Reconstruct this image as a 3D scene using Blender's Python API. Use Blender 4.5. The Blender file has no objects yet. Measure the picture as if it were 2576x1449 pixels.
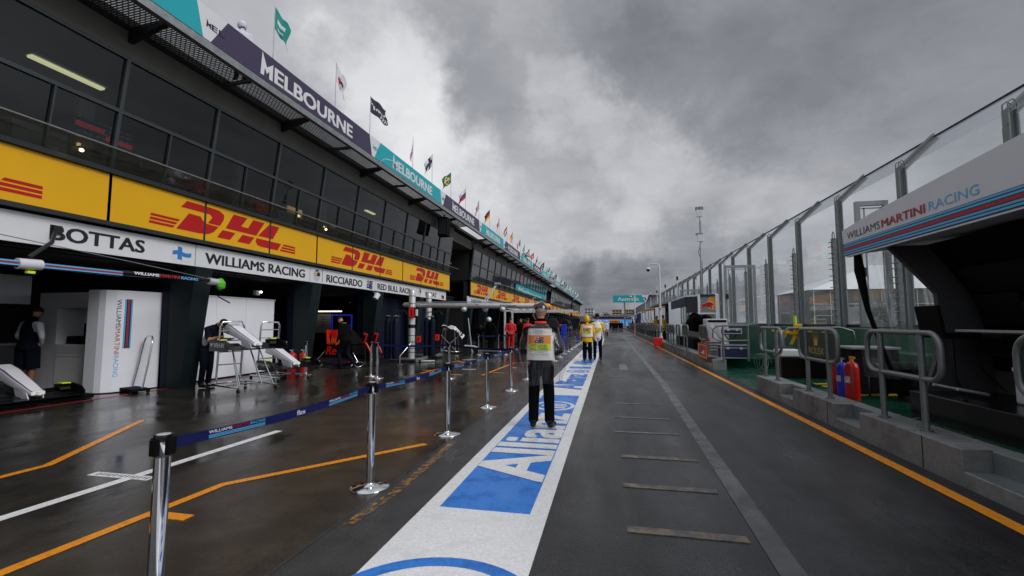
import bpy, bmesh, math, random
from mathutils import Vector, Matrix
random.seed(7)
R = math.radians
SC = bpy.context.scene
COL = SC.collection

# ------------------------------------------------------------------ camera
cam_d = bpy.data.cameras.new('camera'); cam = bpy.data.objects.new('camera', cam_d); COL.objects.link(cam)
cam_d.sensor_width = 36.0; cam_d.lens = 16.0; cam_d.clip_start = 0.05; cam_d.clip_end = 3000
cam.location = (0, 0, 1.51); cam.rotation_euler = (R(90 + 4.37), 0, R(12.09))
SC.camera = cam
SC.view_settings.view_transform = 'Standard'; SC.view_settings.look = 'None'
SC.view_settings.exposure = 0.0; SC.view_settings.gamma = 1.0
SC.render.resolution_x, SC.render.resolution_y = 1024, 576
SC.cycles.max_bounces = 8; SC.cycles.transparent_max_bounces = 16
SC.cycles.use_denoising = True
SC.cycles.caustics_reflective = False; SC.cycles.caustics_refractive = False

def pixdir(u, v):
    """a world direction, as seen by eye from the pit lane (used only to place the cloud masses of the sky)"""
    f = Vector((0, 1, 0)); q = Matrix.Rotation(R(12.09), 3, 'Z') @ Matrix.Rotation(R(4.37), 3, 'X')
    return (q @ Vector(((u - 1288) / 1145, 1, -(v - 724.5) / 1145))).normalized()

# ------------------------------------------------------------------ world: overcast sky with cloud masses
W = bpy.data.worlds.new('World'); SC.world = W; W.use_nodes = True
nt = W.node_tree; N = nt.nodes; L = nt.links
for n in list(N): N.remove(n)
def wn(t, **k):
    n = N.new(t)
    for a, b in k.items(): setattr(n, a, b)
    return n
def wmath(op, a, b=None, clamp=False):
    n = wn('ShaderNodeMath', operation=op, use_clamp=clamp)
    for i, x in enumerate((a, b)):
        if x is None: continue
        if isinstance(x, (int, float)): n.inputs[i].default_value = x
        else: L.new(x, n.inputs[i])
    return n.outputs[0]
SUN_EL, SUN_AZ = R(35), R(110)
tc = wn('ShaderNodeTexCoord'); gen = tc.outputs['Generated']
sep = wn('ShaderNodeSeparateXYZ'); L.new(gen, sep.inputs[0])
zz = wmath('ADD', wmath('MAXIMUM', sep.outputs[2], 0.0), 0.16)
cmb = wn('ShaderNodeCombineXYZ')
L.new(wmath('DIVIDE', sep.outputs[0], zz), cmb.inputs[0]); L.new(wmath('DIVIDE', sep.outputs[1], zz), cmb.inputs[1])
def wnoise(vec, scale, detail, rough, dist=0.0):
    n = wn('ShaderNodeTexNoise'); L.new(vec, n.inputs['Vector'])
    n.inputs['Scale'].default_value = scale; n.inputs['Detail'].default_value = detail
    n.inputs['Roughness'].default_value = rough; n.inputs['Distortion'].default_value = dist
    return n.outputs['Fac']
n1 = wnoise(cmb.outputs[0], 0.9, 7, 0.55, 0.5)
n2 = wnoise(cmb.outputs[0], 3.1, 9, 0.62, 0.5)
warp = wn('ShaderNodeTexNoise'); L.new(gen, warp.inputs['Vector']); warp.inputs['Scale'].default_value = 6.0; warp.inputs['Detail'].default_value = 9; warp.inputs['Roughness'].default_value = .62
wv = wn('ShaderNodeVectorMath', operation='SUBTRACT'); L.new(warp.outputs['Color'], wv.inputs[0]); wv.inputs[1].default_value = (.5, .5, .5)
wv2 = wn('ShaderNodeVectorMath', operation='SCALE'); L.new(wv.outputs[0], wv2.inputs[0]); wv2.inputs['Scale'].default_value = 0.34
wv3 = wn('ShaderNodeVectorMath', operation='ADD'); L.new(gen, wv3.inputs[0]); L.new(wv2.outputs[0], wv3.inputs[1])
wdir = wn('ShaderNodeVectorMath', operation='NORMALIZE'); L.new(wv3.outputs[0], wdir.inputs[0])
b = wmath('ADD', wmath('MULTIPLY', wmath('SUBTRACT', n1, 0.5), 0.34), 0.50)
b = wmath('ADD', b, wmath('MULTIPLY', wmath('SUBTRACT', n2, 0.5), 0.27))
MASSES = [  # u, v, radius deg, amount  (cloud masses and gaps)
    (1520, 30, 11, -.14), (1660, 160, 12, -.10), (1900, 40, 16, -.14), (2440, 60, 22, -.14), (2320, 300, 16, -.02), (2560, 200, 12, -.02), (1900, 280, 10, -.02), (2600, 420, 14, .04), (2100, 520, 12, .06),
    (1245, 230, 7, -.06), (1170, 90, 8, -.05), (1290, 330, 5, -.02), (1540, 748, 7, -.30), (1720, 700, 8, -.16), (1420, 735, 6, -.18), (1900, 690, 8, -.08),
    (1000, 290, 11, .26), (1110, 430, 11, .24), (1300, 570, 9, .14), (1430, 190, 5, .14), (1500, 330, 5, .12), (1370, 40, 6, .08),
    (1610, 450, 7, .12), (1540, 600, 8, .08), (1800, 560, 10, .06), (2060, 430, 9, .0), (700, 60, 10, .06), (900, 150, 9, .10)]
for (u, v, rad, amt) in MASSES:
    dn = wn('ShaderNodeVectorMath', operation='DOT_PRODUCT'); L.new(wdir.outputs[0], dn.inputs[0]); dn.inputs[1].default_value = pixdir(u, v)
    mr = wn('ShaderNodeMapRange', interpolation_type='SMOOTHSTEP'); L.new(dn.outputs['Value'], mr.inputs['Value'])
    mr.inputs['From Min'].default_value = math.cos(R(rad)); mr.inputs['From Max'].default_value = math.cos(R(rad * .12))
    mr.inputs['To Min'].default_value = 0; mr.inputs['To Max'].default_value = amt
    b = wmath('ADD', b, mr.outputs[0])
ramp = wn('ShaderNodeValToRGB'); L.new(b, ramp.inputs[0])
el = ramp.color_ramp.elements
el[0].position = 0.0; el[0].color = (.118, .126, .148, 1); el[1].position = 1.0; el[1].color = (.89, .89, .905, 1)
for p, c in ((.2, (.205, .215, .238)), (.4, (.325, .335, .365)), (.6, (.505, .515, .545)), (.8, (.72, .725, .75))):
    e = el.new(p); e.color = (*c, 1)
def wmap(val, a, bb, c, d):
    mr = wn('ShaderNodeMapRange', interpolation_type='SMOOTHSTEP'); L.new(val, mr.inputs['Value'])
    for k, x in zip(('From Min', 'From Max', 'To Min', 'To Max'), (a, bb, c, d)): mr.inputs[k].default_value = x
    return mr.outputs[0]
gain = wmath('MULTIPLY', wmath('MULTIPLY', wmap(sep.outputs[2], .60, .88, 1.0, 1.7), wmap(sep.outputs[1], -.5, .15, 1.3, 1.0)), wmap(sep.outputs[0], .74, .95, 1.0, 2.0))
bgc = wn('ShaderNodeBackground'); L.new(ramp.outputs[0], bgc.inputs[0]); L.new(gain, bgc.inputs[1])
sky = wn('ShaderNodeTexSky'); sky.sky_type = 'NISHITA'; sky.sun_disc = False; sky.sun_elevation = SUN_EL; sky.sun_rotation = SUN_AZ
bgs = wn('ShaderNodeBackground'); L.new(sky.outputs[0], bgs.inputs[0]); bgs.inputs[1].default_value = 0.05
mixw = wn('ShaderNodeMixShader'); mixw.inputs[0].default_value = 0.96
L.new(bgs.outputs[0], mixw.inputs[1]); L.new(bgc.outputs[0], mixw.inputs[2])
wo = wn('ShaderNodeOutputWorld'); L.new(mixw.outputs[0], wo.inputs[0])

# ------------------------------------------------------------------ sun behind the overcast
sd = bpy.data.lights.new('sun', 'SUN'); sd.energy = 1.5; sd.angle = R(25); sd.color = (1.0, .97, .93)
so = bpy.data.objects.new('sun', sd); COL.objects.link(so)
so.rotation_euler = (R(90) - SUN_EL, 0, math.pi - SUN_AZ); so.location = (0, 0, 50)

# ------------------------------------------------------------------ materials
def lin(c):
    if isinstance(c, str):
        c = [int(c[i:i + 2], 16) / 255 for i in (0, 2, 4)]
        return tuple(x / 12.92 if x <= .04045 else ((x + .055) / 1.055) ** 2.4 for x in c)
    return tuple(c)
MATS = {}
def mat(name, col, rough=.5, metal=0.0, var=.12, scale=6.0, bump=0.0, spec=.5, stretch=None, emit=0.0, var2=None, rvar=0.0, coat=0.0):
    """procedural: base colour broken up by noise, roughness variation and bump"""
    if name in MATS: return MATS[name]
    m = bpy.data.materials.new(name); m.use_nodes = True; t = m.node_tree; n = t.nodes; l = t.links
    p = n['Principled BSDF']; c = lin(col)
    p.inputs['Roughness'].default_value = rough; p.inputs['Metallic'].default_value = metal
    p.inputs['Specular IOR Level'].default_value = spec
    if coat: p.inputs['Coat Weight'].default_value = coat; p.inputs['Coat Roughness'].default_value = .05
    co = n.new('ShaderNodeTexCoord'); vec = co.outputs['Object']
    if stretch:
        mp = n.new('ShaderNodeMapping'); mp.inputs['Scale'].default_value = stretch; l.new(vec, mp.inputs[0]); vec = mp.outputs[0]
    no = n.new('ShaderNodeTexNoise'); l.new(vec, no.inputs['Vector']); no.inputs['Scale'].default_value = scale; no.inputs['Detail'].default_value = 6
    no.inputs['Roughness'].default_value = .6
    mx = n.new('ShaderNodeMix'); mx.data_type = 'RGBA'; l.new(no.outputs['Fac'], mx.inputs[0])
    d = lin(var2) if var2 else tuple(x * (1 - 2 * var) for x in c); u = c if var2 else tuple(min(1, x * (1 + 2 * var)) for x in c)
    mx.inputs[6].default_value = (*[max(0, x) for x in d], 1); mx.inputs[7].default_value = (*u, 1)
    l.new(mx.outputs[2], p.inputs['Base Color'])
    if rvar:
        mr = n.new('ShaderNodeMapRange'); l.new(no.outputs['Fac'], mr.inputs[0]); mr.inputs[1].default_value = .3; mr.inputs[2].default_value = .7
        mr.inputs[3].default_value = max(.02, rough - rvar); mr.inputs[4].default_value = min(1, rough + rvar); l.new(mr.outputs[0], p.inputs['Roughness'])
    if bump:
        nb = n.new('ShaderNodeTexNoise'); l.new(vec, nb.inputs['Vector']); nb.inputs['Scale'].default_value = scale * 6; nb.inputs['Detail'].default_value = 4
        bp = n.new('ShaderNodeBump'); bp.inputs['Strength'].default_value = bump; bp.inputs['Distance'].default_value = .01
        l.new(nb.outputs['Fac'], bp.inputs['Height']); l.new(bp.outputs[0], p.inputs['Normal'])
    if emit:
        l.new(mx.outputs[2], p.inputs['Emission Color']); p.inputs['Emission Strength'].default_value = emit
    MATS[name] = m; return m

def clear_mat(name, tint, rough=.03, haze=.05, hazecol=(.7, .72, .75), fres=1.45, alpha=None, smear=8.0, wrinkle=.08, wscale=1.6):
    """clear sheet: see-through, with a mirror reflection that grows at grazing angles and some milky haze colour mixed in"""
    if name in MATS: return MATS[name]
    m = bpy.data.materials.new(name); m.use_nodes = True; t = m.node_tree; n = t.nodes; l = t.links
    for x in list(n): n.remove(x)
    out = n.new('ShaderNodeOutputMaterial'); tr = n.new('ShaderNodeBsdfTransparent'); tr.inputs[0].default_value = (*tint, 1)
    gl = n.new('ShaderNodeBsdfGlossy'); gl.inputs['Roughness'].default_value = rough; gl.inputs[0].default_value = (.95, .97, 1, 1)
    df = n.new('ShaderNodeBsdfDiffuse'); df.inputs[0].default_value = (*hazecol, 1)
    tl = n.new('ShaderNodeBsdfTranslucent'); tl.inputs[0].default_value = (*hazecol, 1)
    ms = n.new('ShaderNodeMixShader'); ms.inputs[0].default_value = .6; l.new(df.outputs[0], ms.inputs[1]); l.new(tl.outputs[0], ms.inputs[2])
    co = n.new('ShaderNodeTexCoord'); no = n.new('ShaderNodeTexNoise'); no.inputs['Scale'].default_value = smear; no.inputs['Detail'].default_value = 5
    l.new(co.outputs['Object'], no.inputs['Vector'])
    mr = n.new('ShaderNodeMapRange'); l.new(no.outputs['Fac'], mr.inputs[0]); mr.inputs[1].default_value = .35; mr.inputs[2].default_value = .75
    mr.inputs[3].default_value = haze * .5; mr.inputs[4].default_value = haze * 1.6
    m1 = n.new('ShaderNodeMixShader'); l.new(mr.outputs[0], m1.inputs[0]); l.new(tr.outputs[0], m1.inputs[1]); l.new(ms.outputs[0], m1.inputs[2])
    fr = n.new('ShaderNodeFresnel'); ge = n.new('ShaderNodeNewGeometry')   # same reflectance from both sides of the sheet
    io = n.new('ShaderNodeMapRange'); l.new(ge.outputs['Backfacing'], io.inputs[0]); io.inputs[3].default_value = fres; io.inputs[4].default_value = 1 / fres; l.new(io.outputs[0], fr.inputs[0])
    bp = n.new('ShaderNodeBump'); bp.inputs['Strength'].default_value = wrinkle; bp.inputs['Distance'].default_value = .02
    n2 = n.new('ShaderNodeTexNoise'); n2.inputs['Scale'].default_value = wscale; n2.inputs['Detail'].default_value = 4; l.new(co.outputs['Object'], n2.inputs['Vector'])
    l.new(n2.outputs['Fac'], bp.inputs['Height']); l.new(bp.outputs[0], gl.inputs['Normal'])
    m2 = n.new('ShaderNodeMixShader'); l.new(fr.outputs[0], m2.inputs[0]); l.new(m1.outputs[0], m2.inputs[1]); l.new(gl.outputs[0], m2.inputs[2])
    l.new(m2.outputs[0], out.inputs[0]); MATS[name] = m; return m

def grille_mat(name):
    """perforated steel sunshade: slots let the light through"""
    m = bpy.data.materials.new(name); m.use_nodes = True; t = m.node_tree; n = t.nodes; l = t.links
    p = n['Principled BSDF']; out = n['Material Output']; p.inputs['Base Color'].default_value = (.05, .055, .06, 1); p.inputs['Roughness'].default_value = .5
    co = n.new('ShaderNodeTexCoord'); mp = n.new('ShaderNodeMapping'); mp.inputs['Rotation'].default_value = (0, 0, 0); l.new(co.outputs['Object'], mp.inputs[0])
    br = n.new('ShaderNodeTexBrick'); l.new(mp.outputs[0], br.inputs['Vector'])
    br.inputs['Scale'].default_value = 1.0; br.inputs['Brick Width'].default_value = .13; br.inputs['Row Height'].default_value = .052; br.inputs['Mortar Size'].default_value = .015
    br.inputs['Color1'].default_value = (1, 1, 1, 1); br.inputs['Color2'].default_value = (1, 1, 1, 1); br.inputs['Mortar'].default_value = (0, 0, 0, 1)
    tr = n.new('ShaderNodeBsdfTransparent'); mx = n.new('ShaderNodeMixShader')
    mu = n.new('ShaderNodeMath'); mu.operation = 'MULTIPLY'; mu.inputs[1].default_value = .42; l.new(br.outputs['Color'], mu.inputs[0])
    l.new(mu.outputs[0], mx.inputs[0]); l.new(p.outputs[0], mx.inputs[1]); l.new(tr.outputs[0], mx.inputs[2]); l.new(mx.outputs[0], out.inputs[0])
    MATS[name] = m; return m

def wet_mat(name, c1, c2, r0, r1, sc, bump, stretch=(1, 1, 1), grain=0.0, puddle=(.42, .62), streak=0.0, spec=.5):
    """wet ground: patches of standing water (smooth, dark) between rougher damp patches, fine grain bump"""
    m = bpy.data.materials.new(name); m.use_nodes = True; t = m.node_tree; n = t.nodes; l = t.links; p = n['Principled BSDF']; p.inputs['Specular IOR Level'].default_value = spec
    co = n.new('ShaderNodeTexCoord'); mp = n.new('ShaderNodeMapping'); mp.inputs['Scale'].default_value = stretch; l.new(co.outputs['Object'], mp.inputs[0])
    a = n.new('ShaderNodeTexNoise'); l.new(mp.outputs[0], a.inputs['Vector']); a.inputs['Scale'].default_value = sc; a.inputs['Detail'].default_value = 8; a.inputs['Roughness'].default_value = .62; a.inputs['Distortion'].default_value = .4
    bn = n.new('ShaderNodeTexNoise'); l.new(co.outputs['Object'], bn.inputs['Vector']); bn.inputs['Scale'].default_value = sc * 4.3; bn.inputs['Detail'].default_value = 7; bn.inputs['Roughness'].default_value = .65
    g = n.new('ShaderNodeTexNoise'); l.new(co.outputs['Object'], g.inputs['Vector']); g.inputs['Scale'].default_value = 90; g.inputs['Detail'].default_value = 3
    cr = n.new('ShaderNodeMapRange'); l.new(bn.outputs['Fac'], cr.inputs[0]); cr.inputs[1].default_value = .3; cr.inputs[2].default_value = .7
    mx = n.new('ShaderNodeMix'); mx.data_type = 'RGBA'; l.new(cr.outputs[0], mx.inputs[0]); mx.inputs[6].default_value = (*c1, 1); mx.inputs[7].default_value = (*c2, 1)
    mg = n.new('ShaderNodeMix'); mg.data_type = 'RGBA'; mg.blend_type = 'MULTIPLY'; mg.inputs[0].default_value = grain; l.new(mx.outputs[2], mg.inputs[6])
    gr = n.new('ShaderNodeMapRange'); l.new(g.outputs['Fac'], gr.inputs[0]); gr.inputs[1].default_value = .35; gr.inputs[2].default_value = .65; gr.inputs[3].default_value = .45; gr.inputs[4].default_value = 1.6
    l.new(gr.outputs[0], mg.inputs[7])
    ms_ = n.new('ShaderNodeMapping'); ms_.inputs['Scale'].default_value = (1.5, .03, 1); l.new(co.outputs['Object'], ms_.inputs[0]); sn = n.new('ShaderNodeTexNoise'); l.new(ms_.outputs[0], sn.inputs['Vector']); sn.inputs['Scale'].default_value = 1.6; sn.inputs['Detail'].default_value = 5
    sr = n.new('ShaderNodeMapRange'); l.new(sn.outputs['Fac'], sr.inputs[0]); sr.inputs[1].default_value = .35; sr.inputs[2].default_value = .65; sr.inputs[3].default_value = .55; sr.inputs[4].default_value = 1.25
    mk = n.new('ShaderNodeMix'); mk.data_type = 'RGBA'; mk.blend_type = 'MULTIPLY'; mk.inputs[0].default_value = streak; l.new(mg.outputs[2], mk.inputs[6]); l.new(sr.outputs[0], mk.inputs[7]); l.new(mk.outputs[2], p.inputs['Base Color'])
    rr = n.new('ShaderNodeMapRange'); l.new(a.outputs['Fac'], rr.inputs[0]); rr.inputs[1].default_value = puddle[0]; rr.inputs[2].default_value = puddle[1]; rr.inputs[3].default_value = r0; rr.inputs[4].default_value = r1
    l.new(rr.outputs[0], p.inputs['Roughness'])
    bp = n.new('ShaderNodeBump'); bp.inputs['Strength'].default_value = bump; bp.inputs['Distance'].default_value = .012
    ad = n.new('ShaderNodeMath'); ad.operation = 'ADD'; l.new(g.outputs['Fac'], ad.inputs[0]); l.new(bn.outputs['Fac'], ad.inputs[1])
    bm_ = n.new('ShaderNodeMath'); bm_.operation = 'MULTIPLY'; l.new(ad.outputs[0], bm_.inputs[0]); 
    rs = n.new('ShaderNodeMapRange'); l.new(a.outputs['Fac'], rs.inputs[0]); rs.inputs[1].default_value = puddle[0]; rs.inputs[2].default_value = puddle[1]; rs.inputs[3].default_value = .12; rs.inputs[4].default_value = 1
    l.new(rs.outputs[0], bm_.inputs[1]); l.new(bm_.outputs[0], bp.inputs['Height']); l.new(bp.outputs[0], p.inputs['Normal'])
    MATS[name] = m; return m

def paint_mat(name, col, worn, wear=.5, rough=.35, sc=7.0, a0=.55, a1=.72, fine=40):
    """road paint, scuffed through to the surface under it in ragged spots"""
    m = bpy.data.materials.new(name); m.use_nodes = True; t = m.node_tree; n = t.nodes; l = t.links; p = n['Principled BSDF']
    co = n.new('ShaderNodeTexCoord'); a = n.new('ShaderNodeTexNoise'); l.new(co.outputs['Object'], a.inputs['Vector']); a.inputs['Scale'].default_value = sc; a.inputs['Detail'].default_value = 9; a.inputs['Roughness'].default_value = .7
    mr = n.new('ShaderNodeMapRange'); l.new(a.outputs['Fac'], mr.inputs[0]); mr.inputs[1].default_value = a0; mr.inputs[2].default_value = a1; mr.inputs[3].default_value = 0; mr.inputs[4].default_value = wear
    f = n.new('ShaderNodeTexNoise'); l.new(co.outputs['Object'], f.inputs['Vector']); f.inputs['Scale'].default_value = fine; f.inputs['Detail'].default_value = 4
    fm = n.new('ShaderNodeMapRange'); l.new(f.outputs['Fac'], fm.inputs[0]); fm.inputs[1].default_value = .3; fm.inputs[2].default_value = .7; fm.inputs[3].default_value = .86; fm.inputs[4].default_value = 1.08
    c = lin(col); mx = n.new('ShaderNodeMix'); mx.data_type = 'RGBA'; l.new(mr.outputs[0], mx.inputs[0]); mx.inputs[6].default_value = (*c, 1); mx.inputs[7].default_value = (*lin(worn), 1)
    mm = n.new('ShaderNodeMix'); mm.data_type = 'RGBA'; mm.blend_type = 'MULTIPLY'; mm.inputs[0].default_value = 1; l.new(mx.outputs[2], mm.inputs[6]); l.new(fm.outputs[0], mm.inputs[7])
    l.new(mm.outputs[2], p.inputs['Base Color'])
    rr = n.new('ShaderNodeMapRange'); l.new(a.outputs['Fac'], rr.inputs[0]); rr.inputs[1].default_value = .35; rr.inputs[2].default_value = .65; rr.inputs[3].default_value = max(.05, rough - .2); rr.inputs[4].default_value = rough + .1
    l.new(rr.outputs[0], p.inputs['Roughness'])
    bp = n.new('ShaderNodeBump'); bp.inputs['Strength'].default_value = .15; bp.inputs['Distance'].default_value = .01; l.new(f.outputs['Fac'], bp.inputs['Height']); l.new(bp.outputs[0], p.inputs['Normal'])
    MATS[name] = m; return m

M = {}
M['apron'] = wet_mat('wet_concrete', (.012, .011, .0095), (.052, .046, .038), .05, .24, .55, .28, (1, .45, 1), .35)
M['asphalt'] = wet_mat('damp_asphalt', (.016, .016, .017), (.042, .042, .044), .22, .50, .42, .6, (1, .16, 1), .9, (.36, .6), .9, .28)
M['kerbedge'] = wet_mat('wet_edge_asphalt', (.02, .02, .021), (.05, .05, .052), .12, .45, .8, .6, (1, .3, 1), .7)
M['ground'] = mat('far_ground', (.06, .065, .045), .9, var=.3, scale=.2)
M['white_paint'] = paint_mat('white_road_paint', (.86, .865, .87), (.40, .40, .39), .45, .35, 5, .52, .8)
M['blue_paint'] = paint_mat('blue_road_paint', '2880de', '1a62b8', .8, .45, 4, .5, .62)
M['orange_paint'] = paint_mat('orange_road_paint', 'f59a18', 'b06a10', .8, .35, 12, .5, .75)
M['worn_orange'] = paint_mat('worn_orange_paint', 'c98a34', '343435', 1.0, .4, 16, .36, .52)
M['dashpaint'] = paint_mat('faded_dash_paint', '8f7440', '4c4c4e', 1.0, .42, 7, .30, .54)
M['faint_paint'] = paint_mat('faint_road_paint', '4c4d4f', '404042', 1.0, .36, 3, .4, .62)
M['deck'] = paint_mat('green_deck_paint', '0d4f38', '0a3528', .8, .28, 2.5, .4, .7)
M['green'] = mat('green_wall_paint', '0f573e', .45, var=.18, scale=1.5, bump=.1, stretch=(1, 1, .4))
M['concrete'] = paint_mat('stained_concrete', '7d8082', '45423f', .85, .75, 1.7, .48, .72, 26)
M['dkconcrete'] = mat('dark_concrete', '55534e', .75, var=.2, scale=1.6, bump=.2, stretch=(1, 1, .3))
M['steel'] = mat('galvanised_steel', '9a9fa1', .42, .75, var=.18, scale=9, rvar=.12, bump=.05)
M['rail'] = mat('grey_rail_steel', '7e8385', .45, .55, var=.2, scale=12, rvar=.1)
M['fencesteel'] = mat('weathered_fence_steel', '757c7e', .5, .35, var=.22, scale=7, rvar=.1)
M['standgrey'] = mat('shadow_grey_panel', '4a4b4e', .6, var=.12, scale=3)  # white stand panel darkened in its colour to stand for shade under the roof
M['chrome'] = mat('polished_chrome', 'd2d4d6', .07, 1.0, var=.04, scale=20, rvar=.04)
M['blacksteel'] = mat('black_steel', '1b1d1f', .4, .2, var=.2, scale=8)
M['frame'] = mat('charcoal_frame', '2c3133', .45, .3, var=.15, scale=5)
M['mullion'] = mat('window_frame_grey', '3d4448', .45, .4, var=.12, scale=5)
M['column'] = mat('dark_teal_column', '141f22', .5, spec=.25, var=.2, scale=2, stretch=(1, 1, .3))
M['columnb'] = mat('navy_column_wrap', '0b1328', .6, spec=.2, var=.15, scale=3)
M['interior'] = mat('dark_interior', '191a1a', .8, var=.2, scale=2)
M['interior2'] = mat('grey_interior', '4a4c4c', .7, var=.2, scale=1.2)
M['yellow'] = mat('yellow_sign_vinyl', 'e3ab04', .45, spec=.35, var=.07, scale=.6, stretch=(1, 1, .5), bump=.10, rvar=.15)
M['dhlred'] = mat('red_sign_vinyl', 'b5191a', .5, spec=.25, var=.06, scale=3)
M['signwhite'] = mat('white_sign_board', 'dcdee2', .4, var=.05, scale=1.1, stretch=(1, 1, .3), rvar=.15, bump=.04)
M['ink'] = mat('dark_navy_lettering', '14151f', .4, var=.1)
M['teal'] = mat('teal_banner', '0aa2ae', .5, var=.05, scale=1.0)
M['purple'] = mat('dark_purple_banner', '3b3250', .5, var=.06, scale=1.0)
M['bannerwhite'] = mat('white_banner', 'd7dade', .5, var=.03, scale=1.0)
M['pane'] = clear_mat('tinted_window_glass', (.34, .385, .40), .015, .003, (.2, .22, .22), 1.45, wrinkle=.3, wscale=.7)
M['farpane'] = mat('dark_window_glass', (.012, .016, .018), .04, spec=.8, var=.3, scale=1)
M['balglass'] = clear_mat('balustrade_glass', (.74, .76, .72), .05, .16, (.42, .41, .36), 1.45)  # brownish haze colour stands in for a yellow-brown reflection in the glass
M['poly'] = clear_mat('clear_polycarbonate', (.965, .975, .98), .03, .035, (.88, .90, .93), 1.32, smear=1.2)
M['polytop'] = clear_mat('sky_whitened_polycarbonate', (.97, .98, .99), .12, .26, (.95, .96, .98), 1.3, smear=1.2)  # white haze colour stands in for bright sky caught by the top panels
M['film'] = clear_mat('clear_plastic_film', (.9, .92, .92), .1, .07, (.75, .78, .8), 1.5)
M['poncho'] = clear_mat('clear_rain_plastic', (.965, .97, .975), .09, .02, (.9, .91, .93), 1.5, smear=9, wrinkle=1.0, wscale=6)
M['grille'] = grille_mat('perforated_sunshade')
M['navy'] = mat('navy_fabric', '1c2450', .6, var=.12, scale=8)
M['belt'] = mat('navy_belt_webbing', '12184f', .8, spec=.2, var=.1, scale=12)
M['white'] = mat('white_panel', 'eceff7', .35, var=.03, scale=1.2, rvar=.08)
M['white2'] = mat('white_plastic', 'd4d6d8', .4, var=.05, scale=4)
M['offwhite'] = mat('greyish_white_cabinet', 'd2d4d9', .45, var=.05, scale=3)
M['silver'] = mat('satin_silver', 'cdd0d4', .34, .35, var=.08, scale=7, rvar=.08)
M['fasciagrey'] = mat('light_grey_fascia', 'dcdde2', .45, 0, var=.04, scale=2)
M['lblue'] = mat('light_blue_stripe', '5db4e4', .4, var=.04)
M['mred'] = mat('racing_red_stripe', 'b01828', .4, var=.05)
M['mnavy'] = mat('navy_stripe', '141b44', .4, var=.05)
M['red'] = mat('red_paint', 'b81418', .35, var=.08, scale=6)
M['brightred'] = mat('fluorescent_red', 'f5221c', .5, var=.05)
M['bluecrate'] = mat('blue_plastic', '2338c8', .4, var=.08)
M['black'] = mat('matt_black', '070708', .8, spec=.15, var=.25, scale=9)
M['blackgloss'] = mat('carbon_black', '0c0d0e', .25, var=.25, scale=12)
M['rubber'] = mat('black_rubber', '141414', .75, var=.2, scale=12)
M['green_cover'] = mat('lime_green_cover', '57c02a', .6, var=.15, scale=9, bump=.3)
M['lime'] = mat('fluorescent_lime', 'd4f02a', .5, var=.05)
M['orange'] = mat('orange_cap', 'f59a14', .45, var=.08, scale=9)
M['lampwarm'] = mat('warm_lamp', 'ffd9a0', .5, var=0, emit=6)
M['tube'] = mat('fluorescent_tube', 'fff3b8', .5, var=.02, emit=1.3)
M['stripwarm'] = mat('warm_strip_light', 'fff0d8', .5, var=.02, emit=1.6)
M['glowwall'] = mat('lamp_lit_shade', 'e8a860', .7, var=.3, scale=3, emit=.55)
M['spot'] = mat('spot_lamp', 'ffffff', .5, var=0, emit=9)
M['bluescreen'] = mat('blue_screen_border', '2a28b0', .3, var=.05, emit=.5)
M['darkscreen'] = mat('dark_screen', '05060c', .45, spec=.2, var=.2)
M['redscreen'] = mat('red_screen_panel', 'c01818', .4, var=.3, scale=9, emit=.35)
M['skin'] = mat('skin', 'b98468', .5, var=.12, scale=14)
M['skin2'] = mat('tanned_skin', '8f5f48', .5, var=.12, scale=14)
M['hair'] = mat('dark_hair', '15110e', .5, var=.3, scale=30)
M['grey_hair'] = mat('grey_hair', '8d8880', .6, var=.25, scale=30)
M['trousers'] = mat('black_trousers', '070708', .9, spec=.12, var=.25, scale=11, bump=.2)
M['shirtnavy'] = mat('navy_team_shirt', '0c1120', .9, spec=.15, var=.2, scale=9, bump=.2)
M['shirtwhite'] = mat('white_cloth', 'ccd0da', .75, var=.08, scale=9, bump=.2)
M['shirtblack'] = mat('black_jacket', '070708', .9, spec=.12, var=.25, scale=9, bump=.2)
M['redsuit'] = mat('red_overall', 'c4141a', .7, var=.15, scale=8, bump=.25)
M['yellowcoat'] = mat('yellow_raincoat', 'f2b40e', .5, var=.12, scale=7, bump=.25)
M['vest'] = mat('white_tabard', 'efece8', .7, var=.06, scale=9, bump=.15)
M['yshirt'] = mat('yellow_shirt', 'e9c21c', .7, var=.1, scale=9)
M['lanyard'] = mat('red_lanyard', 'd8392a', .6, var=.15, scale=30)
M['shoe'] = mat('black_shoes', '0c0c0c', .35, var=.2)
M['printorange'] = mat('orange_print', 'f7a028', .6, var=.03)
M['printred'] = mat('red_print', 'ea3a22', .6, var=.03)
M['printlime'] = mat('lime_print', 'd2e628', .6, var=.03)
M['flagblue'] = mat('flag_blue', '1b2f7c', .7, var=.05); M['flagred'] = mat('flag_red', 'c8202c', .7, var=.05); M['flagwhite'] = mat('flag_white', 'd8dadf', .7, var=.03)
M['flagblack'] = mat('flag_black', '14151a', .7, var=.1); M['flaggreen'] = mat('flag_green', '0d7a4a', .7, var=.05); M['flagyellow'] = mat('flag_yellow', 'f0c21c', .7, var=.05)
M['flagteal'] = mat('flag_teal', '0d8f86', .7, var=.06); M['flagsky'] = mat('flag_sky', '2f7cc8', .7, var=.05); M['flagnavy'] = mat('flag_navy', '23263c', .7, var=.06)
M['leaf'] = mat('leaf_green', (.035, .06, .02), .7, var=.4, scale=3); M['leaf2'] = mat('leaf_dark', (.02, .035, .014), .7, var=.4, scale=3); M['bark'] = mat('bark', (.08, .06, .045), .9, var=.3, scale=8)
M['tan'] = mat('tan_render', 'a58f6c', .8, var=.1, scale=.3); M['bldwhite'] = mat('white_render', 'c6c9cc', .8, var=.08, scale=.3); M['bldgrey'] = mat('grey_render', '83878a', .8, var=.1, scale=.3)
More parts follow.
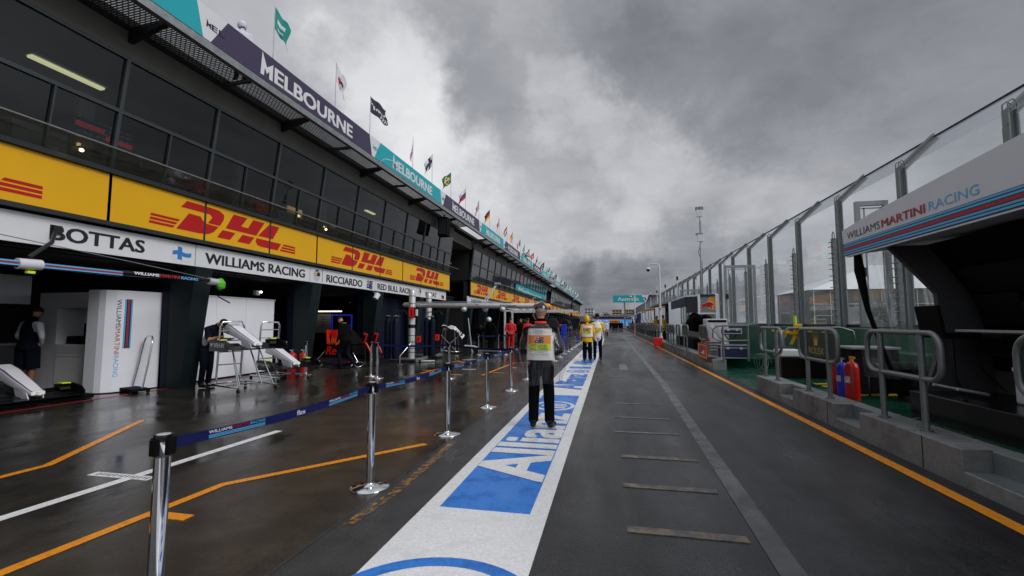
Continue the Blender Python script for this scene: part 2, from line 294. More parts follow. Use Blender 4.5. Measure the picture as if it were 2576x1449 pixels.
M['seatblue'] = mat('blue_seats', '4a9be0', .6, var=.1, scale=1.2, bump=.3); M['seatred'] = mat('dark_red_seats', '9c1f22', .7, var=.15, scale=1.2); M['roofbrown'] = mat('pale_roof_band', '8c7f70', .8, var=.1)
M['tent'] = mat('white_tent_fabric', 'e6e8ea', .6, var=.04, scale=.5); M['tentwall'] = mat('clear_tent_wall', '5a5a56', .4, var=.25, scale=.6)
M['goldtext'] = mat('gold_lettering', 'c9a13a', .5, var=.05); M['rolexgreen'] = mat('dark_green_board', '0a3527', .35, var=.08, scale=2)
M['ext_label'] = mat('pale_label', 'cfc8c0', .6, var=.2, scale=40)
M['bulb'] = mat('lens_grey', '50565c', .2, .3)
M['tarpblue'] = mat('blue_tarpaulin', '12307e', .5, var=.2, scale=3, bump=.3)
M['canopyyellow'] = mat('yellow_canopy', 'd9a62a', .6, var=.08, scale=2)
M['treadplate'] = mat('tread_plate', '8f989c', .35, .6, var=.2, scale=30, bump=.4)
M['stripewhite'] = mat('white_cloth_stripe', 'd6d8de', .6, var=.06, scale=9, bump=.3)
# ------------------------------------------------------------------ mesh helpers
class MB:
    def __init__(s): s.v = []; s.f = []; s.m = []; s.sm = []
    def add(s, vs, fs, mi=0, smooth=False):
        o = len(s.v); s.v += [tuple(p) for p in vs]
        for f in fs: s.f.append(tuple(i + o for i in f)); s.m.append(mi); s.sm.append(smooth)
        return s
    def bb(s, x0, x1, y0, y1, z0, z1, mi=0):
        v = [(x, y, z) for z in (z0, z1) for y in (y0, y1) for x in (x0, x1)]
        return s.add(v, [(0, 2, 3, 1), (4, 5, 7, 6), (0, 1, 5, 4), (2, 6, 7, 3), (0, 4, 6, 2), (1, 3, 7, 5)], mi)
    def box(s, c, d, mi=0, rot=None):
        c = Vector(c); v = []
        for z in (-.5, .5):
            for y in (-.5, .5):
                for x in (-.5, .5):
                    p = Vector((x * d[0], y * d[1], z * d[2])); v.append((rot @ p if rot else p) + c)
        return s.add(v, [(0, 2, 3, 1), (4, 5, 7, 6), (0, 1, 5, 4), (2, 6, 7, 3), (0, 4, 6, 2), (1, 3, 7, 5)], mi)
    def hexa(s, b4, t4, mi=0):
        """bottom loop (4) and top loop (4), counter-clockwise seen from above"""
        return s.add(list(b4) + list(t4), [(3, 2, 1, 0), (4, 5, 6, 7), (0, 1, 5, 4), (1, 2, 6, 5), (2, 3, 7, 6), (3, 0, 4, 7)], mi)
    def prism(s, poly, o, u, v, t, mi=0):
        """2-D polygon in the frame (o; u, v) extruded by vector t"""
        o, u, v, t = Vector(o), Vector(u), Vector(v), Vector(t); n = len(poly)
        a = [o + u * p[0] + v * p[1] for p in poly]; bq = [p + t for p in a]
        return s.add(a + bq, [tuple(range(n))[::-1], tuple(range(n, 2 * n))] + [(i, (i + 1) % n, n + (i + 1) % n, n + i) for i in range(n)], mi)
    def poly(s, pts, mi=0): return s.add(pts, [tuple(range(len(pts)))], mi)
    def poly2(s, poly, o, u, v, mi=0):
        o, u, v = Vector(o), Vector(u), Vector(v)
        from mathutils.geometry import tessellate_polygon
        tri = tessellate_polygon([[Vector((p[0], p[1], 0)) for p in poly]])
        return s.add([o + u * p[0] + v * p[1] for p in poly], [tuple(t) for t in tri], mi)
    def tube(s, pts, r, n=8, mi=0, caps=True, closed=False, smooth=True):
        pts = [Vector(p) for p in pts]; k = len(pts); rs = r if isinstance(r, (list, tuple)) else [r] * k
        vs = []; prev = None
        for i, p in enumerate(pts):
            a = pts[(i - 1) % k] if (i > 0 or closed) else p; c = pts[(i + 1) % k] if (i < k - 1 or closed) else p
            d = (c - a).normalized()
            if prev is None:
                prev = Vector((0, 0, 1)) if abs(d.z) < .9 else Vector((1, 0, 0))
            x = (prev - d * prev.dot(d)).normalized(); prev = x; y = d.cross(x)
            rr = rs[i]; rx, ry = rr if isinstance(rr, tuple) else (rr, rr)
            vs += [p + x * math.cos(2 * math.pi * j / n) * rx + y * math.sin(2 * math.pi * j / n) * ry for j in range(n)]
        fs = []
        for i in range(k if closed else k - 1):
            a = i * n; c = ((i + 1) % k) * n
            fs += [(a + j, a + (j + 1) % n, c + (j + 1) % n, c + j) for j in range(n)]
        s.add(vs, fs, mi, smooth)
        if caps and not closed: s.add(vs[:n], [tuple(range(n))[::-1]], mi); s.add(vs[-n:], [tuple(range(n))], mi)
        return s
    def cyl(s, a, bq, r0, r1=None, n=16, mi=0): return s.tube([a, bq], [r0, r0 if r1 is None else r1], n, mi)
    def lathe(s, prof, o=(0, 0, 0), n=16, mi=0, axis=(0, 0, 1)):
        o = Vector(o); ax = Vector(axis).normalized(); x = ax.orthogonal().normalized(); y = ax.cross(x); vs = []
        for (r, h) in prof: vs += [o + ax * h + (x * math.cos(2 * math.pi * j / n) + y * math.sin(2 * math.pi * j / n)) * r for j in range(n)]
        fs = []
        for i in range(len(prof) - 1): fs += [(i * n + j, i * n + (j + 1) % n, (i + 1) * n + (j + 1) % n, (i + 1) * n + j) for j in range(n)]
        k = len(prof) - 1
        s.add(vs, fs, mi, True)
        if prof[0][0] > 1e-4: s.add(vs[:n], [tuple(range(n))[::-1]], mi)
        if prof[-1][0] > 1e-4: s.add(vs[-n:], [tuple(range(n))], mi)
        return s
    def ell(s, c, r, n=12, mi=0, rot=None, z0=-1.0, z1=1.0):
        c = Vector(c); vs = []; m_ = max(4, n // 2 + 1); a0 = math.asin(z0); a1 = math.asin(z1)
        for i in range(m_ + 1):
            a = a0 + (a1 - a0) * i / m_
            for j in range(n):
                t = 2 * math.pi * j / n; p = Vector((math.cos(a) * math.cos(t) * r[0], math.cos(a) * math.sin(t) * r[1], math.sin(a) * r[2]))
                vs.append((rot @ p if rot else p) + c)
        return s.add(vs, [(i * n + j, i * n + (j + 1) % n, (i + 1) * n + (j + 1) % n, (i + 1) * n + j) for i in range(m_) for j in range(n)], mi, True)
    def surf(s, fn, nu, nv, mi=0, smooth=True, mfn=None, closed_u=False):
        cu = nu if closed_u else nu + 1
        vs = [fn(i / nu, j / nv) for j in range(nv + 1) for i in range(cu)]; o = len(s.v); s.v += [tuple(p) for p in vs]
        for j in range(nv):
            for i in range(nu):
                i2 = (i + 1) % cu
                s.f.append((o + j * cu + i, o + j * cu + i2, o + (j + 1) * cu + i2, o + (j + 1) * cu + i)); s.m.append(mfn((i + .5) / nu, (j + .5) / nv) if mfn else mi); s.sm.append(smooth)
        return s
    def build(s, name, mats, parent=None, bevel=0.0, world=False, seg=2):
        me = bpy.data.meshes.new(name); vs = s.v
        if world and parent:
            o = origin(parent); vs = [(p[0] - o.x, p[1] - o.y, p[2] - o.z) for p in vs]
        me.from_pydata(vs, [], s.f); me.update()
        mats = mats if isinstance(mats, (list, tuple)) else [mats]
        for m_ in mats: me.materials.append(M[m_] if isinstance(m_, str) else m_)
        me.polygons.foreach_set('material_index', s.m); me.polygons.foreach_set('use_smooth', s.sm)
        if bevel:
            bm = bmesh.new(); bm.from_mesh(me); bmesh.ops.remove_doubles(bm, verts=bm.verts, dist=1e-5)
            ed = [e for e in bm.edges if len(e.link_faces) == 2 and e.calc_face_angle(0) > .6]
            bmesh.ops.bevel(bm, geom=ed, offset=bevel, segments=seg, profile=.5, affect='EDGES', clamp_overlap=True); bm.to_mesh(me); bm.free()
        o = bpy.data.objects.new(name, me); COL.objects.link(o)
        if parent: o.parent = parent
        return o
def origin(o):
    v = Vector((0, 0, 0))
    while o: v += o.location; o = o.parent
    return v
def tag(o, label=None, cat=None, group=None, kind=None):
    if label: o['label'] = label
    if cat: o['category'] = cat
    if group: o['group'] = group
    if kind: o['kind'] = kind
    return o
def thing(name, label, cat, loc=(0, 0, 0), rz=0.0, group=None):
    o = bpy.data.objects.new(name, None); COL.objects.link(o); o.empty_display_size = .1
    o.location = loc; o.rotation_euler = (0, 0, rz); return tag(o, label, cat, group)
KIDS = {}
def copy_tree(o, parent=None, loc=None, rz=None, label=None, group=None, scale=None):
    c = o.copy(); COL.objects.link(c)
    if parent: c.parent = parent
    for ch in [x for x in ALLKIDS(o)]: copy_tree(ch, c)
    if loc is not None: c.location = loc
    if rz is not None: c.rotation_euler = (0, 0, rz)
    if scale: c.scale = (scale,) * 3
    if label: c['label'] = label
    if group: c['group'] = group
    return c
def ALLKIDS(o): return list(o.children)
def structure(name, mb, m, **k): return tag(mb.build(name, m, **k), kind='structure')

# ------------------------------------------------------------------ lettering from the built-in font
_TC = {}
def text_geo(body, bold=0.0, space=1.0):
    key = (body, bold, space)
    if key in _TC: return _TC[key]
    d = bpy.data.curves.new('lettering', 'FONT'); d.body = body; d.size = 1.0; d.offset = bold; d.resolution_u = 3; d.space_character = space
    o = bpy.data.objects.new('lettering', d); COL.objects.link(o)
    dg = bpy.context.evaluated_depsgraph_get(); me = bpy.data.meshes.new_from_object(o.evaluated_get(dg))
    v = [(p.co.x, p.co.y) for p in me.vertices]; f = [tuple(q.vertices) for q in me.polygons]
    bpy.data.objects.remove(o); bpy.data.curves.remove(d); bpy.data.meshes.remove(me)
    x0 = min(p[0] for p in v); x1 = max(p[0] for p in v); y0 = min(p[1] for p in v); y1 = max(p[1] for p in v)
    _TC[key] = ([((p[0] - x0) / (x1 - x0), (p[1] - y0) / (y1 - y0)) for p in v], f, (x1 - x0) / (y1 - y0)); return _TC[key]
def put_text(mb, body, o, u, v, w, h, mi=0, bold=.02, space=1.0, shear=0.0, fn=None):
    """letters filling w x h, lower left corner o, along unit vectors u (reading) and v (up); fn maps (x, y) to 3-D instead"""
    if bold > .018 and fn is None:
        nrm = Vector(u).cross(Vector(v)) * .0006; dx = min(.07, (bold - .010) * 2.2) * h
        for k, (a, c) in enumerate(((0, 0), (1, 0), (2, 0), (0, 1), (1, 1), (2, 1))): put_text(mb, body, Vector(o) + Vector(u) * dx * a + Vector(v) * dx * .9 * c + nrm * k, u, v, (w - 2 * dx) if w else None, h - dx * .9, mi, 0, space, shear)
        return w
    bold = 0
    g, f, asp = text_geo(body, bold, space)
    if w is None: w = asp * h
    if fn: vs = [fn(p[0] * w + shear * p[1] * h, p[1] * h) for p in g]
    else:
        o, u, v = Vector(o), Vector(u), Vector(v); vs = [o + u * (p[0] * w + shear * p[1] * h) + v * (p[1] * h) for p in g]
    mb.add(vs, f, mi); return w
def circle(cx, cy, rx, ry=None, n=24, a0=0, a1=360):
    ry = rx if ry is None else ry
    return [(cx + rx * math.cos(R(a0 + (a1 - a0) * i / n)), cy + ry * math.sin(R(a0 + (a1 - a0) * i / n))) for i in range(n if a1 - a0 == 360 else n + 1)]
def ring(mb, c, r0, r1, o, u, v, mi=0, n=36, a0=0, a1=360, sx=1.0):
    o, u, v = Vector(o), Vector(u), Vector(v)
    for i in range(n):
        t = [R(a0 + (a1 - a0) * (i + k) / n) for k in (0, 1)]
        mb.poly([o + u * (c[0] + r * math.cos(a) * sx) + v * (c[1] + r * math.sin(a)) for r, a in ((r0, t[0]), (r1, t[0]), (r1, t[1]), (r0, t[1]))], mi)
def rrect(x0, x1, y0, y1, r, n=5):
    p = []
    for cx, cy, a in ((x1 - r, y1 - r, 0), (x0 + r, y1 - r, 90), (x0 + r, y0 + r, 180), (x1 - r, y0 + r, 270)):
        p += [(cx + r * math.cos(R(a + 90 * i / n)), cy + r * math.sin(R(a + 90 * i / n))) for i in range(n + 1)]
    return p

# ------------------------------------------------------------------ marks
DHL = [[(1.03, .75), (1.25, 1.0), (2.15, 1.0), (2.54, .98), (2.76, .87), (2.75, .68), (2.59, .43), (2.09, .43), (2.26, .66), (2.16, .75)],
       [(.91, 0), (1.34, .6), (1.79, .59), (1.87, .49), (2.01, .4), (2.54, .38), (2.35, .16), (2.12, .04), (1.74, 0)],
       [(3.19, 1.0), (3.85, 1.0), (3.57, .62), (3.9, .62), (4.15, 1.0), (4.75, 1.0), (4.34, .4), (2.85, .4)],
       [(2.72, .31), (3.31, .31), (3.06, 0), (2.49, 0)], [(3.65, .31), (4.25, .31), (4.0, 0), (3.4, 0)],
       [(5.02, 1.0), (5.62, 1.0), (5.25, .42), (4.43, .42)], [(4.36, .31), (5.76, .31), (5.56, 0), (4.66, 0), (4.42, .04), (4.31, .18)]] + \
      [[(0 + .02 * k, .12 * k), (.80 + .085 * k, .12 * k), (.86 + .085 * k, .12 * k + .08), (.02 + .02 * k, .12 * k + .08)] for k in range(3)] + \
      [[(5.69 + .085 * k, .12 * k), (6.66, .12 * k), (6.66, .12 * k + .08), (5.75 + .085 * k, .12 * k + .08)] for k in range(3)]
def put_dhl(mb, o, u, v, h, mi=0):
    for p in DHL: mb.poly2([(a * h, bq * h) for a, bq in p], o, u, v, mi)
MPEAK = [(0, 0), (.10, 1.42), (.55, .62), (1.12, 1.04), (1.10, 0), (.78, 0), (.78, .46), (.55, .22), (.36, .52), (.30, 0)]
def put_city(mb, word, o, u, v, w, h, mi=0, bold=.035):
    """word set with a tall-peaked first letter M"""
    o, u, v = Vector(o), Vector(u), Vector(v); mw = h * 1.0 if len(word) > 4 else h * .95
    mb.poly2([(a * mw / 1.12, bq * h) for a, bq in MPEAK], o, u, v, mi)
    put_text(mb, word[1:], o + u * (mw + h * .12), u, v, w - mw - h * .12, h, mi, bold)
BULL = [(0, .30), (.05, .42), (.14, .50), (.26, .58), (.42, .66), (.58, .72), (.70, .74), (.82, .68), (.92, .62), (1.0, .50), (.97, .40), (.88, .38), (.84, .30), (.92, .14), (.86, .08), (.76, .22), (.66, .22), (.60, .10), (.50, .12), (.54, .26),
        (.40, .30), (.28, .22), (.12, .06), (0, 0), (.02, .08), (.14, .20), (.10, .28)]
TAIL = [(.04, .40), (-.02, .52), (.06, .62), (.0, .76), (.06, .86), (.10, .78), (.06, .74), (.12, .62), (.05, .52), (.10, .44)]
def put_bull(mb, o, u, v, w, h, mi=0):
    for P in (BULL, TAIL): mb.poly2([(a * w, bq * h) for a, bq in P], o, u, v, mi)
X3, Y3, Z3 = Vector((1, 0, 0)), Vector((0, 1, 0)), Vector((0, 0, 1))
# ================================================================== SETTING: ground sheets
structure('ground', MB().bb(-900, 900, -300, 1600, -.6, -.02), 'ground')
structure('pit_apron', MB().bb(-40, -2.03, -12, 170, -.3, 0), 'apron')
structure('pit_lane_road', MB().bb(-2.03, 3.17, -12, 230, -.3, -.003), 'asphalt')
structure('race_track_road', MB().bb(6.2, 20, -20, 300, -.3, -.004), 'asphalt')
edge = MB().bb(-2.03, -1.52, -12, 170, -.02, .001); structure('wet_road_edge', edge, 'kerbedge')
sm = MB()
structure('white_stripe_marking', MB().bb(-1.52, -.5, -8, 150, -.02, .004), 'white_paint')
def strip(pts, w, z, mb=None):
    mb = mb or MB(); n = len(pts); L_ = []; R_ = []
    for i, p in enumerate(pts):
        a = Vector(pts[max(0, i - 1)]); c = Vector(pts[min(n - 1, i + 1)]); d = (c - a).normalized(); nn = Vector((-d.y, d.x)) * w / 2
        L_.append((p[0] + nn.x, p[1] + nn.y, z)); R_.append((p[0] - nn.x, p[1] - nn.y, z))
    for i in range(n - 1): mb.poly([R_[i], R_[i + 1], L_[i + 1], L_[i]])
    return mb
# the painted name on the stripe, read walking up the lane: letters lie with their tops towards the garages
UA, VA = Vector((0, 1, 0)), Vector((-1, 0, 0))
bl = MB(); wl = MB()
def blk_block(y0, solid):
    if solid:
        bl.bb(-1.39, -.64, y0, y0 + 5.97, -.01, .007)
        put_text(wl, 'Allianz', (-.64, y0 + .72, .0095), UA, VA, 3.3, .74, 0, .035)
        ring(wl, (4.72, .37), .30, .37, (-.64, y0, .0095), UA, VA, 0, 30, sx=1.25)
        for k in (-1, 0, 1): wl.bb(-.64 - .60 + abs(k) * .1, -.64 - .14 - abs(k) * .02, y0 + 4.67 + k * .17, y0 + 4.76 + k * .17, .0, .0095)
    else:
        put_text(bl, 'Allianz', (-.64, y0 + .05, .0075), UA, VA, 3.1, .72, 0, .035)
        ring(bl, (4.0, .36), .29, .36, (-.64, y0, .0075), UA, VA, 0, 30, sx=1.25)
        for k in (-1, 0, 1): bl.bb(-.64 - .58 + abs(k) * .1, -.64 - .14 - abs(k) * .02, y0 + 3.95 + k * .17, y0 + 4.04 + k * .17, 0, .0075)
        bl.bb(-1.36, -.64, y0 + 4.85, y0 + 5.5, -.01, .007)
blk_block(3.66, True); blk_block(10.45, False)
for k in range(16): blk_block(16.6 + k * 6.8, k % 2 == 1)
ring(bl, (-.95, 2.22), .58, .68, (0, 0, .007), X3, Y3, 0, 60)
for k in (-1, 0, 1): bl.bb(-.95 + k * .26 - .06, -.95 + k * .26 + .06, 1.85, 2.5 - abs(k) * .1, -.01, .007)
structure('blue_lettering_marking', bl, 'blue_paint'); structure('white_lettering_marking', wl, 'white_paint')
structure('yellow_edge_line', strip([(2.92, -6), (2.95, 60), (2.95, 140)], .13, .003), 'orange_paint')
o = MB(); strip([(-3.62, -1), (-3.62, 2.2), (-3.56, 3.72), (-2.27, 5.45)], .095, .004, o); o.bb(-3.57, -3.22, 3.0, 3.10, 0, .0045)
strip([(-5.85, 1.0), (-5.86, 3.82), (-7.12, 5.85)], .1, .004, o)
strip([(-5.55, 12.9), (-5.42, 16.7)], .1, .004, o); o.bb(-5.86, -5.56, 13.72, 13.8, 0, .0045); o.bb(-6.0, -5.5, 16.9, 17.0, 0, .0045); strip([(-6.0, 17.5), (-5.42, 16.7)], .08, .0048, o)
strip([(-3.62, 12.8), (-3.56, 16.9), (-3.0, 17.2)], .1, .004, o); o.bb(-3.5, -3.16, 13.5, 13.58, 0, .0045); o.bb(-4.62, -4.25, 12.8, 12.88, 0, .0045)
structure('orange_box_marking', o, 'orange_paint')
w = MB(); strip([(-4.68, 0.5), (-4.55, 5.68)], .115, .004, w); w.bb(-5.1, -4.38, 3.66, 3.76, 0, .0048)
for (x0, x1, y) in ((-5.8, -5.35, 18.2), (-4.72, -4.28, 14.3), (-3.3, -3.1, 15.1), (-5.9, -5.55, 17.9)): w.bb(x0, x1, y, y + .09, 0, .0045)
structure('white_box_marking', w, 'white_paint')
lt = MB()
for k in range(13): lt.bb(-5.02 + k * .05, -5.0 + k * .05, 3.675 + (k % 3) * .008, 3.735, 0, .0056)
structure('tick_marking', lt, 'ink')
fp = MB(); seam = MB()
for y in (3.52, 4.45, 5.4): fp.bb(.1, .92, y, y + .10, -.01, .003)
for y in (6.6, 7.6, 8.9): seam.bb(.05, .9, y, y + .07, -.01, .002)
for y in (13.2, 14.9, 17.2, 21, 26, 33, 42): seam.bb(-.4, 2.6, y, y + .06, -.01, .002)
strip([(1.02, -2), (1.05, 3), (1.28, 12), (1.42, 45), (1.42, 110)], .16, .0015, seam); seam.bb(.3, .55, 15.2, 17.1, -.01, .0022)
structure('dash_marking', fp, 'dashpaint'); structure('seam_marking', seam, 'faint_paint')
structure('scraped_paint_marking', strip([(-1.94, 3.2), (-1.9, 3.9), (-1.93, 5.0), (-1.97, 5.6)], .09, .0035), 'worn_orange')
structure('joint_line_marking', strip([(-2.03, -6), (-2.03, 60)], .025, .0045), 'kerbedge')
structure('red_threshold_marking', strip([(-9.98, 4), (-9.98, 26)], .09, .004), 'mred')

# ================================================================== PIT BUILDING
MOD = 2.12
def at_win(z): return -9.40 + (z - 4.45) / 2.22 * .27            # the glazing leans out over the lane
def win_bay(par, y0, y1, pane, interior):
    fr = MB(); t = .035
    def wbar(ya, za, yb, zb, w_, d_=.09):
        a = Vector((at_win(za), ya, za)); c = Vector((at_win(zb), yb, zb)); dirn = (c - a).normalized()
        nrm = Vector((1, 0, -.12)).normalized(); side = dirn.cross(nrm)
        v = [p + side * sx * w_ / 2 + nrm * sz for p in (a, c) for sx, sz in ((-1, -d_), (1, -d_), (1, .02), (-1, .02))]
        fr.hexa(v[:4], v[4:])
    wbar(y0, 4.45, y0, 6.68, .07); wbar(y0 + .035, 5.62, y1 - .035, 5.62, .07, .085); wbar(y0 + .035, 6.66, y1 - .035, 6.66, .05, .085); wbar(y0 + .035, 4.47, y1 - .035, 4.47, .05, .085)
    if interior: wbar((y0 + y1) / 2, 4.5, (y0 + y1) / 2, 5.58, .03, .06)
    f = fr.build('window', 'mullion', par, world=True)
    pm = MB()
    for za, zb in ((4.49, 5.59), (5.65, 6.64)):
        pm.poly([(at_win(za) - .03, y0 + .03, za), (at_win(za) - .03, y1 - .03, za), (at_win(zb) - .03, y1 - .03, zb), (at_win(zb) - .03, y0 + .03, zb)])
    pm.build('pane', pane, f, world=True)
def block(y0, n, label, interior=False, colstep=2, mod=MOD):
    y1 = y0 + n * mod
    B = thing('pit_building', label, 'building', (-9.8, y0, 0))
    wl_ = MB()
    wl_.bb(-9.9, -9.66, y0, y1, 2.80, 4.37)                              # lintel beam behind the boards
    wl_.bb(-16, -9.92, y0, y1, 2.78, 2.95)                               # garage ceiling
    wl_.bb(-16.2, -16, y0, y1, 0, 7.2)
    wl_.bb(-16, -9.92, y0 - .0, y0 + .2, 0, 2.76); wl_.bb(-16, -9.92, y1 - .2, y1, 0, 2.76)
    wl_.bb(-16, -9.5, y0, y0 + .06, 4.45, 7.18); wl_.bb(-16, -9.5, y1 - .06, y1, 4.45, 7.18)
    wl_.bb(-16, -9.92, y0 + .1, y1 - .1, 4.3, 4.42)
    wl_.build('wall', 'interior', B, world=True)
    cb = MB(); cb.bb(-9.75, -9.13, y0, y1, 6.70, 7.20); cb.build('beam', 'dkconcrete', B, world=True)
    MB().bb(-16, -9.78, y0, y1, 6.72, 6.9).build('ceiling', 'interior2', B, world=True)
    for k in range(0, n + 1, colstep):
        y = y0 + k * mod + (-.22 if k else .03)
        if k == n: y = y1 - .48
        c = MB(); c.hexa([(-9.98, y, 0), (-9.62, y, 0), (-9.62, y + .42, 0), (-9.98, y + .42, 0)], [(-10.0, y - .02, 2.8), (-9.3, y - .02, 2.8), (-9.3, y + .44, 2.8), (-10.0, y + .44, 2.8)], 0)
        c.build('column', 'column', B, world=True)
        cw = MB(); cw.hexa([(-10.22, y + .05, 0), (-9.99, y + .05, 0), (-9.99, y + .38, 0), (-10.22, y + .38, 0)], [(-10.3, y + .05, 2.8), (-10.01, y + .05, 2.8), (-10.01, y + .38, 2.8), (-10.3, y + .38, 2.8)]); cw.build('column_wrap', 'columnb', B, world=True)
    if interior:
        for k in range(n):
            yk = y0 + k * mod
            if k % 2: MB().bb(-11.2, -11.05, yk + .5, yk + .8, 4.42, 6.72).build('inner_pillar', 'bldgrey', B, world=True)
            MB().bb(-12.6, -12.5, yk + .05, yk + mod - .05, 4.42, 5.1 + .25 * (k % 3)).build('partition', 'tan' if k % 3 else 'interior2', B, world=True)
            if k % 3 == 1: MB().bb(-10.4, -9.9, yk + .9, yk + 1.7, 4.42, 5.0).build('table', 'bldgrey', B, world=True)
    for k in range(n): win_bay(B, y0 + k * mod, y0 + (k + 1) * mod, 'pane' if interior else 'farpane', interior)
    ed = MB(); ed.bb(-9.44, -9.30, y0, y1, 4.38, 4.47); ed.bb(-9.44, -9.34, y0, y1, 3.38, 3.455)
    ed.build('ledge', 'frame', B, world=True)
    # sloping glass balustrade
    st = 3 if not interior else 2
    for k in range(0, n, st):
        ya, yb = y0 + k * mod + .01, y0 + min(n, k + st) * mod - .01
        g = MB(); g.hexa([(-9.36, ya, 4.472), (-9.345, ya, 4.472), (-9.345, yb, 4.472), (-9.36, yb, 4.472)], [(-8.97, ya, 4.74), (-8.955, ya, 4.74), (-8.955, yb, 4.74), (-8.97, yb, 4.74)])
        g.build('balustrade', 'balglass', B, world=True)
    MB().tube([(-8.955, y0, 4.755), (-8.955, y1 + .4, 4.755)], .016, 8).build('top_rail', 'steel', B, world=True)
    # canopy of perforated panels on brackets
    for k in range(n):
        ya, yb = y0 + k * mod, y0 + (k + 1) * mod
        MB().poly([(-9.12, ya + .03, 7.22), (-8.3, ya + .03, 7.27), (-8.3, yb - .03, 7.27), (-9.12, yb - .03, 7.22)]).build('sunshade', 'grille', B, world=True)
        if k % 2 == 1 or k == 0 or k == n - 1:
            yq = ya if k else y0 + .05
            br = MB()
            br.hexa([(-9.12, yq - .05, 6.98), (-8.26, yq - .05, 7.24), (-8.26, yq + .05, 7.24), (-9.12, yq + .05, 6.98)], [(-9.12, yq - .05, 7.28), (-8.26, yq - .05, 7.33), (-8.26, yq + .05, 7.33), (-9.12, yq + .05, 7.28)])
            br.build('bracket', 'blacksteel', B, world=True)
        else: MB().bb(-9.12, -8.27, ya - .02, ya + .02, 7.21, 7.30).build('purlin', 'blacksteel', B, world=True)
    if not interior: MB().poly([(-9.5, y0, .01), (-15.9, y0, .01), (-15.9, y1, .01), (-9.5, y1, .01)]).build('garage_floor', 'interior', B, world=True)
    return B
B1 = block(6.79 - 5 * MOD, 14, 'nearest stretch of the pit building, with four racing garages and dark leaning windows', True)
B2 = block(30.1, 18, 'second stretch of the pit building, just past the open gap with lamps')
B3 = block(73.6, 18, 'third stretch of the pit building, dark windows far down the lane')
B4 = block(116.5, 15, 'farthest stretch of the pit building, where the roofline ends', colstep=3)
# link bays between the stretches
for i, (ya, yb, lb) in enumerate(((25.95, 30.0, 'recessed open link bay with lit stairs between the first two building stretches'), (68.3, 73.5, 'dark recessed link bay halfway along the pit building'), (111.8, 116.4, 'dark recessed link bay near the far end of the pit building'))):
    Lk = thing('link_bay', lb, 'building link', (-12, ya, 0)); m_ = MB()
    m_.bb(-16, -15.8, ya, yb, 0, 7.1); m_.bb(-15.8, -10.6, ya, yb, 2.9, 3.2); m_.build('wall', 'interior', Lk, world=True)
    MB().bb(-15.8, -9.3, ya, yb, 6.55, 7.15).build('beam', 'dkconcrete', Lk, world=True)
    MB().bb(-12.2, -12.1, ya + .1, yb - .1, 3.25, 6.5).build('glazed_screen', 'farpane', Lk, world=True)
    if i == 0:
        MB().ell((-11.3, yb - 1.2, 5.5), (1.0, .9, .07)).build('ceiling_disc', 'tan', Lk, world=True)
        MB().bb(-10.6, -10.5, ya, yb, 3.2, 3.28).bb(-10.6, -10.5, ya, yb, 3.0, 3.06).build('rail', 'frame', Lk, world=True)
rf = thing('canopy_roof', 'long flat grey roof slab with steel edge beam along the whole pit building', 'roof', (-9, 0, 7.3))
MB().bb(-22, -9.14, -4, 148.3, 7.34, 7.5).build('roof', 'dkconcrete', rf, world=True)
MB().bb(-8.29, -8.16, -4, 148.3, 7.25, 7.42).build('edge_beam', 'steel', rf, world=True)

# ---------------- yellow courier boards
def courier_board(y0, npan, mod, label, grp, logo=True, x=-9.38):
    T = thing('advertising_board', label, 'advertising board', (x, y0, 3.45), 0, grp)
    for k in range(npan):
        MB().bb(x - .05, x, y0 + k * mod + .025, y0 + (k + 1) * mod - .025, 3.46, 4.375).build('panel', 'yellow', T, world=True)
    fr = MB()
    for k in range(npan + 1): fr.bb(x - .06, x + .008, y0 + k * mod - .024, y0 + k * mod + .024, 3.46, 4.375)
    fr.build('frame', 'frame', T, world=True)
    l_ = MB(); put_dhl(l_, (x + .004, y0 + .78, 3.60), Y3, Z3, .68); l_.build('lettering', 'dhlred', T, world=True)
ords = ['nearest', 'second', 'third', 'fourth']
for k, lb in enumerate(('yellow board with red courier letters, cut off by the photo edge', 'yellow board with red courier letters above the first two garage name boards', 'yellow board with red courier letters above the boards with the helmet picture', 'yellow board with red courier letters at the end of the first building stretch')):
    courier_board(.43 + 6.36 * k, 3, MOD, lb, 'yellow courier boards')
for b_, y0 in ((2, 30.12), (3, 73.62), (4, 116.5)):
    for k in range(6 if b_ < 4 else 5):
        far = {2: 'on the second building stretch', 3: 'on the third building stretch', 4: 'on the farthest building stretch'}[b_]
        lb = ('yellow board with red courier letters %s, %s from the gap' % (far, ['first', 'next', 'third', 'fourth', 'fifth', 'sixth'][k]))
        courier_board(y0 + 6.36 * k, 3, MOD, lb, 'yellow courier boards')
# ---------------- white name boards over the garages
NB = .9896
def name_board(y0, y1, label, x=-9.5, z0=2.835, z1=3.34):
    y0, y1 = y0 * NB, y1 * NB
    T = thing('name_board', label, 'name board', (x, y0, z0), 0, 'white name boards over the garages')
    MB().bb(x - .05, x, y0 + .012, y1 - .012, z0, z1).build('board', 'signwhite', T, world=True); return T
XS = -9.496
def letters(T, s, y, z, w, h, m='ink', bold=.032, name='lettering'):
    y *= NB; z -= .014; l_ = MB(); put_text(l_, s, (XS, y, z), Y3, Z3, w * NB, h * NB, 0, bold); return l_.build(name, m, T, world=True)
def small_flag(T, fn, y, z, w, h, mats, nu=12, nv=9):
    y *= NB; z -= .014
    MB().surf(lambda u, v: (XS + .002 + .0012 * math.sin(u * 9), y + u * w, z + v * h + .02 * math.sin(u * 6.3)), nu, nv, mfn=fn).build('flag_print', mats, T, world=True)
T = name_board(.43, 4.67, 'white board over the garage nearest the photo edge, mostly out of frame'); letters(T, 'WILLIAMS RACING', .7, 2.95, 3.6, .27)
